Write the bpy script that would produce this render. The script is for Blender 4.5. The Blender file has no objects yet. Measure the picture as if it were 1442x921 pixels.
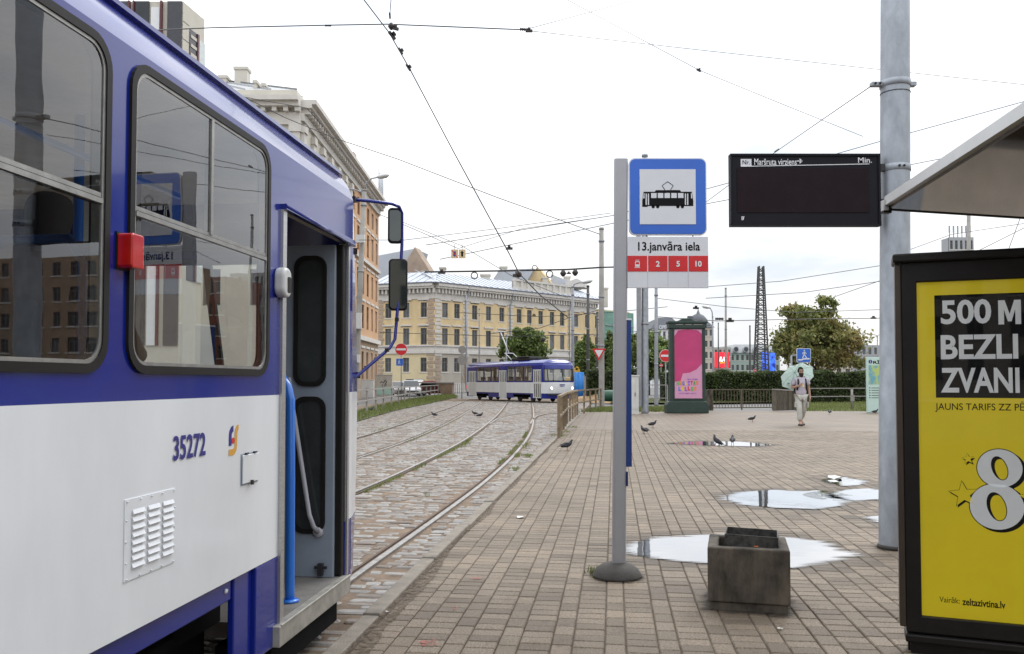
import bpy, math, random
import numpy as np
from mathutils import Vector, Matrix
random.seed(7); RNG = np.random.default_rng(11)
SC = bpy.context.scene; COL = SC.collection
V = Vector; R = math.radians; PI = math.pi

# ---------------------------------------------------------------- camera, sky, sun, exposure
F = 1200.0; CX = 721.0; PITCH = R(2); HOR = 537.0; EYE = 1.4; CYP = HOR - F*math.tan(PITCH)
cd = bpy.data.cameras.new('camera'); cam = bpy.data.objects.new('camera', cd); COL.objects.link(cam)
cd.sensor_width = 36; cd.lens = 36*F/1442; cd.shift_y = (CYP-460.5)/1442
cd.clip_start = 0.05; cd.clip_end = 3000
cam.location = (0, 0, EYE); cam.rotation_euler = (R(90)+PITCH, 0, 0); SC.camera = cam

SUN_EL, SUN_AZ = R(48), R(35)            # high behind the cloud deck, ahead and to the right
SKYH = 6.3                               # horizon radiance (x background strength 0.1)
w = bpy.data.worlds.new('World'); SC.world = w; w.use_nodes = True
nt = w.node_tree; nt.nodes.clear(); N = nt.nodes.new; L = nt.links.new
out = N('ShaderNodeOutputWorld'); bg = N('ShaderNodeBackground'); bg.inputs['Strength'].default_value = 0.1
sky = N('ShaderNodeTexSky'); sky.sky_type = 'NISHITA'; sky.sun_disc = False
sky.sun_elevation = SUN_EL; sky.sun_rotation = SUN_AZ; sky.air_density = 1.0; sky.dust_density = 3.0
# overcast deck: luminance of a standard overcast sky (zenith three times the horizon) broken by soft cloud, over the clear-sky base
tc = N('ShaderNodeTexCoord'); mp = N('ShaderNodeMapping'); mp.inputs['Scale'].default_value = (1.3, 1.3, 4.0)
nz = N('ShaderNodeTexNoise'); nz.inputs['Scale'].default_value = 2.6; nz.inputs['Detail'].default_value = 7; nz.inputs['Roughness'].default_value = 0.55
cr = N('ShaderNodeValToRGB'); cr.color_ramp.elements[0].position = 0.34; cr.color_ramp.elements[1].position = 0.62
cr.color_ramp.elements[0].color = (.70, .77, .86, 1); cr.color_ramp.elements[1].color = (1.12, 1.12, 1.12, 1)
sx_ = N('ShaderNodeSeparateXYZ'); ma_ = N('ShaderNodeMath'); ma_.operation = 'MULTIPLY_ADD'; ma_.use_clamp = False; ma_.inputs[1].default_value = 2*SKYH; ma_.inputs[2].default_value = SKYH
mc_ = N('ShaderNodeMath'); mc_.operation = 'MAXIMUM'; mc_.inputs[1].default_value = 0.0
mul = N('ShaderNodeVectorMath'); mul.operation = 'SCALE'
mx = N('ShaderNodeMixRGB'); mx.inputs[0].default_value = 0.93
L(tc.outputs['Generated'], mp.inputs['Vector']); L(mp.outputs[0], nz.inputs['Vector']); L(nz.outputs['Fac'], cr.inputs[0])
L(tc.outputs['Generated'], sx_.inputs[0]); L(sx_.outputs['Z'], mc_.inputs[0]); L(mc_.outputs[0], ma_.inputs[0])
L(cr.outputs[0], mul.inputs[0]); L(ma_.outputs[0], mul.inputs['Scale'])
L(sky.outputs[0], mx.inputs[1]); L(mul.outputs[0], mx.inputs[2]); L(mx.outputs[0], bg.inputs['Color']); L(bg.outputs[0], out.inputs['Surface'])

sd = bpy.data.lights.new('sun', 'SUN'); sd.energy = 0.9; sd.angle = R(25); sd.color = (1, 0.97, 0.93)
sun = bpy.data.objects.new('sun', sd); COL.objects.link(sun)
sdir = V((math.sin(SUN_AZ)*math.cos(SUN_EL), math.cos(SUN_AZ)*math.cos(SUN_EL), math.sin(SUN_EL)))
sun.rotation_euler = (-sdir).to_track_quat('-Z', 'Y').to_euler(); sun.location = (0, 0, 60)
SC.view_settings.view_transform = 'Standard'; SC.view_settings.look = 'None'
SC.view_settings.exposure = 0.5; SC.view_settings.gamma = 1.0
SC.cycles.max_bounces = 8; SC.cycles.transparent_max_bounces = 16; SC.cycles.glossy_bounces = 4
SC.cycles.caustics_reflective = False; SC.cycles.caustics_refractive = False

# ---------------------------------------------------------------- from pixels of the survey to places
_k = math.hypot(.119, 1); D = V((.119/_k, 1/_k, 0)); E = V((1/_k, -.119/_k, 0)); UP = V((0, 0, 1))
DANG = math.atan2(D.y, D.x)
def ray(x, y):
    u = (x-CX)/F; v = -(y-CYP)/F
    return V((u, math.cos(PITCH)-v*math.sin(PITCH), math.sin(PITCH)+v*math.cos(PITCH)))
def at(x, y, Y):
    r = ray(x, y); t = Y/r.y; return V((r.x*t, Y, EYE+r.z*t))
def G(x, y, z=0.0):
    r = ray(x, y); t = (z-EYE)/r.z; return V((r.x*t, r.y*t, z))
def sl(s, l, z=0.0):                      # along the platform / across it
    return D*s + E*l + V((0, 0, z))
def px(p):                                # where a place lands in the picture
    c, s = math.cos(PITCH), math.sin(PITCH); y = p[1]*c+(p[2]-EYE)*s; z = -p[1]*s+(p[2]-EYE)*c
    return (CX+F*p[0]/y, CYP-F*z/y) if y > .01 else (-9999, 0)

# ---------------------------------------------------------------- mesh helpers
LOC = {}
class MB:
    def __init__(s): s.v = []; s.f = []; s.m = []; s.s = []
    def add(s, vs, fs, mi=0, sm=False):
        o = len(s.v); s.v += [tuple(p) for p in vs]
        for f in fs: s.f.append(tuple(i+o for i in f)); s.m.append(mi); s.s.append(sm)
        return s
    def box(s, x0, x1, y0, y1, z0, z1, mi=0):
        return s.add([(x0,y0,z0),(x1,y0,z0),(x1,y1,z0),(x0,y1,z0),(x0,y0,z1),(x1,y0,z1),(x1,y1,z1),(x0,y1,z1)],
                     [(0,3,2,1),(4,5,6,7),(0,1,5,4),(1,2,6,5),(2,3,7,6),(3,0,4,7)], mi)
    def ob(s, c, ax, ay, az, mi=0):       # oriented box: centre and half axes
        c, ax, ay, az = V(c), V(ax), V(ay), V(az)
        P = [c+a*ax+b*ay+g*az for g in (-1, 1) for a, b in ((-1,-1),(1,-1),(1,1),(-1,1))]
        return s.add(P, [(0,3,2,1),(4,5,6,7),(0,1,5,4),(1,2,6,5),(2,3,7,6),(3,0,4,7)], mi)
    def bar(s, p, q, w, h, mi=0, up=UP):
        p, q = V(p), V(q); a = (q-p); n = a.normalized()
        x = n.cross(V(up)); x = x.normalized() if x.length > 1e-4 else n.orthogonal().normalized()
        return s.ob((p+q)/2, a/2, x*w/2, x.cross(n)*h/2, mi)
    def tube(s, pts, r, n=8, mi=0, cap=True, sm=True):
        pts = [V(p) for p in pts]; m = len(pts); rs = r if isinstance(r, (list, tuple)) else [r]*m
        vs = []; ref = None
        for i, p in enumerate(pts):
            t = (pts[min(i+1, m-1)]-pts[max(i-1, 0)]).normalized()
            if ref is None: ref = t.orthogonal().normalized()
            ref = (ref-t*ref.dot(t)); ref = ref.normalized() if ref.length > 1e-5 else t.orthogonal().normalized()
            b = t.cross(ref)
            vs += [p+(ref*math.cos(2*PI*j/n)+b*math.sin(2*PI*j/n))*rs[i] for j in range(n)]
        fs = [(i*n+j, i*n+(j+1) % n, (i+1)*n+(j+1) % n, (i+1)*n+j) for i in range(m-1) for j in range(n)]
        s.add(vs, fs, mi, sm)
        if cap:
            o = len(s.v)-len(vs)
            s.f += [tuple(o+j for j in reversed(range(n))), tuple(o+(m-1)*n+j for j in range(n))]; s.m += [mi]*2; s.s += [False]*2
        return s
    def lathe(s, prof, c=(0,0,0), n=16, mi=0, sm=True, ax=(V((1,0,0)), V((0,1,0)), UP)):
        c = V(c); vs = [c+ax[0]*(r*math.cos(2*PI*j/n))+ax[1]*(r*math.sin(2*PI*j/n))+ax[2]*z for r, z in prof for j in range(n)]
        m = len(prof)
        fs = [(i*n+j, i*n+(j+1) % n, (i+1)*n+(j+1) % n, (i+1)*n+j) for i in range(m-1) for j in range(n)]
        fs += [tuple(reversed(range(n))), tuple((m-1)*n+j for j in range(n))]
        return s.add(vs, fs, mi, sm)
    def ext(s, poly, o, U, W, d, mi=0, sm=False):    # polygon in the U,W plane pushed along U x W by d
        o, U, W = V(o), V(U), V(W); nn = U.cross(W).normalized()
        a = [o+U*p[0]+W*p[1] for p in poly]; b = [p+nn*d for p in a]; n = len(poly)
        s.add(a+b, [tuple(reversed(range(n))), tuple(range(n, 2*n))], mi)
        o2 = len(s.v)-2*n
        for i in range(n): s.f.append((o2+i, o2+(i+1) % n, o2+n+(i+1) % n, o2+n+i)); s.m.append(mi); s.s.append(sm)
        return s
    def ring(s, a, b, o, U, W, d0, d1, mi=0):       # frame between outline a (outer) and b (inner), same count
        o, U, W = V(o), V(U), V(W); nn = U.cross(W).normalized(); n = len(a)
        P = [o+U*p[0]+W*p[1]+nn*d for d in (d0, d1) for q in (a, b) for p in q]
        fs = []
        for i in range(n):
            j = (i+1) % n
            fs += [(2*n+i, 2*n+j, 3*n+j, 3*n+i), (i, n+i, n+j, j), (i, j, 2*n+j, 2*n+i), (n+i, 3*n+i, 3*n+j, n+j)]
        return s.add(P, fs, mi)
    def mesh(s, name, mats, off=None):
        me = bpy.data.meshes.new(name)
        vs = [(a-off[0], b-off[1], c-off[2]) for a, b, c in s.v] if off is not None else s.v
        me.from_pydata(vs, [], s.f)
        for m in (mats if isinstance(mats, (list, tuple)) else [mats]): me.materials.append(m)
        if any(s.m): me.polygons.foreach_set('material_index', s.m)
        me.polygons.foreach_set('use_smooth', s.s)
        return me
    def build(s, name, mats, parent=None, bev=0, world=False, seg=2, **k):
        off = LOC.get(parent.name) if (parent is not None and world) else None
        return obj(name, s.mesh(name, mats, off), parent, bev, seg, **k)
def tag(o, label=None, cat=None, group=None, kind=None):
    if label: o['label'] = label
    if cat: o['category'] = cat
    if group: o['group'] = group
    if kind: o['kind'] = kind
    return o
def obj(name, me, parent=None, bev=0, seg=2, loc=None, rot=None, label=None, cat=None, group=None, kind=None):
    o = bpy.data.objects.new(name, me); COL.objects.link(o)
    if parent is not None:
        o.parent = parent; LOC[o.name] = LOC.get(parent.name, V((0,0,0)))
    if loc is not None: o.location = loc
    if rot is not None: o.rotation_euler = rot
    if bev:
        b = o.modifiers.new('bevel', 'BEVEL'); b.width = bev; b.segments = seg; b.limit_method = 'ANGLE'
    return tag(o, label, cat, group, kind)
def thing(name, label, cat, loc=(0,0,0), rz=0, group=None):
    o = bpy.data.objects.new(name, None); COL.objects.link(o); o.empty_display_size = .2
    o.location = loc; o.rotation_euler = (0, 0, rz); LOC[o.name] = V(loc)
    return tag(o, label, cat, group)
def copy_tree(o, parent=None):
    c = o.copy(); COL.objects.link(c)
    if parent is not None: c.parent = parent
    for ch in list(o.children): copy_tree(ch, c)
    return c
def rrect(x0, x1, y0, y1, r, n=6):       # rounded outline, anticlockwise
    P = []
    for cx, cy, a in ((x1-r, y1-r, 0), (x0+r, y1-r, 90), (x0+r, y0+r, 180), (x1-r, y0+r, 270)):
        for i in range(n+1):
            t = R(a+90*i/n); P.append((cx+r*math.cos(t), cy+r*math.sin(t)))
    return P
def np_mesh(name, verts, faces, mats, attr=None, smooth=False):
    me = bpy.data.meshes.new(name); verts = np.asarray(verts, np.float32); faces = np.asarray(faces, np.int32)
    nf, k = faces.shape
    me.vertices.add(len(verts)); me.vertices.foreach_set('co', verts.ravel())
    me.loops.add(nf*k); me.loops.foreach_set('vertex_index', faces.ravel())
    me.polygons.add(nf); me.polygons.foreach_set('loop_start', np.arange(0, nf*k, k, dtype=np.int32))
    me.polygons.foreach_set('use_smooth', np.full(nf, smooth))
    if attr is not None:
        a = me.attributes.new('tone', 'FLOAT', 'FACE'); a.data.foreach_set('value', np.asarray(attr, np.float32))
    me.update(calc_edges=True); me.validate()
    for m in (mats if isinstance(mats, (list, tuple)) else [mats]): me.materials.append(m)
    return me

# ---------------------------------------------------------------- materials
MATS = {}
def M(name, col, rough=.6, metal=0, var=.12, scale=6, bump=0, bscale=60, coat=0, spec=.5, col2=None, stretch=(1,1,1), tone=None, emit=0, contrast=(.3, .7), pos=False):
    m = bpy.data.materials.new(name); m.use_nodes = True; t = m.node_tree; n = t.nodes; b = n['Principled BSDF']
    b.inputs['Roughness'].default_value = rough; b.inputs['Metallic'].default_value = metal
    b.inputs['Specular IOR Level'].default_value = spec; b.inputs['Coat Weight'].default_value = coat; b.inputs['Coat Roughness'].default_value = .06
    tcx = n.new('ShaderNodeTexCoord'); mpp = n.new('ShaderNodeMapping'); mpp.inputs['Scale'].default_value = stretch
    if pos: t.links.new(n.new('ShaderNodeNewGeometry').outputs['Position'], mpp.inputs['Vector'])
    else: t.links.new(tcx.outputs['Object'], mpp.inputs['Vector'])
    c1 = tuple(c*(1-var) for c in col); c2 = tuple(min(1, c*(1+var)) for c in col) if col2 is None else col2
    noi = n.new('ShaderNodeTexNoise'); noi.inputs['Scale'].default_value = scale; noi.inputs['Detail'].default_value = 6; noi.inputs['Roughness'].default_value = .62
    t.links.new(mpp.outputs[0], noi.inputs['Vector'])
    ra = n.new('ShaderNodeValToRGB'); ra.color_ramp.elements[0].position = contrast[0]; ra.color_ramp.elements[1].position = contrast[1]
    ra.color_ramp.elements[0].color = (*c1, 1); ra.color_ramp.elements[1].color = (*c2, 1)
    t.links.new(noi.outputs['Fac'], ra.inputs[0]); last = ra.outputs[0]
    if tone is not None:                  # piece-to-piece variation: tone = (source, amount, ramp colours or None)
        src, amt, cols = tone
        if src == 'attr': s_ = n.new('ShaderNodeAttribute'); s_.attribute_name = 'tone'; so = s_.outputs['Fac']
        else: s_ = n.new('ShaderNodeObjectInfo'); so = s_.outputs['Random']
        r2 = n.new('ShaderNodeValToRGB'); r2.color_ramp.interpolation = 'CONSTANT' if cols and len(cols) > 3 else 'LINEAR'
        cols = cols or [(1-amt,)*3, (1+amt,)*3]
        el = r2.color_ramp.elements
        while len(el) < len(cols): el.new(.5)
        for i, c in enumerate(cols): el[i].position = i/len(cols) if len(cols) > 3 else i/(len(cols)-1); el[i].color = (*c, 1)
        mm = n.new('ShaderNodeMixRGB'); mm.blend_type = 'MULTIPLY'; mm.inputs[0].default_value = 1
        t.links.new(so, r2.inputs[0]); t.links.new(last, mm.inputs[1]); t.links.new(r2.outputs[0], mm.inputs[2]); last = mm.outputs[0]
    t.links.new(last, b.inputs['Base Color'])
    if emit: t.links.new(last, b.inputs['Emission Color']); b.inputs['Emission Strength'].default_value = emit
    if bump:
        n2 = n.new('ShaderNodeTexNoise'); n2.inputs['Scale'].default_value = bscale; n2.inputs['Detail'].default_value = 4
        bp = n.new('ShaderNodeBump'); bp.inputs['Strength'].default_value = bump; bp.inputs['Distance'].default_value = .01
        t.links.new(mpp.outputs[0], n2.inputs['Vector']); t.links.new(n2.outputs['Fac'], bp.inputs['Height']); t.links.new(bp.outputs[0], b.inputs['Normal'])
    MATS[name] = m; return m
def glassy(name, ior, tint, rough=.0, wob=0, wscale=3, gain=1.0):     # thin pane: clear through, Fresnel off its face
    m = bpy.data.materials.new(name); m.use_nodes = True; t = m.node_tree; n = t.nodes; n.clear()
    o = n.new('ShaderNodeOutputMaterial'); mi = n.new('ShaderNodeMixShader'); tr = n.new('ShaderNodeBsdfTransparent'); gl = n.new('ShaderNodeBsdfGlossy'); fr = n.new('ShaderNodeFresnel')
    tr.inputs[0].default_value = (*tint, 1); gl.inputs['Roughness'].default_value = rough; gl.inputs[0].default_value = (.97, .98, 1, 1); fr.inputs[0].default_value = ior
    fac = fr.outputs[0]
    if gain != 1:
        mu = n.new('ShaderNodeMath'); mu.operation = 'MULTIPLY'; mu.use_clamp = True; mu.inputs[1].default_value = gain
        t.links.new(fr.outputs[0], mu.inputs[0]); fac = mu.outputs[0]
    t.links.new(fac, mi.inputs[0]); t.links.new(tr.outputs[0], mi.inputs[1]); t.links.new(gl.outputs[0], mi.inputs[2]); t.links.new(mi.outputs[0], o.inputs[0])
    if wob:
        tcx = n.new('ShaderNodeTexCoord'); n2 = n.new('ShaderNodeTexNoise'); n2.inputs['Scale'].default_value = wscale
        bp = n.new('ShaderNodeBump'); bp.inputs['Strength'].default_value = wob; bp.inputs['Distance'].default_value = .02
        t.links.new(tcx.outputs['Object'], n2.inputs['Vector']); t.links.new(n2.outputs['Fac'], bp.inputs['Height']); t.links.new(bp.outputs[0], gl.inputs['Normal'])
    MATS[name] = m; return m

TRAM_BLUE = M('tram_blue', (.006, .017, .21), .2, var=.08, scale=2, coat=.45, spec=.4, bump=.03, bscale=2.5)
TRAM_WHITE = M('tram_white', (.70, .72, .75), .3, var=.075, scale=2.2, coat=.3, bump=.03, bscale=3, stretch=(1,1,.35))
RUBBER = M('black_rubber', (.014, .013, .012), .5, var=.2, spec=.2)
ALU = M('aluminium', (.52, .52, .52), .35, metal=.85, var=.12, scale=20, stretch=(1,1,8))
TFRAME = M('window_frame_metal', (.30, .295, .28), .4, metal=.6, var=.2, scale=20)
DARKMETAL = M('dark_metal', (.03, .03, .032), .5, metal=.3)
BLACKGAP = M('underframe_black', (.008, .008, .009), .8, var=.3, spec=.1)
BLUERAIL = M('blue_handrail', (.02, .16, .62), .3, coat=.4, var=.05)
GREYDOOR = M('door_grey', (.25, .29, .35), .45, var=.08)
GREYTUBE = M('grey_tube', (.38, .38, .42), .35, var=.05)
INTERIOR = M('tram_interior', (.66, .67, .65), .6, var=.08)
FLOORGREY = M('tram_floor', (.16, .15, .14), .8, var=.2, bump=.2)
STEPALU = M('step_metal', (.36, .345, .31), .5, metal=.4, var=.25, scale=14)
TGLASS = glassy('tram_glass', 1.6, (.88, .90, .89), wob=.035, wscale=2.2, gain=1.5)
DGLASS = glassy('door_glass', 1.6, (.35, .38, .38))
REDLAMP = M('red_lens', (.46, .010, .006), .25, coat=.5, var=.1, scale=30)
DECAL_BLUE = M('decal_blue', (.025, .02, .20), .4, var=.05)
DECAL_ORANGE = M('decal_orange', (.62, .33, .05), .4, var=.05)
DECAL_RED = M('decal_red', (.6, .02, .02), .4, var=.05)
WHITEPLASTIC = M('reader_plastic', (.55, .55, .54), .4, var=.05)
WHITEPAINT = M('white_paint', (.74, .74, .75), .4, var=.04)
SIGNBLUE = M('sign_blue', (.012, .115, .55), .3, var=.06, scale=3, coat=.2)
SIGNWHITE = M('sign_white', (.66, .67, .70), .35, var=.03)
SIGNRED = M('sign_red', (.60, .014, .018), .35, var=.08)
INK = M('print_black', (.010, .010, .011), .5, var=.1, spec=.08)
POSTGREY = M('post_silver', (.36, .36, .38), .38, metal=.35, var=.06, scale=3)
DEEPBLUE = M('board_blue', (.006, .035, .18), .35, var=.05)
GALV = M('galvanised', (.34, .365, .40), .5, metal=.35, var=.22, scale=9, stretch=(1,1,.5))
CASTDARK = M('cast_base', (.045, .040, .034), .75, var=.25, scale=12, bump=.3)
BINCONC = M('bin_concrete', (.085, .070, .053), .85, var=.65, scale=8, bump=.4, bscale=90, stretch=(1,1,.45), contrast=(.35,.68))
BINMETAL = M('bin_metal', (.06, .057, .053), .6, metal=.4, var=.7, scale=22)
LEDBLACK = M('led_panel', (.016, .009, .012), .45, var=.15, spec=.10)
LEDCASE = M('led_case', (.013, .013, .017), .45, var=.1, spec=.12)
LETTERWHITE = M('lettering_white', (.72, .72, .73), .5, var=.03)
AD_FRAME = M('shelter_frame', (.012, .010, .009), .42, var=.3, spec=.25)
AD_YELLOW = M('poster_yellow', (.82, .64, .010), .5, var=.06, scale=2, emit=.16)
AD_GREY = M('poster_grey', (.74, .76, .78), .5, var=.05, emit=.16)
ROOF_UNDER = M('shelter_soffit', (.085, .072, .056), .07, var=.15, spec=.5, scale=1.2)
PANE = glassy('clear_pane', 1.5, (.93, .95, .94), gain=1.3)
ADPANE = glassy('poster_pane', 1.35, (.95, .95, .94))
KERB = M('kerb_concrete', (.19, .165, .135), .8, var=.3, scale=7, bump=.4, bscale=70)
STEEL = M('rail_steel', (.34, .33, .315), .42, metal=.85, var=.3, scale=14)
RUST = M('rail_groove', (.075, .05, .036), .8, var=.35, scale=18)

def leafy(m, k=.35):                      # thin leaf or cloth: part of the light comes through
    t = m.node_tree; n = t.nodes; b = n['Principled BSDF']; o = [x for x in n if x.type == 'OUTPUT_MATERIAL'][0]; src = b.inputs['Base Color'].links[0].from_socket
    tl = n.new('ShaderNodeBsdfTranslucent'); mi = n.new('ShaderNodeMixShader'); mi.inputs[0].default_value = k
    t.links.new(src, tl.inputs[0]); t.links.new(b.outputs[0], mi.inputs[1]); t.links.new(tl.outputs[0], mi.inputs[2]); t.links.new(mi.outputs[0], o.inputs[0]); return m
def worn(m, scale=70, lo=.45, hi=.6):     # paint rubbed off in specks
    t = m.node_tree; n = t.nodes; b = n['Principled BSDF']; geo = n.new('ShaderNodeNewGeometry'); z = n.new('ShaderNodeTexNoise'); z.inputs['Scale'].default_value = scale; z.inputs['Detail'].default_value = 5
    r = n.new('ShaderNodeValToRGB'); r.color_ramp.elements[0].position = lo; r.color_ramp.elements[1].position = hi
    t.links.new(geo.outputs['Position'], z.inputs['Vector']); t.links.new(z.outputs['Fac'], r.inputs[0]); t.links.new(r.outputs[0], b.inputs['Alpha']); return m
# ---------------------------------------------------------------- figures are grown first (skinned skeletons evaluated to plain meshes)
def skin_mesh(name, nodes, edges, mat, sub=2):
    keys = list(nodes); me = bpy.data.meshes.new(name); me.from_pydata([nodes[k][0] for k in keys], [(keys.index(a), keys.index(b)) for a, b in edges], [])
    o = bpy.data.objects.new(name, me); COL.objects.link(o); sk = o.modifiers.new('skin', 'SKIN'); sk.use_smooth_shade = True
    for i, k in enumerate(keys):
        r = nodes[k][1]; me.skin_vertices[0].data[i].radius = r if isinstance(r, tuple) else (r, r); me.skin_vertices[0].data[i].use_root = (i == 0)
    s = o.modifiers.new('sub', 'SUBSURF'); s.levels = sub; s.render_levels = sub
    bpy.context.view_layer.update(); res = bpy.data.meshes.new_from_object(o.evaluated_get(bpy.context.evaluated_depsgraph_get()))
    bpy.data.objects.remove(o); res.name = name; res.materials.clear(); res.materials.append(mat)
    res.polygons.foreach_set('use_smooth', [True]*len(res.polygons)); return res
SKIN = M('skin', (.42, .25, .18), .55, var=.08); SHIRT = M('checked_shirt', (.50, .46, .54), .8, var=.12, scale=40); TROUSER = M('cargo_trousers', (.46, .45, .41), .85, var=.12, scale=12); HAIR = M('dark_hair', (.035, .018, .012), .7, var=.3); SHOE = M('sandal_brown', (.05, .035, .028), .6)
body_n = dict(pel=((0,0,.98),(.15,.11)), wai=((0,0,1.12),(.14,.10)), che=((0,-.01,1.34),(.17,.11)), upc=((0,0,1.47),(.12,.09)), nec=((0,0,1.56),.058), jaw=((0,-.025,1.645),(.068,.078)), bro=((0,-.012,1.735),(.078,.092)), cro=((0,0,1.795),(.06,.07)), nos=((0,-.125,1.675),.014),
    shR=((-.19,0,1.46),.062), elR=((-.29,.05,1.19),.046), wrR=((-.15,-.20,1.25),.032), haR=((-.10,-.255,1.29),(.036,.02)),
    shL=((.19,0,1.46),.062), elL=((.26,.04,1.18),.046), wrL=((.275,-.02,.93),.031), haL=((.27,-.04,.855),(.02,.038)),
    hiR=((-.095,0,.92),.085), knR=((-.09,-.13,.52),.058), anR=((-.085,-.13,.09),.040), toR=((-.09,-.29,.035),(.045,.03)),
    hiL=((.095,0,.92),.085), knL=((.095,.02,.53),.058), anL=((.09,.24,.19),.040), toL=((.09,.16,.045),(.045,.03)))
body_e = [('pel','wai'),('wai','che'),('che','upc'),('upc','nec'),('nec','jaw'),('jaw','bro'),('bro','cro'),('upc','shR'),('shR','elR'),('elR','wrR'),('wrR','haR'),('upc','shL'),('shL','elL'),('elL','wrL'),('wrL','haL'),('pel','hiR'),('hiR','knR'),('knR','anR'),('anR','toR'),('pel','hiL'),('hiL','knL'),('knL','anL'),('anL','toL'),('jaw','nos')]
for k in range(4):      # fingers: left hand hangs slightly curled, right hand closes round the handle
    y = -.075+.024*k; ln = (.062,.075,.072,.055)[k]
    body_n['f%da' % k] = ((.272, y, .80), .0105); body_n['f%db' % k] = ((.262, y, .80-ln*.6), .0095); body_n['f%dc' % k] = ((.245, y, .80-ln), .008); body_e += [('haL','f%da' % k), ('f%da' % k,'f%db' % k), ('f%db' % k,'f%dc' % k)]
    z = 1.265+.022*k
    body_n['g%da' % k] = ((-.075, -.29, z), .0105); body_n['g%db' % k] = ((-.045, -.30, z), .0095); body_n['g%dc' % k] = ((-.038, -.272, z), .008); body_e += [('haR','g%da' % k), ('g%da' % k,'g%db' % k), ('g%db' % k,'g%dc' % k)]
body_n['tha'] = ((.262,-.10,.86), .012); body_n['thb'] = ((.255,-.125,.82), .010); body_e += [('haL','tha'),('tha','thb')]
body_n['tra'] = ((-.085,-.245,1.335), .012); body_n['trb'] = ((-.055,-.262,1.355), .010); body_e += [('haR','tra'),('tra','trb')]
MAN_BODY = skin_mesh('body', body_n, body_e, SKIN)
MAN_SHIRT = skin_mesh('shirt', dict(a=((0,0,.93),(.185,.14)), b=((0,0,1.10),(.180,.135)), c=((0,-.01,1.33),(.20,.14)), d=((0,0,1.46),(.14,.115)), e=((0,.0,1.535),.078), sR=((-.195,0,1.46),.088), tR=((-.262,.03,1.27),.078), sL=((.195,0,1.46),.088), tL=((.245,.02,1.27),.078)),
    [('a','b'),('b','c'),('c','d'),('d','e'),('d','sR'),('sR','tR'),('d','sL'),('sL','tL')], SHIRT)
MAN_TROUSER = skin_mesh('trousers', dict(p=((0,0,.97),(.165,.13)), hR=((-.10,0,.90),.108), kR=((-.095,-.125,.52),.092), aR=((-.088,-.125,.13),.082), hL=((.10,0,.90),.108), kL=((.098,.025,.53),.090), aL=((.092,.22,.23),.080)),
    [('p','hR'),('hR','kR'),('kR','aR'),('p','hL'),('hL','kL'),('kL','aL')], TROUSER)
PIGEON_M = M('pigeon_slate', (.030, .031, .036), .6, var=.4, scale=25, col2=(.075,.075,.085), spec=.2)
PIG_BODY = skin_mesh('body', dict(t=((-.19,0,.115),(.012,.035)), r=((-.10,0,.125),(.045,.05)), b=((0,0,.14),(.075,.07)), c=((.075,0,.17),(.062,.062)), n=((.105,0,.225),.034), h=((.125,0,.268),.030), k=((.148,0,.266),.014)),
    [('b','r'),('r','t'),('b','c'),('c','n'),('n','h'),('h','k')], PIGEON_M, 1)
PAS_BODY = skin_mesh('passenger', dict(p=((0,0,0),(.16,.12)), c=((0,.02,.32),(.17,.12)), n=((.02,0,.52),.06), h=((.04,0,.64),.095), h2=((.05,0,.73),.08), sR=((.0,-.19,.42),.07), eR=((.16,-.24,.16),.055), wR=((.36,-.16,.14),.04), sL=((0,.19,.42),.07), eL=((.16,.24,.16),.055), wL=((.36,.14,.14),.04), k1=((.42,-.1,.0),.08), k2=((.42,.1,.0),.08), f1=((.44,-.1,-.40),.06), f2=((.44,.1,-.40),.06)),
    [('p','c'),('c','n'),('n','h'),('h','h2'),('c','sR'),('sR','eR'),('eR','wR'),('c','sL'),('sL','eL'),('eL','wL'),('p','k1'),('p','k2'),('k1','f1'),('k2','f2')], M('dark_jacket', (.06,.055,.055), .8))
# ---------------------------------------------------------------- lettering
def text_mesh(body, bold=0.0):
    cu = bpy.data.curves.new('lettering', 'FONT'); cu.body = body; cu.size = 1; cu.offset = bold; cu.resolution_u = 4
    o = bpy.data.objects.new('lettering', cu); me = bpy.data.meshes.new_from_object(o)
    bpy.data.objects.remove(o); bpy.data.curves.remove(cu); return me
def text(parent, body, mat, o, U, W, w=None, h=None, bold=0.0, lift=0.002, align='l', slant=0, name='lettering', world=False):
    """letters fitted to width w and height h, lower left corner at o, running along U with W up"""
    me = text_mesh(body, bold); n = len(me.vertices); a = np.empty(n*3, np.float32); me.vertices.foreach_get('co', a); a = a.reshape(-1, 3)
    x0, x1, y0, y1 = a[:,0].min(), a[:,0].max(), a[:,1].min(), a[:,1].max()
    if h is None: h = w*(y1-y0)/(x1-x0)
    if w is None: w = h*(x1-x0)/(y1-y0)
    X = (a[:,0]-x0)/(x1-x0)*w; Y = (a[:,1]-y0)/(y1-y0)*h; X = X+slant*Y
    if align == 'c': X -= w/2
    o, U, W = np.array(o), np.array(V(U).normalized()), np.array(V(W).normalized()); nn = np.cross(U, W)
    P = o+np.outer(X, U)+np.outer(Y, W)+nn*lift
    if world and parent is not None: P = P-np.array(LOC[parent.name])
    me.vertices.foreach_set('co', P.astype(np.float32).ravel()); me.materials.clear(); me.materials.append(mat); me.update()
    return obj(name, me, parent)

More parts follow.
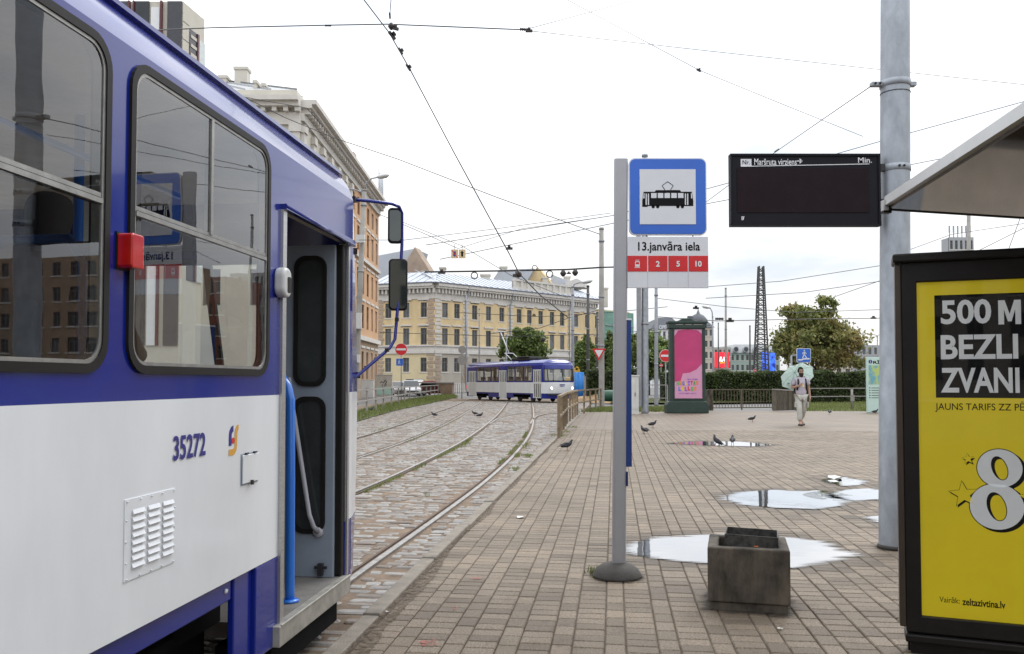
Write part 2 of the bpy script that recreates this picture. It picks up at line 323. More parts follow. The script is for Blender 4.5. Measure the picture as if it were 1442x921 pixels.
# ---------------------------------------------------------------- ground, road, pavement
TZ = -.075                                  # level of the setts and rails
GROUND = M('ground_asphalt', (.135, .13, .125), .8, var=.25, scale=.35, bump=.2, bscale=20, pos=True)
BED = M('track_bed_sand', (.15, .105, .07), .9, var=.35, scale=7, bump=.5, bscale=60, pos=True)
JOINT = M('joint_sand', (.085, .066, .048), .95, var=.3, scale=12, pos=True)
def sheet(name, pts, z, mat, kind='structure', parent=None):
    m = MB(); m.add([(p[0], p[1], z) for p in pts], [tuple(range(len(pts)))]); return m.build(name, mat, parent, kind=kind)
ground = sheet('ground', [(-1200,-60),(1200,-60),(1200,2400),(-1200,2400)], -.16, GROUND)
def SL(*q): return [sl(s, l) for s, l in q]
KL = -1.38                                  # kerb line
track_bed = sheet('track_bed', SL((-14,-16),(-14,KL-.12),(62,KL-.12),(70,-3),(74,-18),(40,-14)), TZ-.009, BED)
# sidewalk body: a slab so that its edge is a real step
m = MB(); m.ext([(KL-.02,-14),(40,-14),(40,41.6),(KL-.02,41.6)][::-1], (0,0,-.16), E, D, .1505); pavement = m.build('pavement', JOINT, kind='structure')
PAVC = (.158, .124, .089)
def pav_mat(name, src):
    m = M(name, PAVC, .62, var=.22, scale=.55, bump=.35, bscale=170, pos=True, tone=(src, .2, [(.48,.47,.46),(.82,.82,.82),(1.2,1.2,1.2)] if src == 'attr' else [(.72,.71,.70),(1,1,1),(1.2,1.2,1.2)]), spec=.4); t = m.node_tree; n = t.nodes
    # fine aggregate speckle, moss-brown dirt towards nothing in particular
    b = n['Principled BSDF']; src_l = b.inputs['Base Color'].links[0].from_socket
    geo = n.new('ShaderNodeNewGeometry'); sp = n.new('ShaderNodeTexNoise'); sp.inputs['Scale'].default_value = 120; sp.inputs['Detail'].default_value = 2
    r = n.new('ShaderNodeValToRGB'); r.color_ramp.elements[0].position = .36; r.color_ramp.elements[1].position = .66
    r.color_ramp.elements[0].color = (.55,.53,.51,1); r.color_ramp.elements[1].color = (1.6,1.6,1.6,1)
    mm = n.new('ShaderNodeMixRGB'); mm.blend_type = 'MULTIPLY'; mm.inputs[0].default_value = .8
    t.links.new(geo.outputs['Position'], sp.inputs['Vector']); t.links.new(sp.outputs['Fac'], r.inputs[0]); t.links.new(src_l, mm.inputs[1]); t.links.new(r.outputs[0], mm.inputs[2])
    st = n.new('ShaderNodeTexNoise'); st.inputs['Scale'].default_value = 1.7; st.inputs['Detail'].default_value = 8; st.inputs['Roughness'].default_value = .7
    r2 = n.new('ShaderNodeValToRGB'); r2.color_ramp.elements[0].position = .54; r2.color_ramp.elements[1].position = .72
    r2.color_ramp.elements[0].color = (1,1,1,1); r2.color_ramp.elements[1].color = (.62,.56,.48,1)
    m2 = n.new('ShaderNodeMixRGB'); m2.blend_type = 'MULTIPLY'; m2.inputs[0].default_value = .9
    t.links.new(geo.outputs['Position'], st.inputs['Vector']); t.links.new(st.outputs['Fac'], r2.inputs[0]); t.links.new(mm.outputs[0], m2.inputs[1]); t.links.new(r2.outputs[0], m2.inputs[2])
    vo = n.new('ShaderNodeTexVoronoi'); vo.inputs['Scale'].default_value = 3.4; r3 = n.new('ShaderNodeValToRGB'); r3.color_ramp.elements[0].position = .045; r3.color_ramp.elements[1].position = .07
    r3.color_ramp.elements[0].color = (.62,.60,.58,1); r3.color_ramp.elements[1].color = (1,1,1,1); m3 = n.new('ShaderNodeMixRGB'); m3.blend_type = 'MULTIPLY'; m3.inputs[0].default_value = .75      # trodden gum
    t.links.new(geo.outputs['Position'], vo.inputs['Vector']); t.links.new(vo.outputs['Distance'], r3.inputs[0]); t.links.new(m2.outputs[0], m3.inputs[1]); t.links.new(r3.outputs[0], m3.inputs[2])
    t.links.new(m3.outputs[0], b.inputs['Base Color']); return m
PAV_I, PAV_B = pav_mat('paver_concrete', 'obj'), pav_mat('paver_concrete_field', 'attr')
def stone_geo(w, d, ch, top=0.0, dep=.03):   # chamfered block without its bottom, centred
    a, b = w/2, d/2; v = []
    for x, y, z in ((a,b,-dep),(a,b,-ch*(1 if ch < .01 else .45)),(a-ch,b-ch,0)):
        v += [(-x,-y,z+top),(x,-y,z+top),(x,y,z+top),(-x,y,z+top)]
    f = [(8,9,10,11)]
    for k in (0, 4):
        for i in range(4): j = (i+1) % 4; f.append((k+i, k+j, k+4+j, k+4+i))
    return np.array(v, np.float32), np.array(f, np.int32)
def field(items, ang, geo=None):                       # items: (x, y, z, w, d, ch, tone, drot)
    VS, FS, TN = [], [], []; o = 0
    ca, sa = math.cos(ang), math.sin(ang)
    for x, y, z, ww, dd, ch, tn, dr in items:
        v, f = geo(ww, dd) if geo else stone_geo(ww, dd, ch); c, s = math.cos(ang+dr), math.sin(ang+dr)
        q = np.empty_like(v); q[:,0] = v[:,0]*c-v[:,1]*s+x; q[:,1] = v[:,0]*s+v[:,1]*c+y; q[:,2] = v[:,2]+z
        VS.append(q); FS.append(f+o); TN.append(np.full(len(f), tn)); o += len(v)
    return np.concatenate(VS), np.concatenate(FS), np.concatenate(TN)
EANG = math.atan2(E.y, E.x)
def sett_geo(ww, dd, jit=.12, rnd=RNG):     # worn eight-cornered stone with a crowned top
    a, b = ww/2, dd/2; c = min(a, b); o = np.array([(-a+c*.5,-b),(a-c*.5,-b),(a,-b+c*.5),(a,b-c*.5),(a-c*.5,b),(-a+c*.5,b),(-a,b-c*.5),(-a,-b+c*.5)]); o = o*(1+rnd.uniform(-jit, jit*.3, (8,1)))
    v = np.concatenate([np.column_stack([o, np.full(8,-.04)]), np.column_stack([o, np.full(8,-.008)]), np.column_stack([o*[[max(.3,1-.016/a), max(.3,1-.016/b)]], np.zeros(8)])]).astype(np.float32)
    f = [(k+i, k+(i+1) % 8, k+8+(i+1) % 8, k+8+i) for k in (0, 8) for i in range(8)]+[(16,17,18,23),(23,18,19,22),(22,19,20,21)]
    return v, np.array(f, np.int32)
PUDDLES = [([(884,770),(930,757),(1010,752),(1120,758),(1160,766),(1186,780),(1180,787),(1146,794),(1116,801),(1060,797),(990,794),(930,788),(892,780)], 'large puddle behind the concrete bin'),
    ([(1024,702),(1040,694),(1080,690),(1125,692),(1150,690),(1175,697),(1192,706),(1185,713),(1150,718),(1100,716),(1050,711)], 'wide puddle mirroring the umbrella, beyond the bin'),
    ([(1165,697),(1190,690),(1215,688),(1242,691),(1246,704),(1210,706),(1180,702)], 'puddle reaching behind the thick grey pole'),
    ([(1160,676),(1172,671.5),(1190,672.5),(1213,679),(1208,684),(1182,685)], 'small puddle farthest right with litter at its edge'),
    ([(943,624.5),(985,621.5),(1040,622),(1085,626.5),(1060,629),(1000,627.5)], 'long thin puddle where two pigeons bathe'),
    ([(1226,729),(1246,724),(1252,738),(1234,737)], 'small puddle at the foot of the grey pole')]
PSL = [(np.array([(G(x, y).dot(D), G(x, y).dot(E)) for x, y in q]), lab) for q, lab in PUDDLES]
def pud_depth(s, l):                        # metres inside (+) or outside (-) the nearest puddle outline
    best = -9.0
    for q, _ in PSL:
        if s < q[:,0].min()-.5 or s > q[:,0].max()+.5 or l < q[:,1].min()-.5 or l > q[:,1].max()+.5: continue
        a, b = q, np.roll(q, -1, 0); p = np.array([s, l]); ab = b-a; t = np.clip(((p-a)*ab).sum(1)/(ab**2).sum(1), 0, 1); dd = np.sqrt((((a+ab*t[:,None])-p)**2).sum(1)).min()
        ins = False
        for (s0, l0), (s1, l1) in zip(a, b):
            if (l0 > l) != (l1 > l) and s < (s1-s0)*(l-l0)/(l1-l0)+s0: ins = not ins
        best = max(best, dd if ins else -dd)
    return best
WW, NW, GAP = .172, .112, .006
items = []; l = KL+.02; k = 0; S1 = 25.0
while l < 13:
    wide = k % 2 == 0; cw = WW if wide else NW; rd = NW if wide else WW
    s = 2.6+random.random()*rd
    while s < S1:
        p = sl(s, l+cw/2); q = px(p)
        if 330 < q[0] < 1560 and q[1] < 1060:
            pdp = pud_depth(s, l+cw/2); t_ = min(1, max(0, (pdp+.14)/.22)); hz = random.uniform(-.0018, .0022)-.0062*t_*t_*(3-2*t_)+(.0015*math.sin(p.x*1.7+p.y*.6) if pdp < -.3 else 0)
            items.append((p.x, p.y, hz, cw-GAP, rd-GAP, .006, (random.uniform(.02, .32) if -.30 < pdp < .3 and random.random() < 1.1+pdp*2.2 else (random.uniform(.5, 1) if random.random() > .035 else random.uniform(.15,.45))), random.uniform(-.012, .012), wide, q))
        s += rd
    l += cw; k += 1
near = sorted([i for i in items if 460 < i[9][0] < 1275 and i[9][1] < 930 and not (1000 < i[9][0] < 1110 and 775 < i[9][1] < 855)], key=lambda i: -i[9][1])[:300]
nid = set(id(i) for i in near)
pm = {}
for wide in (True, False):
    v, f = stone_geo((WW if wide else NW)-GAP, (NW if wide else WW)-GAP, .006); pm[wide] = np_mesh('paver', v, f, PAV_I)
for i in near: obj('paver', pm[i[8]], pavement, loc=(i[0], i[1], i[2]), rot=(0, 0, EANG+i[7]))
v, f, tn = field([i[:8] for i in items if id(i) not in nid], EANG)
obj('paver_field', np_mesh('paver_field', v, f, PAV_B, tn), pavement, kind='stuff')
# the far end of the pavement, where single blocks can no longer be told apart
fm = M('paver_far', PAVC, .6, var=.2, scale=.5, pos=True); t = fm.node_tree; n = t.nodes
br = n.new('ShaderNodeTexBrick'); br.offset = .5; br.inputs['Scale'].default_value = 1; br.inputs['Brick Width'].default_value = .112*2; br.inputs['Row Height'].default_value = .29; br.inputs['Mortar Size'].default_value = .012
br.inputs['Color1'].default_value = (1.06,1.05,1.04,1); br.inputs['Color2'].default_value = (.88,.87,.86,1); br.inputs['Mortar'].default_value = (.5,.48,.45,1)
geo = n.new('ShaderNodeNewGeometry'); mp2 = n.new('ShaderNodeMapping'); mp2.inputs['Rotation'].default_value = (0, 0, -DANG)
t.links.new(geo.outputs['Position'], mp2.inputs[0]); t.links.new(mp2.outputs[0], br.inputs['Vector'])
b = n['Principled BSDF']; sk = b.inputs['Base Color'].links[0].from_socket; mm = n.new('ShaderNodeMixRGB'); mm.blend_type = 'MULTIPLY'; mm.inputs[0].default_value = 1
t.links.new(sk, mm.inputs[1]); t.links.new(br.outputs['Color'], mm.inputs[2]); t.links.new(mm.outputs[0], b.inputs['Base Color'])
sheet('pavement_far', SL((S1+.02,KL),(41.6,KL),(41.6,40),(S1+.02,40))[::-1], -.004, fm, parent=None)
# kerb stones
kerb = thing('kerb', 'low concrete kerb between tram track and platform', 'kerb', sl(3, KL-.06, -.15))
km = MB(); km.box(-.055, .055, -.795, .795, 0, .16); kme = km.mesh('kerb_stone', KERB)
for i in range(26):
    p = sl(2.6+i*1.607, KL-.065+random.uniform(-.006, .006), -.15+random.uniform(-.006, .012))
    obj('kerb_stone', kme, kerb, bev=.012, loc=p-LOC['kerb'], rot=(0, 0, EANG+random.uniform(-.004, .004)))
# dirt silted along the kerb and red survey paint
DIRT = M('silt', (.12, .09, .062), .95, var=.45, scale=30, pos=True)
m = MB(); pv = []
for i in range(160):
    s0 = 3.0+i*.12; wd = (.035+.16*max(0, 1-(s0-3)/3.8)+.03*math.sin(s0*2.3)+.02*random.random()); pv.append((sl(s0, KL-.008, .009), sl(s0, KL+wd*.5, .0098), sl(s0, KL+wd, .0085)))
m.add([p for q in pv for p in q], [(3*i+k, 3*i+1+k, 3*i+4+k, 3*i+3+k) for i in range(159) for k in range(2)]); m.build('silt_strip', worn(DIRT, 34, .36, .66), pavement, kind='stuff')
REDPAINT = worn(M('red_survey_paint', (.36, .105, .085), .8, var=.25, scale=60, pos=True))
for cx_, cy_, rx, ry in ((602,905,16,5.5),(671,814,9,2.2),(640,856,2.2,4)):
    m = MB(); P = []
    for j in range(22):
        a = 2*PI*j/22; q = random.uniform(.55, 1.1); P.append(G(cx_+rx*q*math.cos(a), cy_+ry*q*math.sin(a), .0085))
    m.add(P, [tuple(range(22))[::-1]]); m.build('red_paint_splash', REDPAINT, pavement, label='faded red spray mark on the paving')

# ---------------------------------------------------------------- rails
def spline(pts, n=10):
    P = [V((a, b, 0)) for a, b in pts]; P = [P[0]*2-P[1]]+P+[P[-1]*2-P[-2]]; o = []
    for i in range(1, len(P)-2):
        for k in range(n):
            t = k/n; a, b, c, d = P[i-1], P[i], P[i+1], P[i+2]
            # centripetal-ish: plain cardinal with tangents scaled to uneven spacing
            h = (c-b).length; m1 = ((c-b)/max(h,1e-6)+(b-a)/max((b-a).length,1e-6))/2*h; m2 = ((d-c)/max((d-c).length,1e-6)+(c-b)/max(h,1e-6))/2*h
            o.append(b*(2*t**3-3*t**2+1)+m1*(t**3-2*t**2+t)+c*(-2*t**3+3*t**2)+m2*(t**3-t**2))
    o.append(P[-2]); return [sl(p.x, p.y) for p in o]
def g2(pts): return [( (G(x,y,TZ).dot(D)), (G(x,y,TZ).dot(E)) ) for x, y in pts]
RAILS = [(spline([(-9,-2.02),(6.04,-1.97),(9,-1.92),(12.3,-1.9),(16.9,-2.0),(24,-2.37),(35.5,-3.34),(65.6,-6.3)]), -1, 'grooved steel rail nearest the kerb, curving left ahead'),
         (spline([(-9,-3.52),(10.3,-3.40),(12.9,-3.39),(17.4,-3.51),(21.5,-3.72),(34,-4.75),(61,-7.56)]), 1, 'second rail from the kerb, with grass along it'),
         (spline([(-9,-4.9),(15.3,-4.9),(19.4,-5.03),(26.5,-5.55),(39.9,-6.95),(70,-10.35)]), -1, 'third rail from the kerb, nearer rail of the far track'),
         (spline([(-9,-6.5),(20.6,-6.59),(26.4,-7.02),(36.4,-8.05),(47.4,-9.15),(70,-11.9)]), 1, 'fourth rail from the kerb, beside the grass verge'),
         (spline(g2([(748,597),(752,590),(759,585.5),(772,583),(790,581.5),(815,580)])), 1, 'short branch rail swinging right towards the brown railing'),
         (spline(g2([(688,597),(705,587.5),(722,583.5),(744,581.5),(760,580.6)])), -1, 'short branch rail crossing between the two main rails')]
for P, side, lab in RAILS:
    root = thing('tram_rail', lab, 'rail', V((P[0].x, P[0].y, TZ)), group='tram rails'); prof = [[], [], []]
    for i, p in enumerate(P):
        t = (P[min(i+1, len(P)-1)]-P[max(i-1, 0)]).normalized(); nrm = V((t.y, -t.x, 0))   # to the right
        prof[0].append((p, nrm))
    def strip(a, b, z, zb, name, mat):
        m = MB(); vs = []
        for p, nrm in prof[0]:
            vs += [p+nrm*a+V((0,0,TZ+zb)), p+nrm*a+V((0,0,TZ+z)), p+nrm*b+V((0,0,TZ+z)), p+nrm*b+V((0,0,TZ+zb))]
        fs = []
        for i in range(len(prof[0])-1):
            for k in range(3): fs.append((4*i+k, 4*i+4+k, 4*i+5+k, 4*i+1+k))
        m.add(vs, [f[::-1] for f in fs]); m.build(name, mat, root, world=True)
    s_ = -side    # head lies on the outer side; groove and guard lip on the gauge side
    a0, b0 = sorted((0.0, .052*s_)); strip(a0, b0, .012, -.05, 'rail_head', STEEL)
    a0, b0 = sorted((0.0, -.042*s_)); strip(a0, b0, -.022, -.05, 'groove', RUST)
    a0, b0 = sorted((-.042*s_, -.064*s_)); strip(a0, b0, .006, -.05, 'guard_lip', RUST)
RP = np.array([[p.x, p.y] for P, _, _ in RAILS[:4] for a, b in zip(P[:-1], P[1:]) for p in [a+(b-a)*k/14 for k in range(14)]])
RP2 = np.array([[p.x, p.y] for P, _, _ in RAILS[4:] for a, b in zip(P[:-1], P[1:]) for p in [a+(b-a)*k/10 for k in range(10)]])
# ---------------------------------------------------------------- setts of the track bed
SETTC = [(.28,.265,.245),(.19,.150,.122),(.235,.215,.195),(.15,.118,.092),(.34,.325,.305),(.19,.175,.16),(.235,.198,.168),(.30,.285,.265),(.17,.135,.105)]
def sett_mat(name, src): return M(name, (.78,.77,.76), .42, var=.25, scale=14, bump=.6, bscale=45, pos=True, tone=(src, 0, SETTC), spec=.5)
SET_I, SET_B = sett_mat('sett_granite', 'obj'), sett_mat('sett_granite_field', 'attr')
cand = []; s = 3.0
while s < 62:
    rd = random.uniform(.088, .125); l = KL-.14
    while l > -13:
        ww = random.uniform(.13, .30); p = sl(s+rd/2, l-ww/2); q = px((p.x, p.y, TZ))
        if q[0] > 250 and (s < 36 or random.random() < .9): cand.append((p.x, p.y, ww, rd, q))
        l -= ww
    s += rd if s < 30 else rd*1.6
ca_ = np.array([(c[0], c[1]) for c in cand]); keep = np.ones(len(cand), bool)
for i0 in range(0, len(ca_), 500):
    blk = ca_[i0:i0+500]; dd = np.abs(blk[:, None, :]-RP[None]); 
    du = np.abs((blk[:, None, :]-RP[None]) @ np.array([E.x, E.y])); dv = np.abs((blk[:, None, :]-RP[None]) @ np.array([D.x, D.y]))
    hw = np.array([c[2] for c in cand[i0:i0+500]])/2
    keep[i0:i0+500] = ~((du < hw[:, None]+.035) & (dv < .12)).any(1)
    dd2 = ((blk[:, None, :]-RP2[None])**2).sum(2).min(1); keep[i0:i0+500] &= dd2 > .13**2
its = []
for c, kp in zip(cand, keep):
    ww = c[2]; x, y = c[0], c[1]
    if not kp:      # a stone against a rail is cut short rather than left out
        for sgn in (-1, 1):
            hw = ww/4; xx, yy = x+E.x*sgn*ww*.27, y+E.y*sgn*ww*.27
            du = np.abs((np.array([xx, yy])-RP) @ np.array([E.x, E.y])); dv = np.abs((np.array([xx, yy])-RP) @ np.array([D.x, D.y]))
            if not ((du < hw+.06) & (dv < .12)).any() and ((np.array([xx, yy])-RP2)**2).sum(1).min() > .12**2:
                its.append((xx, yy, TZ+random.uniform(-.010, .004), ww/2-.01, c[3]-.014, .014, random.random(), random.uniform(-.03,.03), c[4]))
        continue
    its.append((x, y, TZ+random.uniform(-.012, .006), ww-random.uniform(.010,.026), c[3]-random.uniform(.012,.024), .014, random.random(), random.uniform(-.05, .05), c[4]))
vis = sorted([i for i in its if i[8][0] > 470 and i[8][1] < 925], key=lambda i: -i[8][1]*1.0)[:300]
vid = set(id(i) for i in vis); shapes = []
for k in range(8):
    v, f = sett_geo(.22, .10); v[:, 0] /= .22; v[:, 1] /= .10; shapes.append(np_mesh('sett', v, f, SET_I))
for i in vis:
    o = obj('sett', random.choice(shapes), track_bed, loc=i[:3], rot=(0, 0, EANG+i[7])); o.scale = (i[3], i[4], 1)
v, f, tn = field([i[:8] for i in its if id(i) not in vid], EANG, sett_geo)
obj('sett_field', np_mesh('sett_field', v, f, SET_B, tn), track_bed, kind='stuff')
# ---------------------------------------------------------------- puddles: thin water lying over the blocks, ragged along the courses
WATER = glassy('puddle_water', 1.9, (.50, .47, .44), rough=.03, gain=1.75, wob=.03, wscale=5)
def fading(mat, src, noise=9.0):           # thins out to nothing along the 'film' attribute: the drying rim of water or the edge of a dark ring
    t = mat.node_tree; n = t.nodes; o = [x for x in n if x.type == 'OUTPUT_MATERIAL'][0]; sh = o.inputs[0].links[0].from_socket
    at_ = n.new('ShaderNodeAttribute'); at_.attribute_name = 'film'; tr = n.new('ShaderNodeBsdfTransparent'); mi = n.new('ShaderNodeMixShader'); geo = n.new('ShaderNodeNewGeometry'); nz_ = n.new('ShaderNodeTexNoise'); nz_.inputs['Scale'].default_value = noise; nz_.inputs['Detail'].default_value = 5
    mp_ = n.new('ShaderNodeMapping'); mp_.inputs['Rotation'].default_value = (0,0,-EANG); mp_.inputs['Scale'].default_value = (.35,1.6,1)
    ad_ = n.new('ShaderNodeMath'); ad_.operation = 'ADD'; sb = n.new('ShaderNodeMath'); sb.operation = 'MULTIPLY_ADD'; sb.inputs[1].default_value = 2.2; sb.inputs[2].default_value = -1.1; rmp = n.new('ShaderNodeMapRange'); rmp.inputs[1].default_value = .25; rmp.inputs[2].default_value = .95
    t.links.new(geo.outputs['Position'], mp_.inputs[0]); t.links.new(mp_.outputs[0], nz_.inputs['Vector']); t.links.new(nz_.outputs['Fac'], sb.inputs[0]); t.links.new(sb.outputs[0], ad_.inputs[0]); t.links.new(at_.outputs['Fac'], ad_.inputs[1]); t.links.new(ad_.outputs[0], rmp.inputs[0])
    t.links.new(rmp.outputs[0], mi.inputs[0]); t.links.new(tr.outputs[0], mi.inputs[1]); t.links.new(sh, mi.inputs[2]); t.links.new(mi.outputs[0], o.inputs[0]); return mat
WATER = fading(WATER, None, 7.0)
def film_mesh(name, inner, outer, mat, core=True, va=1.35, vb=-.75):
    n_ = len(inner); me = bpy.data.meshes.new(name); fs = [(i, (i+1) % n_, n_+(i+1) % n_, n_+i) for i in range(n_)]+([tuple(range(n_))] if core else [])
    ar_ = sum(inner[i][0]*inner[(i+1) % n_][1]-inner[(i+1) % n_][0]*inner[i][1] for i in range(n_))
    fs = [f_ if (ar_ > 0) == (k_ == n_) else f_[::-1] for k_, f_ in enumerate(fs)]      # every face looks up
    me.from_pydata([tuple(p) for p in inner]+[tuple(p) for p in outer], [], fs); me.materials.append(mat); at_ = me.attributes.new('film', 'FLOAT', 'POINT'); at_.data.foreach_set('value', [va]*n_+[vb]*n_); return me
for q, lab in PSL:
    c = q.mean(0); n_ = len(q); P = []; P2 = []; jw = 0.0
    for i in range(n_):
        nk = max(3, int(np.hypot(*(q[(i+1) % n_]-q[i]))/.06))
        for k in range(nk):
            p = q[i]+(q[(i+1) % n_]-q[i])*k/nk; d_ = p-c; d_ /= max(1e-6, np.hypot(*d_)); jw = jw*.9+random.gauss(0, .010); r_ = p-d_*min(.10, .3*np.hypot(*(p-c)))+np.array([0, jw]); o2 = p+d_*.12+np.array([0, jw*1.5+d_[1]*.16])
            P.append(sl(r_[0], r_[1], .0045)); P2.append(sl(o2[0], o2[1], .0045))
    o = obj('puddle', film_mesh('puddle', P, P2, WATER)); tag(o, lab, 'puddle', 'puddles on the platform paving')
FOOTRING = fading(M('foot_ring', (.045,.036,.027), .95, var=.4, scale=25, pos=True), None, 16.0)
def foot_ring(pts, grow, z=.0065):          # dark ring round the foot of a thing, thinning outwards
    c = sum((V(p) for p in pts), V((0,0,0)))/len(pts); q = []
    for i in range(len(pts)): q += [V(pts[i]).lerp(V(pts[(i+1) % len(pts)]), k/6) for k in range(6)]
    obj('foot_ring', film_mesh('foot_ring', [(p.x, p.y, z) for p in q], [(p.x+(p-c).normalized().x*grow, p.y+(p-c).normalized().y*grow, z) for p in q], FOOTRING, core=False, va=.75, vb=-.65), pavement, kind='stuff')
# ---------------------------------------------------------------- grass and small plants
GRASS = M('grass_blade', (.15, .18, .05), .7, var=.35, scale=1.2, pos=True, tone=('attr', .35, None))
TURF = M('turf', (.085, .09, .035), .95, var=.4, scale=1.5, bump=.6, bscale=30, pos=True)
def blades(name, pts, h, ww, parent=None, label=None, cat=None):
    pts = np.asarray(pts, np.float64); n = len(pts); a = RNG.uniform(0, 2*PI, n); hh = h*RNG.uniform(.45, 1.2, n); lean = RNG.uniform(.05, .55, n)*hh; b = RNG.uniform(0, 2*PI, n)
    dx, dy = np.cos(a)*ww/2, np.sin(a)*ww/2; tx, ty = np.cos(b)*lean, np.sin(b)*lean
    v = np.stack([np.stack([pts[:,0]-dx, pts[:,1]-dy, pts[:,2]], 1), np.stack([pts[:,0]+dx, pts[:,1]+dy, pts[:,2]], 1), np.stack([pts[:,0]+tx, pts[:,1]+ty, pts[:,2]+hh], 1)], 1).reshape(-1, 3)
    o = obj(name, np_mesh(name, v, np.arange(3*n).reshape(-1, 3), GRASS, RNG.uniform(0, 1, n)), parent)
    return tag(o, label, cat, kind='stuff')
def scatter(poly, n, z):
    P = np.array([(p[0], p[1]) for p in poly]); lo, hi = P.min(0), P.max(0); o = []
    while len(o) < n:
        q = RNG.uniform(lo, hi, (n*2, 2)); ins = np.zeros(len(q), bool)
        for (a, b), (c, d) in zip(P, np.roll(P, -1, 0)):
            with np.errstate(divide='ignore', invalid='ignore'): ins ^= ((b > q[:,1]) != (d > q[:,1])) & (q[:,0] < (c-a)*(q[:,1]-b)/(d-b)+a)
        o += list(q[ins])
    o = np.array(o[:n]); return np.column_stack([o, np.full(n, z)])
def verge(name, pxs, n, h, label, z=-.02):
    P = [G(x, y, z) for x, y in pxs]; sheet(name+'_soil', P, z, TURF); blades(name, scatter(P, n, z), h, .035, label=label, cat='grass')
verge('grass_verge', [(440,612),(489,597),(520,588),(560,577),(600,569),(645,559),(640,556),(618,556.5),(580,562),(540,569.5),(500,580),(470,589),(440,594)], 9000, .16, 'rough green grass strip along the left railing', z=-.05)
verge('grass_strip', [(1121,579.5),(1250,579.5),(1250,566),(1121,568)], 5000, .13, 'mown grass beyond the walking man')
verge('grass_strip', [(815,581),(868,581),(905,580.8),(941,580.5),(941,574.5),(905,574.5),(868,574.5),(838,576)], 3500, .2, 'ragged grass strip between brown railing and poster column')
verge('grass_strip', [(860,567),(1000,567),(1140,565),(1240,564),(1240,559),(1140,560),(1000,561),(860,561)], 3500, .14, 'grass at the foot of the long hedge')
tuf = []
def along(P, off, s0, s1, n, wd=.05, z=TZ):
    q = [a+(b-a)*k/24 for a, b in zip(P[:-1], P[1:]) for k in range(24)]; q = [p for p in q if s0 < p.dot(D) < s1]
    for _ in range(n):
        i = random.randrange(len(q)-1); p = q[i]+(q[i+1]-q[i])*random.random(); tuf.append((p.x+E.x*(off+random.gauss(0, wd)), p.y+E.y*(off+random.gauss(0, wd)), z))

for lo_, hi_ in ((15,16.2),(17,19.5),(20,21),(22,25)): along(RAILS[0][0], -.08, lo_, hi_, int(85*(hi_-lo_)), .022)
for lo_, hi_ in ((16.5,17.3),(18.5,20.5)): along(RAILS[0][0], .11, lo_, hi_, 110, .05)
for lo_, hi_ in ((9.6,10.4),(11,13.1),(13.8,15),(16,19),(19.6,22)): along(RAILS[1][0], .11, lo_, hi_, int(95*(hi_-lo_)), .026)
along(RAILS[1][0], .17, 18.6, 20.3, 160, .06); along(RAILS[2][0], .1, 20, 34, 260, .05); along(RAILS[3][0], -.1, 24, 40, 260, .06)
for cx_, cy_, n_, sp in ((788,614,160,.12),(744,637,120,.08),(728,655,100,.08),(835,808,30,.03),(600,690,8,.03),(893,571,90,.3),(808,602,70,.15),(797,608,60,.12)):
    c = G(cx_, cy_, 0)
    for _ in range(n_): tuf.append((c.x+random.gauss(0, sp*.7), c.y+random.gauss(0, sp*2), 0 if cx_ > 780 else TZ))
blades('rail_side_grass', tuf, .055, .012, label='weeds and moss growing along the rails and kerb', cat='weeds')
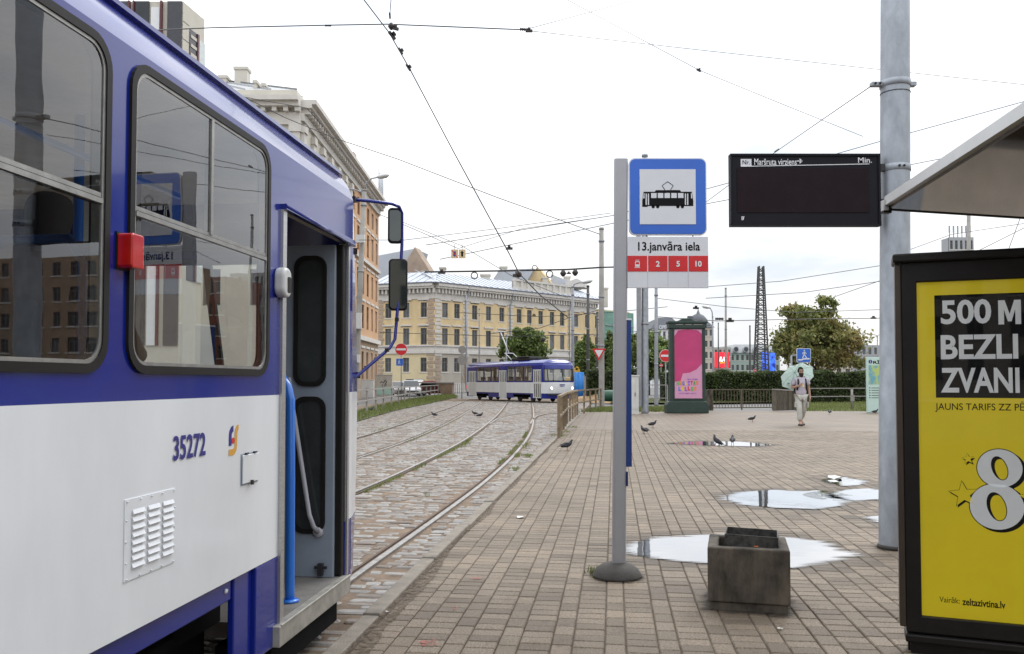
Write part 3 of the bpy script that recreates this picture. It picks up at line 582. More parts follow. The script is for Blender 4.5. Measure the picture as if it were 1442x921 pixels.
# ---------------------------------------------------------------- trams (local frame: x forward, y inward from the door side, z up from the paving)
BW = 2.5
def body_loop(z, ins, Lf, Lr, s0=-6.7, s1=5.1, n=10, p=.9):
    P = []; c = BW/2; hw = c-ins
    def sg(v): return math.copysign(abs(v)**p, v)
    for i in range(n+1):
        t = PI*i/n; P.append((s1+Lf*abs(math.sin(t))**p, c-hw*sg(math.cos(t)), z))
    for i in range(n+1):
        t = PI*i/n; P.append((s0-Lr*abs(math.sin(t))**p, c+hw*sg(math.cos(t)), z))
    return P
def make_tram(label, loc, rz, opened, number, detail):
    T = thing('tram', label, 'tram', loc, rz, 'blue and white trams')
    wins = [(2.645, 3.80), (1.36, 2.525), (.10, 1.24), (-2.40, -1.26), (-3.66, -2.52), (-4.92, -3.78)]
    doors = [(4.0, 4.985), (-1.12, -.06), (-6.35, -5.12)]
    WZ0, WZ1 = 1.43, 2.485; BZ, WB, TOP, DT = 1.335, .565, 2.52, 2.235
    # walls, door side: white panel and blue window band with rounded openings
    for inner in (False, True):
        yy = .035 if inner else 0.0; flip = inner
        m = MB(); w2 = MB()
        def q(mb, s0, s1, z0, z1):
            f = [(0,1,2,3)]; mb.add([(s0,yy,z0),(s1,yy,z0),(s1,yy,z1),(s0,yy,z1)], f)
        cuts = sorted([-6.7, 5.1]+[a for d in doors for a in d]); seg = [(cuts[i], cuts[i+1]) for i in range(0, len(cuts), 2)]
        for a, b in seg:
            q(w2, a, b, WB, BZ); q(m, a, b, BZ, BZ+.001) if False else None
            ws = sorted([x for x in wins if x[0] > a-.01 and x[1] < b+.01])
            cur = a
            for i, (s0, s1) in enumerate(ws):
                nx = (s1+ws[i+1][0])/2 if i+1 < len(ws) else b
                hole = rrect(s0, s1, WZ0, WZ1, .10); n = 7
                corners = [(nx, TOP), (cur, TOP), (cur, BZ), (nx, BZ)]
                vs = [(x, yy, z) for x, z in hole]+[(x, yy, z) for x, z in corners]; o = len(hole); fs = []
                for c in range(4):
                    for k in range(6): fs.append((c*n+k, o+c, c*n+k+1))
                    c2 = (c+1) % 4; fs.append((c*n+6, o+c, o+c2, c2*n))
                m.add(vs, fs); cur = nx
            if not ws: q(m, a, b, BZ, TOP)
        for a, b in doors: q(m, a, b, DT, TOP)
        if inner: m.v = m.v; side = MB(); side.add(m.v, m.f); side.add(w2.v, w2.f); side.build('inner_lining', INTERIOR, T)
        else:
            m.build('window_band', TRAM_BLUE, T); w2.build('side_panel', TRAM_WHITE, T)
    # windows
    for k, (s0, s1) in enumerate(wins):
        m = MB(); m.ring(rrect(s0-.004, s1+.004, WZ0-.004, WZ1+.004, .104), rrect(s0+.024, s1-.024, WZ0+.024, WZ1-.024, .08), (0,0,0), (1,0,0), (0,0,1), .011, -.045)
        win = m.build('window', RUBBER, T)
        m = MB(); m.ring(rrect(s0+.024, s1-.024, WZ0+.024, WZ1-.024, .08), rrect(s0+.036, s1-.036, WZ0+.036, WZ1-.036, .07), (0,0,0), (1,0,0), (0,0,1), .006, -.03)
        if detail:
            m.box(s0+.035, s1-.035, -.010, .02, 1.958, 1.974); m.box(s0+.035, s1-.035, -.004, .02, 1.978, 1.992)
            sm_ = (s0+s1)/2; m.box(sm_-.010, sm_+.010, -.009, .02, 1.985, WZ1-.035)
        m.build('frame', TFRAME if detail else ALU, win)
        m = MB(); m.add([(x, -.002, z) for x, z in rrect(s0+.028, s1-.028, WZ0+.028, WZ1-.028, .076)], [tuple(range(28))]); m.build('pane', TGLASS, win)
    # far side wall with plain openings and panes
    m = MB(); y = BW
    cuts = sorted([-6.7, 5.1]+[a for x in [(4.1,4.9),(-1.1,-.1),(-6.3,-5.2)]+wins for a in x])
    m.add([(-6.7,y,WB),(5.1,y,WB),(5.1,y,BZ+.1),(-6.7,y,BZ+.1)], [(0,1,2,3)]); m.add([(-6.7,y,WZ1-.1),(5.1,y,WZ1-.1),(5.1,y,TOP),(-6.7,y,TOP)], [(0,1,2,3)])
    for i in range(0, len(cuts), 2): m.add([(cuts[i],y,BZ),(cuts[i+1],y,BZ),(cuts[i+1],y,TOP),(cuts[i],y,TOP)], [(0,1,2,3)])
    m.build('far_wall', [TRAM_BLUE], T); fl_ = MB(); fl_.add([(a_, y-.02, c_) for a_, b_, c_ in m.v], m.f); fl_.build('far_lining', INTERIOR, T)
    m = MB(); m.add([(-6.6,y-.03,WZ0),(5.0,y-.03,WZ0),(5.0,y-.01,WZ1),(-6.6,y-.01,WZ1)], [(0,1,2,3)]); m.build('far_pane', TGLASS, T)
    # upper body, gutter and roof as one loft
    lv = [(TOP, .0, .52, .30), (2.585, .022, .47, .29), (2.64, .055, .42, .27), (2.675, .088, .40, .26), (2.683, .070, .42, .27), (2.700, .070, .42, .27), (2.708, .100, .39, .25), (2.78, .20, .32, .2), (2.87, .42, .2, .1), (2.925, .75, .05, .0), (2.95, 1.1, -.2, -.2)]
    m = MB(); n = 22; vs = []
    for z, i, a, b in lv: vs += body_loop(z, i, a, b)
    fs = [(k*n+j, k*n+(j+1) % n, (k+1)*n+(j+1) % n, (k+1)*n+j) for k in range(len(lv)-1) for j in range(n)]+[tuple((len(lv)-1)*n+j for j in range(n))]
    m.add(vs, fs, 0, True); rf = m.build('roof', TRAM_BLUE, T); rf.data.polygons.foreach_set('use_smooth', [True]*len(rf.data.polygons))
    if hasattr(rf.data, 'set_sharp_from_angle'): rf.data.set_sharp_from_angle(angle=R(40))
    # nose and tail
    rows = [(.20, .62, .40), (WB, .74, .46), (.95, .82, .46), (BZ, .84, .46), (1.44, .83, .46), (1.85, .72, .42), (2.24, .60, .36), (TOP, .52, .30)]
    for end in (0, 1):
        m = MB(); n = 11; vs = []
        for z, a, b in rows:
            lp = body_loop(z, 0, a, b); vs += lp[:11] if end == 0 else lp[11:]
        for k in range(len(rows)-1):
            for j in range(n-1):
                mi = 1 if rows[k][0] in (WB, .95) else (2 if rows[k][0] in (1.44, 1.85) and 1 <= j <= 8 and not (j in (2, 7) and False) else 0)
                m.add([], []); m.f.append((k*n+j, k*n+j+1, (k+1)*n+j+1, (k+1)*n+j)); m.m.append(mi); m.s.append(True)
        m.v = vs; m.build('nose' if end == 0 else 'tail', [TRAM_BLUE, TRAM_WHITE, TGLASS], T)
    lp = body_loop(1.84, -.004, .725, .4)
    m = MB()
    for j in (2, 5, 8):
        a0 = body_loop(1.44, -.006, .835, .4)[j]; a1 = body_loop(2.24, -.006, .605, .4)[j]; m.bar(a0, a1, .06, .03)
    for j in range(1, 9):
        a0 = body_loop(1.44, -.006, .835, .4)[j:j+2]; a1 = body_loop(2.24, -.006, .605, .4)[j:j+2]; m.bar(a0[0], a0[1], .03, .04); m.bar(a1[0], a1[1], .03, .04)
    m.build('windscreen_frame', RUBBER, T)
    # lamps, bumper, route box
    for j, yy in ((0, .42), (1, BW-.42)):
        m = MB(); sx = 5.1+.80*abs(math.sin(math.acos(min(1, abs((BW/2-yy)/(BW/2))**(1/.9)))))**.9
        m.lathe([(.02,-.05),(.11,-.05),(.12,.0),(.10,.012)], (sx, yy, .93), 16, ax=(V((0,1,0)), V((0,0,1)), V((1,0,0)))); hl = m.build('headlight', ALU, T)
        m = MB(); m.lathe([(.0,.0),(.095,.006),(.06,.03),(.01,.04)], (sx+.01, yy, .93), 16, ax=(V((0,1,0)), V((0,0,1)), V((1,0,0)))); m.build('lens', LAMPGLOW if not detail else PANE, hl)
    lp = body_loop(.5, -.05, .80, .5)[2:9]; m = MB(); m.tube([V(p) for p in lp], .05, 8); m.build('bumper', DARKMETAL, T)
    m = MB(); m.box(5.48, 5.60, .95, 1.55, 2.30, 2.50); rb = m.build('route_box', DARKMETAL, T)
    m = MB(); m.box(5.60, 5.606, 1.10, 1.40, 2.32, 2.48); m.build('route_plate', DECAL_RED, rb)
    text(rb, number, SIGNWHITE, (5.607, 1.18, 2.335), (0,1,0), (0,0,1), h=.13, bold=.02)
    # skirt: a recessed strip over the bogies, deeper boxes between them
    for s0, s1, z0, yy in ((-6.7, -5.75, .20, .02), (-5.75, -3.0, .45, .03), (-3.0, -1.12, .20, .02), (-.06, 1.0, .20, .02), (1.0, 3.52, .465, .03), (3.52, 3.705, .15, .02), (3.70, 3.97, .145, .0), (4.985, 5.1, .15, .0)):
        for side in (0, 1):
            m = MB(); a, b = (yy, yy+.03) if side == 0 else (BW-yy-.03, BW-yy); m.box(s0+.002, s1-.002, a, b, z0, WB-.002); m.build('skirt', TRAM_BLUE, T, bev=.006)
    # floor, ceiling, underframe, bogies
    m = MB(); m.box(-6.6, 3.94, .05, BW-.05, .80, .85); m.box(3.94, 5.2, .62, BW-.05, .80, .85); m.build('floor', FLOORGREY, T)
    m = MB(); m.box(-6.6, 3.94, .28, BW-.28, .25, .79); m.box(4.0, 5.3, .75, BW-.2, .2, .79); m.build('underframe', BLACKGAP, T)
    for c in (2.25, -4.35):
        for dx in (-.95, .95):
            for side in (.42, BW-.42):
                m = MB(); ax = (V((1,0,0)), V((0,0,1)), V((0,-1 if side < 1 else 1,0)))
                m.lathe([(.05,-.05),(.34,-.05),(.35,0),(.33,.03),(.2,.03),(.08,.06),(.02,.06)], (c+dx, side, TZ+.35), 20, ax=ax, sm=False); m.build('wheel', DARKMETAL, T)
        [MB().bar((c-1.25,q_,.38), (c+1.25,q_,.38), .1, .16).build('bogie_frame', BLACKGAP, T) for q_ in (.33, BW-.33)]; MB().box(c-.35, c+.35, .30, .40, .12, .42).build('bogie_spring', BLACKGAP, T)
    # doors
    for k, (a, b) in enumerate(doors):
        pm_ = ALU if detail else TRAM_WHITE; MB().box(a-.05, a-.004, -.014, .05, .24, DT+.0).build('door_post', pm_, T); MB().box(b+.004, b+.035, -.010, .05, .24, DT+.0).build('door_post', pm_, T)
        if opened and k == 0: continue
        n = 4; ww = (b-a)/n
        for i in range(n):
            x0, x1 = a+i*ww+.004, a+(i+1)*ww-.004; m = MB()
            m.ring([(x1,DT-.01),(x0,DT-.01),(x0,.24),(x1,.24)], [(x1-.055,DT-.09),(x0+.055,DT-.09),(x0+.055,.30),(x1-.055,.30)], (0,.02,0), (1,0,0), (0,0,1), .012, -.02)
            m.box(x0+.05, x1-.05, .012, .03, 1.22, 1.36)
            if k: m.box(x0+.05, x1-.05, .014, .03, .28, 1.24)
            leaf = m.build('door', DOORWHITE, T)
            m = MB(); m.add([(x0+.05,.024,.3),(x1-.05,.024,.3),(x1-.05,.024,DT-.08),(x0+.05,.024,DT-.08)], [(0,1,2,3)]); m.build('pane', DGLASS, leaf)
    return T
LAMPGLOW = M('headlight_lens', (.9, .9, .86), .2, emit=2.2, var=.02)
DOORWHITE = M('door_white', (.62, .63, .63), .4, var=.05)
def on_wall(x, y, l=-1.6):
    r = ray(x, y); t = l/(E.dot(r)); p = r*t; return V((p.dot(D), 0, EYE+p.z))

NT = make_tram('large blue and white tram with open front door, cut off by the left picture edge', sl(0, -1.6), DANG, True, '5', True)
m = MB(); m.box(.9, 3.90, .34, .36, -.02, .56); m.build('dark_infill_sheet', BLACKGAP, NT)  # black sheet added so the wheel opening looks dark under the tram
# driver-side bulkhead and opened folding door leaves
X, Y_, Z_ = V((1,0,0)), V((0,1,0)), V((0,0,1))
m = MB(); m.box(3.94, 4.99, .012, .62, .17, .245); m.box(3.94, 4.99, .60, .64, .245, .80); m.build('step_well', FLOORGREY, NT)
m = MB(); m.box(3.90, 4.985, -.035, .03, .145, .243); m.box(3.92, 4.985, -.038, -.026, .235, .249); m.build('step_edge', STEPALU, NT, bev=.004)
m = MB(); m.box(3.93, 4.9, .02, .3, .0, .135); m.ext([(4.62,.0),(4.90,.135),(4.62,.135)], (0,.05,0), X, Z_, -.02); m.build('step_bracket', BLACKGAP, NT)
m = MB(); m.box(3.95, 5.06, -.03, .0, 2.235, 2.262); m.tube([(3.95,-.02,2.25),(5.06,-.02,2.235)], .014, 6); m.build('door_drip_rail', TRAM_BLUE, NT)
m = MB(); m.box(4.0, 4.035, .018, .11, .25, 2.22); m.build('door_seal', RUBBER, NT, bev=.008)
m = MB(); m.box(4.925, 4.98, .004, .055, .25, 2.22); m.build('door_seal', RUBBER, NT, bev=.008)
m = MB(); m.box(4.90, 4.93, .045, .42, .245, 2.215); leaf = m.build('door', GREYDOOR, NT, bev=.004)
for z0, z1 in ((1.37, 2.15), (.50, 1.31)):
    m = MB(); m.ring(rrect(-.295, -.095, z0, z1, .07), rrect(-.270, -.120, z0+.028, z1-.028, .05), (4.897, 0, 0), (0,-1,0), Z_, -.004, .010); m.build('window_seal', RUBBER, leaf)
    m = MB(); m.add([(4.893, -a, b) for a, b in rrect(-.278, -.112, z0+.02, z1-.02, .05)], [tuple(range(28))]); m.build('pane', M('door_pane_dark', (.035,.04,.042), .08, var=.2), leaf)
m = MB(); m.box(4.868, 4.895, .10, .13, .26, .33); m.box(4.87, 4.885, .075, .15, .30, .315); m.build('catch', DARKMETAL, leaf)
m = MB(); m.tube([(4.52,.30,1.36),(4.46,.24,1.41),(4.41,.17,1.42),(4.385,.13,1.37),(4.375,.11,1.3),(4.36,.10,.9),(4.34,.09,.30),(4.34,.09,.247)], .025, 10); m.lathe([(.05,.247),(.05,.256),(.03,.262)], (4.34,.09,0), 12); m.build('handrail', BLUERAIL, NT)
m = MB(); m.tube([(4.86,.31,1.42),(4.85,.30,1.36),(4.84,.17,.62),(4.845,.145,.55),(4.895,.135,.51)], .014, 8); m.lathe([(.035,-.0),(.03,.01)], (4.895,.135,.51), 10, ax=(Y_, Z_, -X)); m.build('handrail', GREYTUBE, NT)
BULK = M('bulkhead_grey', (.30,.31,.30), .6); MB().box(5.06, 5.1, .4, BW-.2, .85, 1.42).build('dashboard', BULK, NT); MB().box(3.96, 4.0, .75, BW-.2, .85, 1.55).build('bulkhead', BULK, NT); MB().box(3.96, 4.0, .75, .82, 1.55, 2.45).build('bulkhead_post', BULK, NT)
# interior as seen through the windows
m = MB(); m.box(-6.5, 5, .06, BW-.06, 2.50, 2.515); m.build('ceiling', M('ceiling_white', (.78,.78,.75), .6), NT)
m = MB(); m.box(2.02, 2.06, .45, 1.6, .85, 2.1); m.build('partition', M('partition_grey', (.62,.66,.66), .5), NT)
m = MB(); m.box(2.6, 3.5, BW-.10, BW-.06, 1.55, 1.78); m.box(.8, 2.3, BW-.10, BW-.06, 1.55, 1.78); m.build('green_panel', M('panel_green', (.05,.32,.08), .5), NT)
m = MB(); m.box(.5, 2.5, BW-.16, BW-.06, .85, 1.54); m.build('cabinet', M('cabinet_white', (.68,.67,.64), .5), NT)
SEATM = M('seat_shell', (.16, .07, .05), .6, var=.2)
def seat(s, y, mat):
    m = MB(); m.ext([(0,1.27),(.40,1.25),(.44,1.28),(.42,1.32),(.07,1.33),(-.03,1.86),(-.08,1.88),(-.10,1.84),(-.02,1.30)], (s,y+.42,0), X, Z_, .42); st = m.build('seat', mat, NT, bev=.02)
    m = MB(); m.tube([(s-.09,y+.04,1.30),(s-.10,y+.04,1.80),(s-.09,y+.10,1.88),(s-.09,y+.34,1.88),(s-.10,y+.40,1.80),(s-.09,y+.40,1.30)], .018, 8); m.build('grab_bar', BLUERAIL, st)
    m = MB(); m.box(s+.05, s+.12, y+.15, y+.27, .85, 1.27); m.build('pedestal', DARKMETAL, st)
for s in (-1.8, -.9, .9, 1.75, 2.75): seat(s, .12, SEATM)
for s in (.6, 1.5, 2.4, 3.2): seat(s, 1.75, SEATM)
m = MB(); m.tube([(3.2,.55,.85),(3.2,.55,2.48)], .02, 8); m.tube([(1.5,.55,.85),(1.5,.55,2.48)], .02, 8); m.tube([(-5,.5,2.3),(3.9,.5,2.3)], .016, 8); m.tube([(2.06,.3,1.70),(2.06,1.5,1.70)], .02, 8); m.tube([(2.3,BW-.2,1.56),(.6,BW-.2,1.56)], .02, 8); m.build('grab_pole', BLUERAIL, NT)
m = MB(); m.box(3.05, 3.09, .7, 1.6, 1.45, 1.78); m.build('notice_panel', M('notice_orange', (.45,.09,.03), .5), NT)
m = MB(); m.box(3.55, 3.57, .6, .8, .9, 2.3); m.build('ticket_post', ALU, NT)
# things on the outside wall
a, b = on_wall(161, 330), on_wall(191, 384); m = MB(); m.ext(rrect(2.578, 2.65, 1.768, 1.882, .010, 3), (0,-.002,0), X, Z_, .055); lamp = m.build('side_marker_lamp', REDLAMP, NT, bev=.006)
m = MB(); m.box(2.574, 2.654, -.006, .0, 1.764, 1.886); m.build('lamp_base', RUBBER, lamp)
m = MB(); m.ext(rrect(3.865, 3.965, 1.80, 1.945, .045, 6), (0,0,0), X, Z_, .055); rd = m.build('card_reader', WHITEPLASTIC, NT, bev=.015, seg=3)
m = MB(); m.ext(rrect(3.905, 3.945, 1.825, 1.90, .008, 3), (0,-.054,0), X, Z_, .004); m.build('reader_screen', RUBBER, rd)
# vent panel with louvres
vp = MB(); vp.box(2.648, 2.972, -.003, 0, .738, 1.010); vent = vp.build('vent_panel', TRAM_WHITE, NT, bev=.002)
m = MB()
for s0, s1 in ((2.69, 2.764), (2.787, 2.861), (2.884, 2.955)):
    for i in range(8):
        z = .775+i*.0255
        m.add([(s0,-.005,z),(s1,-.005,z),(s1,-.024,z+.006),(s0,-.024,z+.006),(s0,-.005,z+.019),(s1,-.005,z+.019)], [(0,1,2,3),(3,2,5,4),(0,3,4),(1,5,2)]) if False else m.add([(s0,-.005,z),(s1,-.005,z),(s1,-.0115,z+.004),(s0,-.0115,z+.004),(s0,-.005,z+.018),(s1,-.005,z+.018)], [(0,1,2,3),(3,2,5,4),(0,3,4),(1,5,2)])
m.build('louvres', TRAM_WHITE, vent)
m = MB()
for s in (2.66, 2.74, 2.81, 2.88, 2.96):
    for z in (.746, 1.002): m.lathe([(.004,0),(.003,.003)], (s, -.005, z), 6, ax=(X, Z_, -Y_))
for z in (.80, .87, .94):
    for s in (2.655, 2.966): m.lathe([(.004,0),(.003,.003)], (s, -.005, z), 6, ax=(X, Z_, -Y_))
m.build('rivets', TRAM_WHITE, vent)
# filler flap with hinges
m = MB(); m.box(3.535, 3.70, -.010, -.004, .955, 1.080); fl = m.build('hatch', TRAM_WHITE, NT, bev=.003)
m = MB(); m.ring([(3.705,1.085),(3.529,1.085),(3.529,.949),(3.705,.949)], [(3.70,1.08),(3.535,1.08),(3.535,.955),(3.70,.955)], (0,0,0), X, Z_, 0, .003); m.build('hatch_gap', GREYDOOR, fl)
m = MB()
for s in (3.57, 3.655): m.tube([(s-.014,-.010,1.085),(s+.014,-.010,1.085)], .005, 6)
m.box(3.61, 3.625, -.02, -.01, .945, .965); m.build('hinge', DARKMETAL, fl)
# panel joints and screws
m = MB()
for s in (1.9,): m.box(s, s+.004, -.003, 0, .565, 1.335)
m.lathe([(.012,0),(.010,.008)], (3.46, .03, .515), 8, ax=(X, Z_, -Y_)); m.build('joint_strip', TRAM_WHITE, NT)
# fleet number and operator mark
text(NT, '35272', DECAL_BLUE, (2.955, -.0015, 1.108), X, Z_, w=.248, h=.092, bold=.022)
lg = MB(); cx0, cz0 = 3.418, 1.085
def arc(cx, cz, r, a0, a1, n=10): return [(cx+r*math.cos(R(a0+(a1-a0)*i/n)), cz+r*math.sin(R(a0+(a1-a0)*i/n))) for i in range(n+1)]
def logo(parent, o, U, W, h, mats, lift=.0015):
    k = h/1.3; o, U, W = V(o), V(U), V(W)
    def shp(pts, mat, name):
        m = MB(); m.ext([(x*k, y*k) for x, y in pts], o+U.cross(W)*lift*.5, U, W, lift*.6); m.build(name, mat, parent)
    shp([(.0,.42),(.0,.85)]+arc(.42,.85,.42,180,90,8)+[(.42,1.0)]+arc(.42,.85,.17,90,180,6)+[(.25,.42)], mats[0], 'mark_left_stroke')
    shp(arc(.40,.62,.14,0,350,16), mats[1], 'mark_dot')
    shp([(.0,.0),(.0,.27),(.42,.27)]+[(.52,.32),(.55,.42),(.56,.95),(.62,1.15),(.74,1.26),(.92,1.30),(.92,1.08),(.83,1.02),(.80,.92),(.79,.40),(.72,.16),(.55,.03),(.42,0)], mats[2], 'mark_right_stroke')
logo(NT, (3.412, 0, 1.088), X, Z_, .128, [DECAL_BLUE, DECAL_RED, DECAL_ORANGE])
# mirrors on their bent blue arm
def npt(x, y, Y): # picture point at depth Y into tram frame
    p = at(x, y, Y); return V((p.dot(D), -(p.dot(E)+1.6), p.z))
m = MB(); arm = [npt(496,281,5.45), npt(520,283,5.5), npt(552,287,5.6), npt(562,291,5.65), npt(566,300,5.7), npt(566,345,5.7), npt(563,400,5.7), npt(559,445,5.68), npt(556,478,5.66), npt(549,490,5.64), npt(500,532,5.5), npt(491,545,5.46)]
m.tube(arm, .0115, 8); ma = m.build('mirror_arm', TRAM_BLUE, NT)
m = MB()
for x, y in ((545,493),(530,506),(516,518),(559,450)): p = npt(x, y, 5.62); m.ob(p, (.012,0,0), (0,.012,0), (0,0,.012))
p = npt(494,541,5.47); m.ob(p, (.03,0,0), (0,.03,0), (0,0,.05)); p = npt(497,281,5.46); m.ob(p, (.03,0,0), (0,.025,0), (0,0,.015)); m.build('clamp', DARKMETAL, ma)
MIRR = M('mirror_glass', (.09, .10, .10), .03, metal=.9, var=.02)
for (x0, x1, y0, y1) in ((546,567,292,342), (547,574,364,437)):
    pa, pb = at(x0, y1, 5.68), at(x1, y0, 5.68); ww, hh = pb.x-pa.x, pb.z-pa.z; c = npt((x0+x1)/2, (y0+y1)/2, 5.68)
    U = V((.30, -.954, 0)).normalized(); U = V((D.dot(V((1,.12,0)).normalized()), -E.dot(V((1,.12,0)).normalized()), 0)); 
    m = MB(); m.ext(rrect(-ww/2, ww/2, -hh/2, hh/2, .028), c, U, Z_, -.05); mr = m.build('mirror', RUBBER, NT, bev=.012, seg=3)
    m = MB(); nn = U.cross(Z_); m.ext(rrect(-ww/2+.012, ww/2-.012, -hh/2+.012, hh/2-.012, .022), c, U, Z_, .002); m.build('mirror_face', MIRR, mr)
# red edge of the tail-lamp sticker on the nose
m = MB(); p = npt(489, 635, 5.42); m.ob(p, (.02,0,0), (0,.008,0), (0,0,.07)); m.build('nose_reflector', REDLAMP, NT)

# ---------------------------------------------------------------- tram stop sign
sp = G(869, 812); root = thing('tram_stop_sign', 'silver post with blue tram stop plate and route panel, on a dark domed foot', 'stop sign', sp)
YS = sp.y
def sx(x, y): p = at(x, y, YS); return V((p.x-sp.x, 0, p.z))
m = MB(); m.lathe([(.178,0),(.176,.012),(.150,.055),(.105,.085),(.06,.098)], (0,0,.004), 32); m.build('foot', CASTDARK, root)
tp, bt = sx(875, 224), sx(871, 800); m = MB(); m.ext(rrect(-.050, .050, -.028, .028, .022, 4), (bt.x+.002, 0, .09), X, Y_, tp.z-.09); post = m.build('post', POSTGREY, root, bev=.004)
ln = (tp.x-bt.x)/(tp.z-bt.z)
for v in post.data.vertices: v.co.x += ln*v.co.z*.85
x0, x1 = sx(885,300).x, sx(994,300).x; z0, z1 = sx(940,332).z, sx(940,224).z
m = MB(); m.ext(rrect(x0, x1, z0, z1, .045), (0,-.004,0), X, Z_, .024); pl = m.build('sign_plate', SIGNWHITE, root)
m = MB(); m.ext(rrect(x0+.008, x1-.008, z0+.008, z1-.008, .040), (0,-.029,0), X, Z_, .003); m.build('blue_field', SIGNBLUE, pl)
a, b = sx(900,317), sx(978,240); m = MB(); m.box(a.x, b.x, -.0355, -.0315, a.z, b.z); m.build('white_square', SIGNWHITE, pl)
# pictogram of a tram
def pic(x, z): return (a.x+(b.x-a.x)*x, a.z+(b.z-a.z)*z)
m = MB(); FQ = -.0358
def pp(pts, mi=0, d=.0008): m.ext([pic(*p) for p in pts], (0, FQ, 0), X, Z_, d, mi)
pp([(.045,.33),(.955,.33),(.955,.43),(.93,.59),(.07,.59),(.045,.43)]); pp([(.27,.59),(.74,.59),(.72,.62),(.29,.62)]); pp([(.04,.33),(.14,.33),(.14,.315),(.05,.315)]); 
for cx_ in (.24, .32, .68, .76): pp([(cx_+.03*math.cos(2*PI*i/14), .318+.03*math.sin(2*PI*i/14)) for i in range(14)])
m.build('tram_pictogram', INK, pl)
m = MB(); FQ = -.0367
for xx in (.215, .335, .455, .575, .695): pp([(xx-.012,.475),(xx+.085,.475),(xx+.085,.565),(xx-.012,.565)])
for xx in (.115, .155, .815, .855): pp([(xx-.010,.35),(xx+.010,.35),(xx+.010,.555),(xx-.010,.555)])
pp([(.06,.47),(.085,.47),(.085,.565),(.075,.565)]); pp([(.94,.47),(.915,.47),(.915,.565),(.925,.565)]); m.build('pictogram_windows', SIGNWHITE, pl)
m = MB(); Q = [pic(.45,.625), pic(.40,.70), pic(.50,.775), pic(.60,.70), pic(.55,.625)]
for p, q in zip(Q[:-1], Q[1:]): m.bar((p[0],FQ,p[1]), (q[0],FQ,q[1]), .004, .0012, up=Y_)
m.build('pictogram_pantograph', INK, pl)
# name and route plate
a2, b2 = sx(883,406), sx(996,334); m = MB(); m.box(a2.x, b2.x, -.026, -.006, a2.z, b2.z); rp = m.build('route_plate', SIGNWHITE, root, bev=.002)
text(rp, '13.janvāra iela', INK, (sx(896,0).x, -.026, sx(0,357.5).z), X, Z_, w=sx(982,0).x-sx(896,0).x, h=sx(0,341).z-sx(0,357.5).z, bold=.016)
zc0, zc1 = sx(0,383).z, sx(0,361).z; wq = (b2.x-a2.x)/4
for i, tx in enumerate(('', '2', '5', '10')):
    x_0, x_1 = a2.x+i*wq+(.0 if i == 0 else .003), a2.x+(i+1)*wq-(.003 if i < 3 else 0)
    m = MB(); m.box(x_0+.001, x_1-.001, -.0285, -.0262, zc0, zc1); rf = m.build('route_field', SIGNRED, rp); cxx = (x_0+x_1)/2
    if tx: text(rf, tx, LETTERWHITE, (cxx, -.0287, zc0+.034), X, Z_, h=.042, bold=.03, align='c')
    else:
        m = MB(); m.ext(rrect(cxx-.017, cxx+.017, zc0+.034, zc0+.074, .006, 3), (0,-.0287,0), X, Z_, .0008); m.bar((cxx-.014,-.029,zc0+.082), (cxx+.014,-.029,zc0+.082), .004, .001, up=Y_); m.bar((cxx-.02,-.029,zc0+.028), (cxx+.02,-.029,zc0+.028), .004, .001, up=Y_); m.build('tram_symbol', LETTERWHITE, rf)
        m = MB(); m.box(cxx-.012, cxx+.012, -.0302, -.0296, zc0+.052, zc0+.068); m.build('symbol_window', SIGNRED, rf)
    if i: m = MB(); m.box(a2.x+i*wq-.001, a2.x+i*wq+.001, -.0268, -.0258, a2.z+.004, zc0); m.build('divider', POSTGREY, rp)
m = MB()
for xx in (910, 975): p = sx(xx, 334); m.lathe([(.005,-.02),(.004,.012)], (p.x,-.015,p.z), 6)
m.build('clip', DARKMETAL, rp)
# timetable case standing edge-on behind the post
p0, p1 = sx(885.5,657), sx(885.5,451); m = MB(); m.box(p0.x-.022, p0.x+.020, -.02, .42, p0.z, p1.z); tb = m.build('timetable_case', DEEPBLUE, root, bev=.004)
m = MB(); m.box(p0.x-.022, p0.x+.024, -.024, .424, p1.z, p1.z+.012); m.build('case_cap', SIGNWHITE, tb)
m = MB(); p = sx(883, 684); q = sx(883,664); m.box(p.x-.006, p.x+.004, -.03, -.005, p.z, q.z); m.build('bracket', DEEPBLUE, root)

# ---------------------------------------------------------------- concrete bin
bl, brr = G(997, 861), G(1113, 865); cxy = (bl+brr)/2; wv = (brr-bl); ww = wv.length; ang = -R(14.5)
root = thing('litter_bin', 'square dark concrete litter bin with sooty metal insert on the platform', 'litter bin', (cxy.x, cxy.y, 0), ang)
hw = ww/2; dep = .47; ht = .385
m = MB(); m.ext(rrect(-hw, hw, 0, dep, .015, 3), (0,0,.055), X, Y_, ht-.055)
m = MB(); o_ = [(hw+.004,dep+.004),(-hw-.004,dep+.004),(-hw-.004,-.004),(hw+.004,-.004)]
m.ring([(hw,dep),(-hw,dep),(-hw,0),(hw,0)], [(hw-.065,dep-.065),(-hw+.065,dep-.065),(-hw+.065,.065),(hw-.065,.065)], (0,0,0), X, Y_, .052, ht); m.build('shell', BINCONC, root, bev=.012, seg=3)
m = MB(); m.ring([(hw-.015,dep-.015),(-hw+.015,dep-.015),(-hw+.015,.012),(hw-.015,.012)], [(hw-.08,dep-.08),(-hw+.08,dep-.08),(-hw+.08,.08),(hw-.08,.08)], (0,0,0), X, Y_, .0, .05); m.box(-hw+.06, hw-.06, .06, dep-.06, .05, .08); m.build('plinth', BINCONC, root)
ix = hw-.078
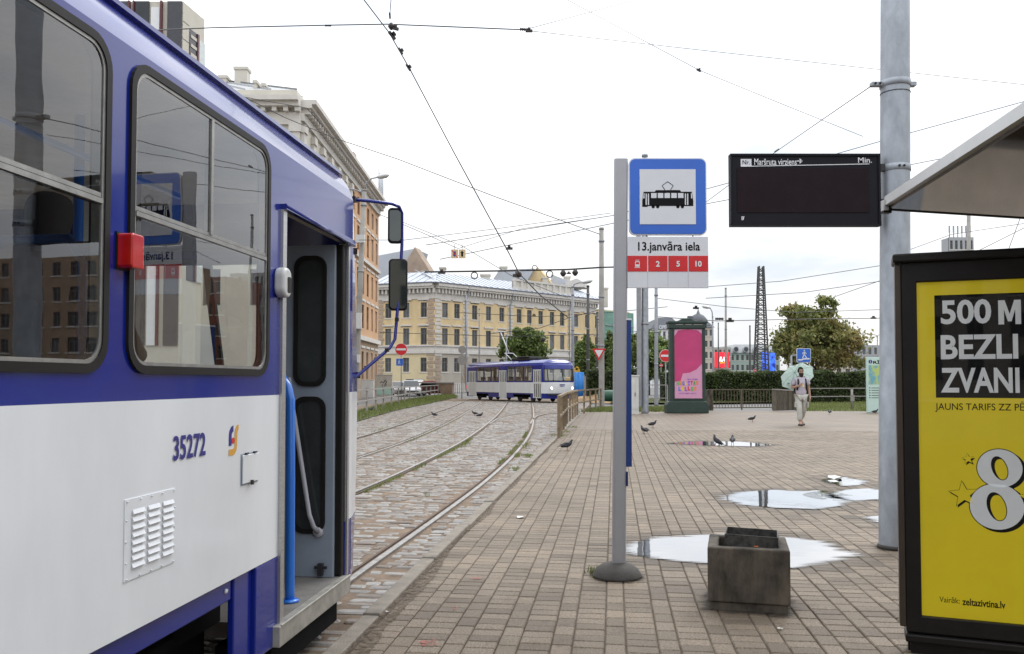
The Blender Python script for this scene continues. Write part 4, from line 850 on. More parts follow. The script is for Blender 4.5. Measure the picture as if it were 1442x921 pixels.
m = MB(); m.ring([(ix,dep-.075),(-ix+.01,dep-.075),(-ix+.01,.085),(ix,.085)], [(ix-.006,dep-.081),(-ix+.016,dep-.081),(-ix+.016,.091),(ix-.006,.091)], (0,0,0), X, Y_, .08, ht+.065); m.box(-ix+.012, ix-.002, .087, dep-.077, .10, .12)
ins = m.build('metal_insert', BINMETAL, root); ins.rotation_euler = (R(-1), R(1.5), R(-2))
m = MB()
for k in range(14): m.ob((random.uniform(-ix+.05, ix-.05), random.uniform(.12, dep-.12), .14+random.uniform(0,.03)), V((random.uniform(.01,.04),random.uniform(-.02,.02),0)), V((0,random.uniform(.01,.03),.01)), V((0,0,random.uniform(.005,.015))))
m.build('litter', M('litter_mixed', (.25,.23,.2), .8, var=.6, scale=8), root)
m = MB(); m.tube([(ix-.13,.05,ht+.006),(ix-.105,.052,ht+.006)], .0038, 6); cb = m.build('cigarette_butt', M('butt_orange', (.6,.16,.04), .8), None)
cb.matrix_world = Matrix.Translation((cxy.x, cxy.y, 0)) @ Matrix.Rotation(ang, 4, 'Z'); tag(cb, 'orange cigarette butt on the rim of the concrete bin', 'cigarette butt')

# ---------------------------------------------------------------- thick grey pole with passenger display
pb = G(1260, 772); Yp = pb.y
root = thing('display_pole', 'thick galvanised steel pole behind the bus shelter', 'pole', (pb.x, pb.y, 0))
rp0 = .5*40.5/F*Yp; topz = 8.6; lean = -.030
def plean(z): return V((lean*z*.0+ (px_lean*z), 0, z))
px_lean = (at(1260.5, 60, Yp).x-pb.x)/at(1260.5, 60, Yp).z
m = MB(); m.tube([plean(z) for z in (0, .02, 1.33, 1.34, 2.9, 4, topz)], [rp0*1.04, rp0*1.04, rp0*1.035, rp0, rp0*.985, rp0*.97, rp0*.9], 28); m.build('shaft', GALV, root)
m = MB(); m.lathe([(rp0*1.15,0),(rp0*1.13,.02),(rp0*1.04,.03)], (0,0,.004), 28); m.build('collar', CASTDARK, root)
def zp(y): return at(1260, y, Yp).z
for y0, ext_ in ((119, True), (238, False), (287, False)):
    z = zp(y0); c = plean(z); m = MB(); m.lathe([(rp0*1.0,-.028),(rp0*1.03,-.026),(rp0*1.03,.026),(rp0*1.0,.028)], c, 28)
    if ext_: m.box(c.x-rp0-.085, c.x-rp0+.01, -.03, .03, z-.016, z+.016); m.box(c.x+rp0-.01, c.x+rp0+.05, -.03, .03, z-.016, z+.016)
    band = m.build('clamp_band', GALV, root); m = MB()
    for dx in ((-.06,-.02) if ext_ else (-.02,.02)): m.lathe([(.010,0),(.010,.012),(.006,.016)], (c.x+(-rp0+dx if ext_ else dx), -rp0*1.03 if not ext_ else -.03, z), 6, ax=(X, Z_, -Y_))
    m.build('bolt', DARKMETAL, band)
m = MB()
for y0 in (132,): c = plean(zp(y0)); m.lathe([(rp0*1.0,-.003),(rp0*1.004,0),(rp0*1.0,.003)], c, 28)
m.build('weld_line', DARKMETAL, root)
# display
A, B = at(1030, 316, Yp-.08), at(1238, 219, Yp-.08); dr = thing('passenger_display', 'black electronic departure display held by the thick grey pole', 'display', (A.x, A.y, A.z))
dw, dh = B.x-A.x, B.z-A.z
m = MB(); m.box(0, dw, 0, .06, 0, dh); cs = m.build('case', LEDCASE, dr, bev=.006)
m = MB(); m.box(-.006, dw+.006, -.012, .062, dh-.004, dh+.014); m.box(-.006, dw+.006, -.012, .062, -.014, .004); m.box(dw-.012, dw+.006, -.012, .062, 0, dh); m.box(-.006, .006, -.012, .062, 0, dh); m.build('rim', LEDCASE, cs)
m = MB(); m.box(.05, dw-.09, -.006, 0, .10, dh-.11); m.build('led_matrix', LEDBLACK, cs)
def dl(x, y): p = at(x, y, Yp-.08); return V((p.x-A.x, -.004, p.z-A.z))
p, q = dl(1043,234), dl(1058,224); m = MB(); m.box(p.x, q.x, -.0035, -.001, p.z, q.z); nb = m.build('number_field', SIGNWHITE, cs)
text(nb, 'Nr.', INK, (p.x+.015, -.0037, p.z+.014), X, Z_, w=.060, h=.036, bold=.006)
t0 = dl(1062,232.5); text(cs, 'Maršruta virziens', LETTERWHITE, t0, X, Z_, w=dl(1119,0).x-t0.x, h=.054, bold=.008)
t0 = dl(1208,229.5); text(cs, 'Min.', LETTERWHITE, t0, X, Z_, w=dl(1224,0).x-t0.x, h=.046, bold=.008)
t0 = dl(1122,229); m = MB(); m.bar((t0.x,-.005,t0.z+.012), (t0.x+.04,-.005,t0.z+.012), .009, .002, up=Y_); m.bar((t0.x+.022,-.005,t0.z+.030), (t0.x+.043,-.005,t0.z+.011), .009, .002, up=Y_); m.bar((t0.x+.022,-.005,t0.z-.006), (t0.x+.043,-.005,t0.z+.013), .009, .002, up=Y_); m.build('arrow', LETTERWHITE, cs)
u0, u1 = dl(1043,234.5), dl(1224,231); m = MB(); m.bar((u0.x,-.004,u0.z), (u1.x,-.004,u1.z), .006, .002, up=Y_); m.build('underline', LETTERWHITE, cs)
t0 = dl(1044,310); logo(cs, (t0.x, -.002, t0.z), X, Z_, .034, [LETTERWHITE]*3, lift=.002)
m = MB()
for y0 in (238, 287): z = zp(y0)-A.z; m.box(dw-.01, dw+.06, .02, .058, z-.03, z+.03)
m.build('mount', DARKMETAL, cs)

# ---------------------------------------------------------------- shelter: roof and end poster case
root = thing('bus_shelter', 'bus shelter with dark poster case and glossy tilted roof at the right edge', 'shelter', G(1300, 925))
SHL = LOC['bus_shelter']; wb = dict(parent=root, world=True)
C0 = at(1251, 295, 4.86)
C1 = at(1442, 177, 3.12); fd = (C1-C0).normalized(); C1 = C0+fd*3.8
Cb = at(1442, 307, 4.77); bd = (Cb-C0).normalized(); bk = bd*1.75
nr = fd.cross(bd).normalized()*(1 if fd.cross(bd).z > 0 else -1)
m = MB(); P = [C0, C1, C1+bk, C0+bk]; m.add([p for p in P]+[p+nr*.045 for p in P], [(0,1,2,3),(7,6,5,4),(0,4,5,1),(1,5,6,2),(2,6,7,3),(3,7,4,0)]); rf = m.build('roof', ROOF_UNDER, **wb)
LIGHTALU = M('fascia_aluminium', (.55,.55,.54), .4, metal=.5, var=.06)
m = MB(); m.bar(C0+nr*.045-bd*.012, C1+nr*.045-bd*.012, .03, .055, up=nr); m.build('fascia', LIGHTALU, rf, world=True)
m = MB(); m.bar(C0+nr*.02-bd*.005, C0+bk+nr*.02, .02, .05, up=nr); m.ob(C0+V((-.012,.0,.012)), (.022,0,0), (0,.02,0), (0,0,.035)); m.build('edge_trim', AD_FRAME, rf, world=True)
m = MB(); m.ob(C0+V((-.025,-.01,.02)), (.014,0,0), (0,.02,0), (0,0,.03)); m.build('drain_cap', LIGHTALU, rf, world=True)
# poster case: corners surveyed at its own plane across the platform
AO = G(1268, 919); AU = V((E.x, E.y, 0)); AU = (at(1442, 356.5, 4.20)-at(1258, 362, 4.42)); AU.z = 0; AU.normalize(); AN = AU.cross(UP)   # AN points at the viewer
def ad(x, y, off=0):
    r = ray(x, y); o = V((0,0,EYE)); t = (AO+AN*off-o).dot(AN)/r.dot(AN); p = o+r*t-AO; return p.dot(AU), p.z
def adw(u, z, off=0): return AO+AU*u+UP*z+AN*off
u0 = ad(1263, 600)[0]; zt = ad(1300, 360)[1]; zb_ = ad(1300, 893)[1]; UW = 1.42
def abox(m, ua, ub, za, zb, oa, ob_, mi=0):
    m.add([adw(u, z, o) for o in (oa, ob_) for u, z in ((ua,za),(ub,za),(ub,zb),(ua,zb))], [(0,3,2,1),(4,5,6,7),(0,1,5,4),(1,2,6,5),(2,3,7,6),(3,0,4,7)], mi)
m = MB(); abox(m, u0+.035, u0+UW, zb_, zt-.02, -.14, -.035); cse = m.build('poster_case', AD_FRAME, bev=.006, **wb)
m = MB(); yi0 = ad(1294, 600)[0]; ziT, ziB = ad(1330, 396)[1], ad(1330, 871)[1]
o_ = [(u0+UW,zt-.03),(u0+.03,zt-.03),(u0+.03,zb_+.004),(u0+UW,zb_+.004)]; i_ = [(u0+UW-.11,ziT),(yi0,ziT),(yi0,ziB),(u0+UW-.11,ziB)]
m.ring(o_, i_, AO, AU, UP, -.034, 0.0); m.build('case_frame', AD_FRAME, cse, bev=.006, world=True)
m = MB(); abox(m, u0-.01, u0+UW+.02, zt-.035, zt+.012, -.16, .035); m.build('case_lid', AD_FRAME, cse, bev=.01, world=True)
m = MB(); abox(m, u0, u0+.030, zb_+.03, zt-.04, -.10, .005); m.build('hinge_profile', M('hinge_brown', (.06,.045,.035), .4, metal=.4), cse, bev=.006, world=True)
m = MB(); abox(m, u0+.025, u0+UW, zb_-.045, zb_-.004, -.13, .015); m.build('lower_rail', AD_FRAME, cse, bev=.008, world=True)
for ua in (u0+.04, u0+UW-.1): m = MB(); abox(m, ua, ua+.06, -AO.z if False else 0.0, zb_-.045, -.12, -.06); m.build('foot_post', AD_FRAME, world=True, parent=cse)
for s_, l_ in ((4.62, 3.25), (2.2, 3.55)):
    p = sl(s_, l_); m = MB(); m.bar((p.x,p.y,0), (p.x,p.y,2.28), .07, .07, up=X); m.build('roof_post', AD_FRAME, root, world=True)
m = MB(); abox(m, u0+.05, u0+UW-.02, 0.0, zb_-.047, -.115, -.02); m.build('base_panel', AD_FRAME, cse, world=True)
# poster
m = MB(); m.add([adw(yi0-.005, ziB-.005, -.030), adw(u0+UW-.10, ziB-.005, -.030), adw(u0+UW-.10, ziT+.005, -.030), adw(yi0-.005, ziT+.005, -.030)], [(0,1,2,3)]); po = m.build('poster', AD_YELLOW, root, world=True)
b0, b1 = ad(1318, 560, -.03), ad(1318, 416, -.03); m = MB(); m.add([adw(b0[0], b0[1], -.029), adw(u0+UW-.2, b0[1], -.029), adw(u0+UW-.2, b1[1], -.029), adw(b0[0], b1[1], -.029)], [(0,1,2,3)]); m.build('black_block', INK, po, world=True)
def adtext(body, x0, x1, yb, yt, mat, bold, full=None):
    a_, b_ = ad(x0, yb, -.03), ad(x1, yt, -.03); w_ = (b_[0]-a_[0]); return a_, w_, ad(x0, yt, -.03)[1]-a_[1]
for body, x0, x1, yb, yt in (('500', 1325, 1396, 457, 423), ('M', 1406, 1438, 457, 423), ('BEZLI', 1325, 1434, 506, 472), ('ZVANI', 1325, 1436, 553, 518)):
    a_ = ad(x0, yb, -.03); h_ = ad(x0, yt, -.03)[1]-a_[1]; w_ = ad(x1, yb, -.03)[0]-a_[0]
    if body == 'M':
        m = MB(); m.ext([(x_*w_, z_*h_) for x_, z_ in ((0,0),(.25,0),(.25,.62),(.42,.12),(.58,.12),(.75,.62),(.75,0),(1,0),(1,1),(.71,1),(.5,.42),(.29,1),(0,1))], adw(a_[0], a_[1], -.0285), AU, UP, .001); m.build('lettering', AD_GREY, po, world=True); continue
    text(po, body, AD_GREY, adw(a_[0], a_[1], -.0285), AU, UP, w=w_, h=h_, bold=.006 if body == 'M' else .028, lift=.001, world=True)
a_ = ad(1317, 580, -.03); text(po, 'JAUNS TARIFS ZZ PĒ', INK, adw(a_[0], a_[1], -.0285), AU, UP, w=ad(1443, 580, -.03)[0]-a_[0], h=.056, bold=.004, lift=.001, world=True)
a_ = ad(1323, 847.5, -.03); text(po, 'Vairāk:', INK, adw(a_[0], a_[1], -.0285), AU, UP, w=.092, h=.030, lift=.001, world=True); text(po, 'zeltazivtina.lv', INK, adw(a_[0]+.104, a_[1]-.006, -.0285), AU, UP, w=.192, h=.036, bold=.022, lift=.001, world=True)
# the big figure 8 with its black edge, and two stars
e0 = ad(1366, 743, -.03); eh = ad(1366, 631, -.03)[1]-e0[1]
def eight(k, lift, mat, dx, dz, name):
    m = MB(); hx = .125
    n = 40; R1, R2 = eh*.237, eh*.285; c1, c2 = (hx+.012, eh-R1*1.02), (hx-.004, R2*.98)
    def bowl(c, r, q, hole):
        O, I = [], []
        for i in range(n):
            t = 2*PI*i/n; O.append((c[0]+dx+(r*1.05+k)*math.cos(t), c[1]+dz+(r+k)*math.sin(t))); I.append((c[0]+dx+(hole*.68-k)*math.cos(t)-.012*math.sin(t), c[1]+dz+(hole*1.12-k)*math.sin(t)))
        m.ring(O, I, adw(e0[0], e0[1], -.03), AU, UP, lift-.0002, lift)
    bowl(c1, R1, 0, R1*.56); bowl(c2, R2, 0, R2*.56); m.build(name, mat, po, world=True)
eight(.004, .0012, INK, .013, -.010, 'figure_shadow'); eight(.004, .0016, INK, 0, 0, 'figure_outline'); eight(0, .0020, AD_GREY, 0, 0, 'figure_eight')
def star(x, y, r_, name):
    c = ad(x, y, -.03)
    for k, (rr, lift, mat, dx) in enumerate(((r_, .0012, INK, .006), (r_, .0016, INK, 0), (r_*.93, .0020, AD_YELLOW, 0))):
        m = MB(); P = []
        for i in range(10):
            t = PI/2+2*PI*i/10+.12; q = rr if i % 2 == 0 else rr*.42; P.append(adw(c[0]+dx+q*math.cos(t), c[1]-dx*1.3+q*math.sin(t), -.03+lift))
        m.add(P, [tuple(range(10))]); m.build(name, mat, po, world=True)
star(1357, 696, .072, 'star'); star(1363, 646, .030, 'star'); star(1449, 700, .05, 'star')
m = MB(); m.add([adw(yi0-.01, ziB-.01, -.012), adw(u0+UW-.09, ziB-.01, -.012), adw(u0+UW-.09, ziT+.01, -.012), adw(yi0-.01, ziT+.01, -.012)], [(0,1,2,3)]); m.build('poster_glass', ADPANE, cse, world=True)

foot_ring([cxy+Matrix.Rotation(ang, 3, 'Z') @ V(q_) for q_ in ((-hw+.015,.01,0),(hw-.015,.01,0),(hw-.015,dep-.01,0),(-hw+.015,dep-.01,0))], .20); foot_ring([sp+V((.17*math.cos(2*PI*i/10), .17*math.sin(2*PI*i/10), 0)) for i in range(10)], .10); foot_ring([pb+V((rp0*math.cos(2*PI*i/10), rp0*math.sin(2*PI*i/10), 0)) for i in range(10)], .14)
# ---------------------------------------------------------------- buildings
Y_WALL = M('render_yellow', (.66, .51, .29), .85, var=.16, scale=.7, bump=.1, bscale=8, stretch=(1,1,.35))
Y_PALE = M('render_pale_yellow', (.66, .56, .35), .85, var=.10, scale=.5)
Y_GREY = M('render_grey', (.44, .40, .34), .85, var=.10, scale=.5)
TRIM = M('stucco_trim', (.60, .57, .53), .85, var=.10, scale=1)
QUOIN = M('quoin_brown', (.40, .31, .24), .9, var=.2, scale=1)
ROOFM = M('sheet_roof', (.46, .485, .53), .55, metal=.2, var=.10, scale=.4)
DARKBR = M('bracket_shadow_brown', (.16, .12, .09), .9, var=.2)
BRICK_T = M('gable_render', (.36, .28, .22), .9, var=.2, scale=.8)
WFRAME = M('window_frame_grey', (.16, .155, .15), .6)
WPANE = M('window_glass_far', (.040, .045, .050), .08, var=.5, scale=.7, pos=True, tone=('obj', 0, [(.6,.6,.6),(1.1,1.1,1.1),(3.6,3.5,3.3)]))
O_WALL = M('render_orange', (.54, .33, .19), .85, var=.12, scale=.4)
O_BASE = M('rustic_brown', (.36, .26, .18), .9, var=.15, scale=.8)
C_WALL = M('render_cream', (.58, .55, .48), .85, var=.10, scale=.5)
WCACHE = {}
def put_window(root, pos, ang, w_, h_, style='box'):
    key = (round(w_, 2), round(h_, 2), style)
    if key not in WCACHE:
        m = MB(); a, b = w_/2, h_; f = .09
        m.ring([(a,b),(-a,b),(-a,0),(a,0)], [(a-f,b-f),(-a+f,b-f),(-a+f,f),(a-f,f)], (0,.10,0), (1,0,0), (0,0,1), 0, .08); m.box(-.045, .045, .03, .10, f, b-f); m.box(-a+f, a-f, .035, .10, b*.66, b*.66+.08)
        p = MB(); p.add([(-a,.085,0),(a,.085,0),(a,.085,b),(-a,.085,b)], [(0,1,2,3)])
        s = MB(); t = .17 if style != 'slim' else .12
        s.ring([(a+t,b+t),(-a-t,b+t),(-a-t,-.02),(a+t,-.02)], [(a,b),(-a,b),(-a,0),(a,0)], (0,-.05,0), (1,0,0), (0,0,1), -.05, .04)
        s.box(-a-t-.08, a+t+.08, -.18, -.0, -.16, -.02)
        if style == 'box': s.box(-a-t-.25, a+t+.25, -.28, .0, b+t+.16, b+t+.36); s.box(-a-t-.1, a+t+.1, -.12, .0, b+t, b+t+.16)
        WCACHE[key] = (m.mesh('window', WFRAME), p.mesh('pane', WPANE), s.mesh('surround', TRIM))
    a, b, c = WCACHE[key]
    o = obj('window', a, root, loc=V(pos)-LOC[root.name], rot=(0,0,ang)); obj('pane', b, o); obj('surround', c, o); return o
class Facade:
    """a wall from A to B (left to right as seen from outside), openings cut through, windows set back"""
    def __init__(s, root, A, B, z0, z1, mat, name='wall', zones=None):
        s.root, s.A, s.B = root, V((A[0],A[1],0)), V((B[0],B[1],0)); s.u = (s.B-s.A); s.L = s.u.length; s.u.normalize(); s.n = V((s.u.y,-s.u.x,0)); s.ang = math.atan2(s.u.y, s.u.x); s.z0, s.z1, s.mat, s.name = z0, z1, mat, name; s.h = []; s.zones = zones
    def ux(s, x, y=500):                       # survey column x -> distance along the wall
        r = ray(x, y); return (r.x*s.A.y-r.y*s.A.x)/(s.u.x*r.y-s.u.y*r.x)
    def P(s, u, z, o=0): return s.A+s.u*u+UP*z+s.n*o
    def win(s, u, w_, z0, z1, style='box'): s.h.append((u-w_/2, u+w_/2, z0, z1, style))
    def done(s, dep=.22):
        us = sorted(set([0, s.L]+[a for h in s.h for a in h[:2]])); zs = sorted(set([s.z0, s.z1]+[a for h in s.h for a in h[2:4]]+([z for z, _ in s.zones] if s.zones else [])))
        m = MB(); mats = [s.mat]+([k for _, k in s.zones] if s.zones else [])
        for i in range(len(us)-1):
            for j in range(len(zs)-1):
                a, b, c, d = us[i], us[i+1], zs[j], zs[j+1]; mu, mz = (a+b)/2, (c+d)/2
                if any(h[0] < mu < h[1] and h[2] < mz < h[3] for h in s.h): continue
                mi = 0
                for k, (zz, _) in enumerate(s.zones or []):
                    if mz < zz: mi = k+1; break
                m.add([s.P(a,c), s.P(b,c), s.P(b,d), s.P(a,d)], [(0,1,2,3)], mi)
        for a, b, c, d, st in s.h:
            Q = [(a,c),(b,c),(b,d),(a,d)]
            for k in range(4): p, q = Q[k], Q[(k+1) % 4]; m.add([s.P(*p), s.P(*q), s.P(*q, -dep), s.P(*p, -dep)], [(0,1,2,3)])
        w_ = m.build(s.name, mats, s.root, world=True)
        for a, b, c, d, st in s.h: put_window(s.root, s.P((a+b)/2, c, -dep+.10), s.ang, b-a, d-c, st)
        return w_
    def strip(s, name, z0, z1, out, mat, u0=0, u1=None, parent=None, m=None):
        mm = m or MB(); u1 = s.L if u1 is None else u1
        mm.add([s.P(u, z, o) for o in (-.02, out) for u, z in ((u0,z0),(u1,z0),(u1,z1),(u0,z1))], [(0,3,2,1),(4,5,6,7),(0,1,5,4),(1,2,6,5),(2,3,7,6),(3,0,4,7)])
        if m is None: return mm.build(name, mat, parent or s.root, world=True)
# yellow corner building
C = at(612, 520, 120); Lp = at(531, 520, 123); Dp = V((C.x+36*.703, C.y+36*.711, 0))
yb = thing('yellow_building', 'long yellow three-storey corner building with metal roof, behind the far tram', 'building', (C.x, C.y, 0))
fl = Facade(yb, Lp, C, -.2, 13.8, Y_WALL, zones=[(5.6, Y_PALE)]); fr = Facade(yb, C, Dp, -.2, 13.8, Y_WALL, zones=[(5.6, Y_GREY)])
ZR = [(2.75, 4.75), (6.6, 8.95), (10.5, 12.6)]
for x in (546.5, 571.8, 596.5):
    for z0, z1 in ZR: fl.win(fl.ux(x), .95, z0, z1, 'slim' if z0 < 5 else 'box')
for x in (626.5, 643.5, 668.5, 688, 706.7, 731.2, 745.6, 761.5, 777.5, 791.8, 811.5, 827, 841, 861.5, 872, 884):
    for z0, z1 in ZR: fr.win(fr.ux(x), 1.05, z0, z1, 'slim' if z0 < 5 else 'box')
fl.done(); fr.done()
for f in (fl, fr):
    f.strip('string_course', 5.35, 5.75, .18, TRIM); f.strip('sill_band', 5.75, 6.35, .06, TRIM); f.strip('string_course', 6.35, 6.55, .22, TRIM); f.strip('plinth', -.2, 1.1, .12, QUOIN if f is fl else TRIM)
    f.strip('architrave', 13.1, 13.75, .12, TRIM); f.strip('frieze', 13.75, 14.6, .10, TRIM); f.strip('cornice', 14.55, 14.85, .75, TRIM); f.strip('cornice', 14.85, 15.25, .95, TRIM); f.strip('gutter', 15.25, 15.4, 1.05, M('gutter_blue_grey', (.13,.15,.2), .5))
    m = MB(); u = .3
    while u < f.L: f.strip('', 13.9, 14.55, .55, None, u, u+.26, m=m); u += .62
    m.build('cornice_brackets', TRIM, yb, world=True, kind='stuff')
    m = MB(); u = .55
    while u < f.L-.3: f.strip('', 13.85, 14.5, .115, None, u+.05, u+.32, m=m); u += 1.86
    m.build('frieze_shadow_patches', DARKBR, yb, world=True, kind='stuff')  # flat dark patches between brackets, their shadow put in as colour
qs = [(fl, .5), (fl, fl.L-.62), (fr, .62)]+[(fr, fr.ux(x)) for x in (656, 719, 803, 852)]
for f, u in qs:
    for k in range(24):
        z = .1+k*.545
        if 5.2 < z < 6.5: continue
        w_ = .62 if k % 2 else .42; m = MB(); f.strip('', z, z+.40, .07, None, max(.01, u-w_), min(f.L, u+w_), m=m); m.build('quoin', QUOIN if z < 5 or f is fl else TRIM, yb, world=True)
for x in (655, 717.5, 801): m = MB(); q_ = fr.ux(x); m.tube([fr.P(q_,.2,.16), fr.P(q_,13.0,.16), fr.P(q_,14.4,.9), fr.P(q_,15.2,1.0)], .09, 8); m.build('drainpipe', GALV, yb, world=True)
# roof: sloping sheets behind the gutter line
def slope(f, name, z0, z1, back, u0=None, u1=None, mat=ROOFM, out=1.0):
    m = MB(); u0 = -.6 if u0 is None else u0; u1 = f.L+.6 if u1 is None else u1
    P = [f.P(u0,z0,out), f.P(u1,z0,out), f.P(u1-(2.5 if f is fl else 0),z1,-back), f.P(u0+(2.5 if f is fr else 0),z1,-back)]
    m.add(P+[p-UP*.12 for p in P], [(0,1,2,3),(7,6,5,4),(0,4,5,1),(1,5,6,2),(2,6,7,3),(3,7,4,0)]); r = m.build(name, mat, yb, world=True)
    m = MB(); k = u0+1
    while k < u1-1: m.bar(f.P(k,z0+.04,out), f.P(k,z1+.04,-back), .05, .10); k += 1.25
    m.build('roof_seam', mat, r, world=True, kind='stuff')
slope(fl, 'roof', 15.4, 17.6, 5); slope(fr, 'roof', 15.4, 17.6, 5)
# attic balustrade over the middle bay, gables and chimneys behind
u0, u1 = fr.ux(721), fr.ux(804)
fr.strip('attic', 15.4, 15.9, .5, TRIM, u0, u1); fr.strip('attic', 16.9, 17.2, .5, TRIM, u0, u1); m = MB(); k = u0
while k < u1: fr.strip('', 15.9, 16.9, .45, None, k, k+.5, m=m); k += 1.5
m.build('attic_piers', TRIM, yb, world=True, kind='stuff'); fr.strip('attic_panel', 15.9, 16.9, .3, C_WALL, u0, u1)
def gable(pts, Y, dep, mat, name='gable', roofmat=None):
    P = [at(x, y, Y) for x, y in pts]; m = MB(); m.add(P+[p+V((dep*.25,dep,0)) for p in P], [tuple(range(len(P)))[::-1]]+[(i,(i+1) % len(P),(i+1) % len(P)+len(P),i+len(P)) for i in range(len(P))], 0)
    return m.build(name, [mat], yb, world=True)
gable([(566,392),(566,378),(584,348),(606,383),(606,392)], 131, 2.5, BRICK_T); gable([(532,396),(532,360),(584,350),(572,392)], 132.5, 6, ROOFM, 'back_roof')
gable([(738,402),(738,396),(757,376),(776,398),(776,402)], 146, 3, Y_WALL); gable([(690,400),(703,380),(752,378),(740,400)], 145, 4, ROOFM, 'back_roof')
gable([(776,404),(776,386),(812,400),(812,404)], 148, 5, ROOFM, 'back_roof'); gable([(796,398),(812,392),(823,398),(823,404),(796,404)], 147, 4, TRIM)
for x0, x1, yt, yb_, Y in ((541,555,361,382,133),(619,627,376,392,130),(677,690,386,396,134),(704,714,375,384,147),(764,772,390,402,145),(795,803,389,400,149),(848,856,405,424,156)):
    a, b = at(x0, yb_+8, Y), at(x1, yt, Y); m = MB(); m.box(a.x, b.x, Y, Y+1.2, a.z, b.z); m.box(a.x-.12, b.x+.12, Y-.12, Y+1.32, b.z-.25, b.z); m.build('chimney', BRICK_T if x0 < 560 else C_WALL, yb, world=True)
# green building-site netting at its far end
m = MB(); a = fr.ux(886); fr.strip('', 0, 13.5, 1.0, None, a, fr.L+1, m=m); m.build('site_netting', M('netting_green', (.16,.30,.24), .8, var=.25, scale=1.5), yb, world=True)
m = MB()
for k in range(6): fr.strip('', 2.2*k, 2.2*k+.12, 1.15, None, a, fr.L+1.2, m=m)
m.build('scaffold_rails', GALV, yb, world=True, kind='stuff')

# orange and cream buildings along the street on the left
def street_block(name, label, y0, y1, X0, zc, wall, base, bays, rows, crown=0):
    r = thing(name, label, 'building', (X0, y0, 0)); f = Facade(r, (X0, y0), (X0, y1), -.2, zc, wall, zones=[(5.4, base)])
    for k in range(bays):
        u = (k+.5)*f.L/bays
        for z0, z1 in rows: f.win(u, 1.15, z0, z1, 'slim' if z0 > 14 else 'box')
    f.done(.3); f.strip('string_course', 5.2, 5.6, .3, TRIM); f.strip('string_course', 12.6, 12.9, .25, TRIM); f.strip('plinth', -.2, 1.2, .15, base)
    f.strip('frieze', zc-1.3, zc-.8, .2, TRIM); f.strip('cornice', zc-.45, zc-.2, .7, TRIM); f.strip('cornice', zc-.2, zc+.1, 1.0, TRIM)
    m = MB(); u = .2
    while u < f.L: f.strip('', zc-.8, zc-.45, .55, None, u, u+.3, m=m); u += .75
    m.build('cornice_brackets', TRIM, r, world=True, kind='stuff'); return r, f
ob_, of = street_block('orange_building', 'tall orange facade beyond the tram, left of the yellow building', 73.4, 89.0, -14.0, 20.0, O_WALL, O_BASE, 6, [(1.6,4.2),(6.4,8.6),(9.6,11.8),(13.4,15.6),(16.6,18.2)])
of2 = Facade(ob_, (-30, 89.0), (-14.0, 89.0), -.2, 20, O_WALL); 
m = MB(); m.box(-30, -14.02, 73.5, 88.95, 19.6, 20.1); m.build('roof', ROOFM, ob_, world=True)
m = MB(); m.box(-29.9, -14.25, 73.6, 88.8, -.2, 19.5); m.build('core', O_BASE, ob_, world=True)
m = MB()
for k in range(5): m.tube([(-13.3,84.5+k*.7,20.1),(-13.3,84.5+k*.7,22+random.random())], .05, 5)
m.build('antennas', GALV, ob_, world=True)
for x0, x1, yt, Y in ((491,494,214,76), (504,507,250,82)):
    a, b = at(x0, yt, Y), at(x1, yt, Y); m = MB(); m.box(a.x-.5, b.x+.3, Y, Y+1.2, 20.1, a.z); m.build('chimney', BRICK_T, ob_, world=True)
cb_, cf = street_block('cream_building', 'pale neoclassical building with heavy cornice, rising behind the near tram roof', 56.0, 73.3, -14.0, 20.0, C_WALL, O_BASE, 6, [(1.6,4.2),(6.4,8.8),(9.6,11.8),(13.6,16.6)])
ff = Facade(cb_, (-34.0, 56.0), (-14.0, 56.0), -.2, 20, C_WALL)
for k in range(6):
    for z0, z1 in [(6.4,8.8),(9.6,11.8),(13.6,16.6)]: ff.win(1.8+k*3.1, 1.15, z0, z1)
ff.done(.3); ff.strip('frieze', 18.4, 19.2, .2, TRIM); ff.strip('cornice', 19.5, 19.8, .7, TRIM); ff.strip('cornice', 19.8, 20.1, 1.0, TRIM); m = MB(); u = .2
while u < ff.L: ff.strip('', 19.2, 19.5, .55, None, u, u+.3, m=m); u += .75
m.build('cornice_brackets', TRIM, cb_, world=True, kind='stuff')
for k in range(7):
    for f, du, n_ in ((cf, cf.L/6, 7), (ff, 3.1, 7)):
        if k < n_: m = MB(); u = .35+k*(f.L-.7)/6; f.strip('', 13.0, 18.4, .22, None, u-.3, u+.3, m=m); f.strip('', 17.9, 18.4, .32, None, u-.4, u+.4, m=m); m.build('pilaster', TRIM, cb_, world=True)
# attic and hipped metal roof
a0 = [(-14.4,56.4),(-14.4,73.2),(-33.6,73.2),(-33.6,56.4)]; top = [(-22,62),(-22,68),(-27,68),(-27,62)]
m = MB(); m.box(-33.6, -14.4, 56.4, 73.2, 20.1, 20.9); m.build('attic', C_WALL, cb_, world=True)
m = MB(); m.add([(x,y,20.9) for x, y in a0]+[(x,y,23.6) for x, y in top], [(0,1,5,4),(1,2,6,5),(2,3,7,6),(3,0,4,7),(4,5,6,7)]); rr_ = m.build('roof', M('grey_sheet_roof', (.42,.43,.44), .5, metal=.2), cb_, world=True)
m = MB()
for k in range(12):
    t = k/11; m.bar(V((-14.4-19.2*t,56.4,20.95)), V((-22-5*t,62,23.65)), .06, .1); m.bar(V((-14.4,56.4+16.8*t,20.95)), V((-22,62+6*t,23.65)), .06, .1)
m.build('roof_seam', MATS['grey_sheet_roof'], rr_, world=True, kind='stuff')
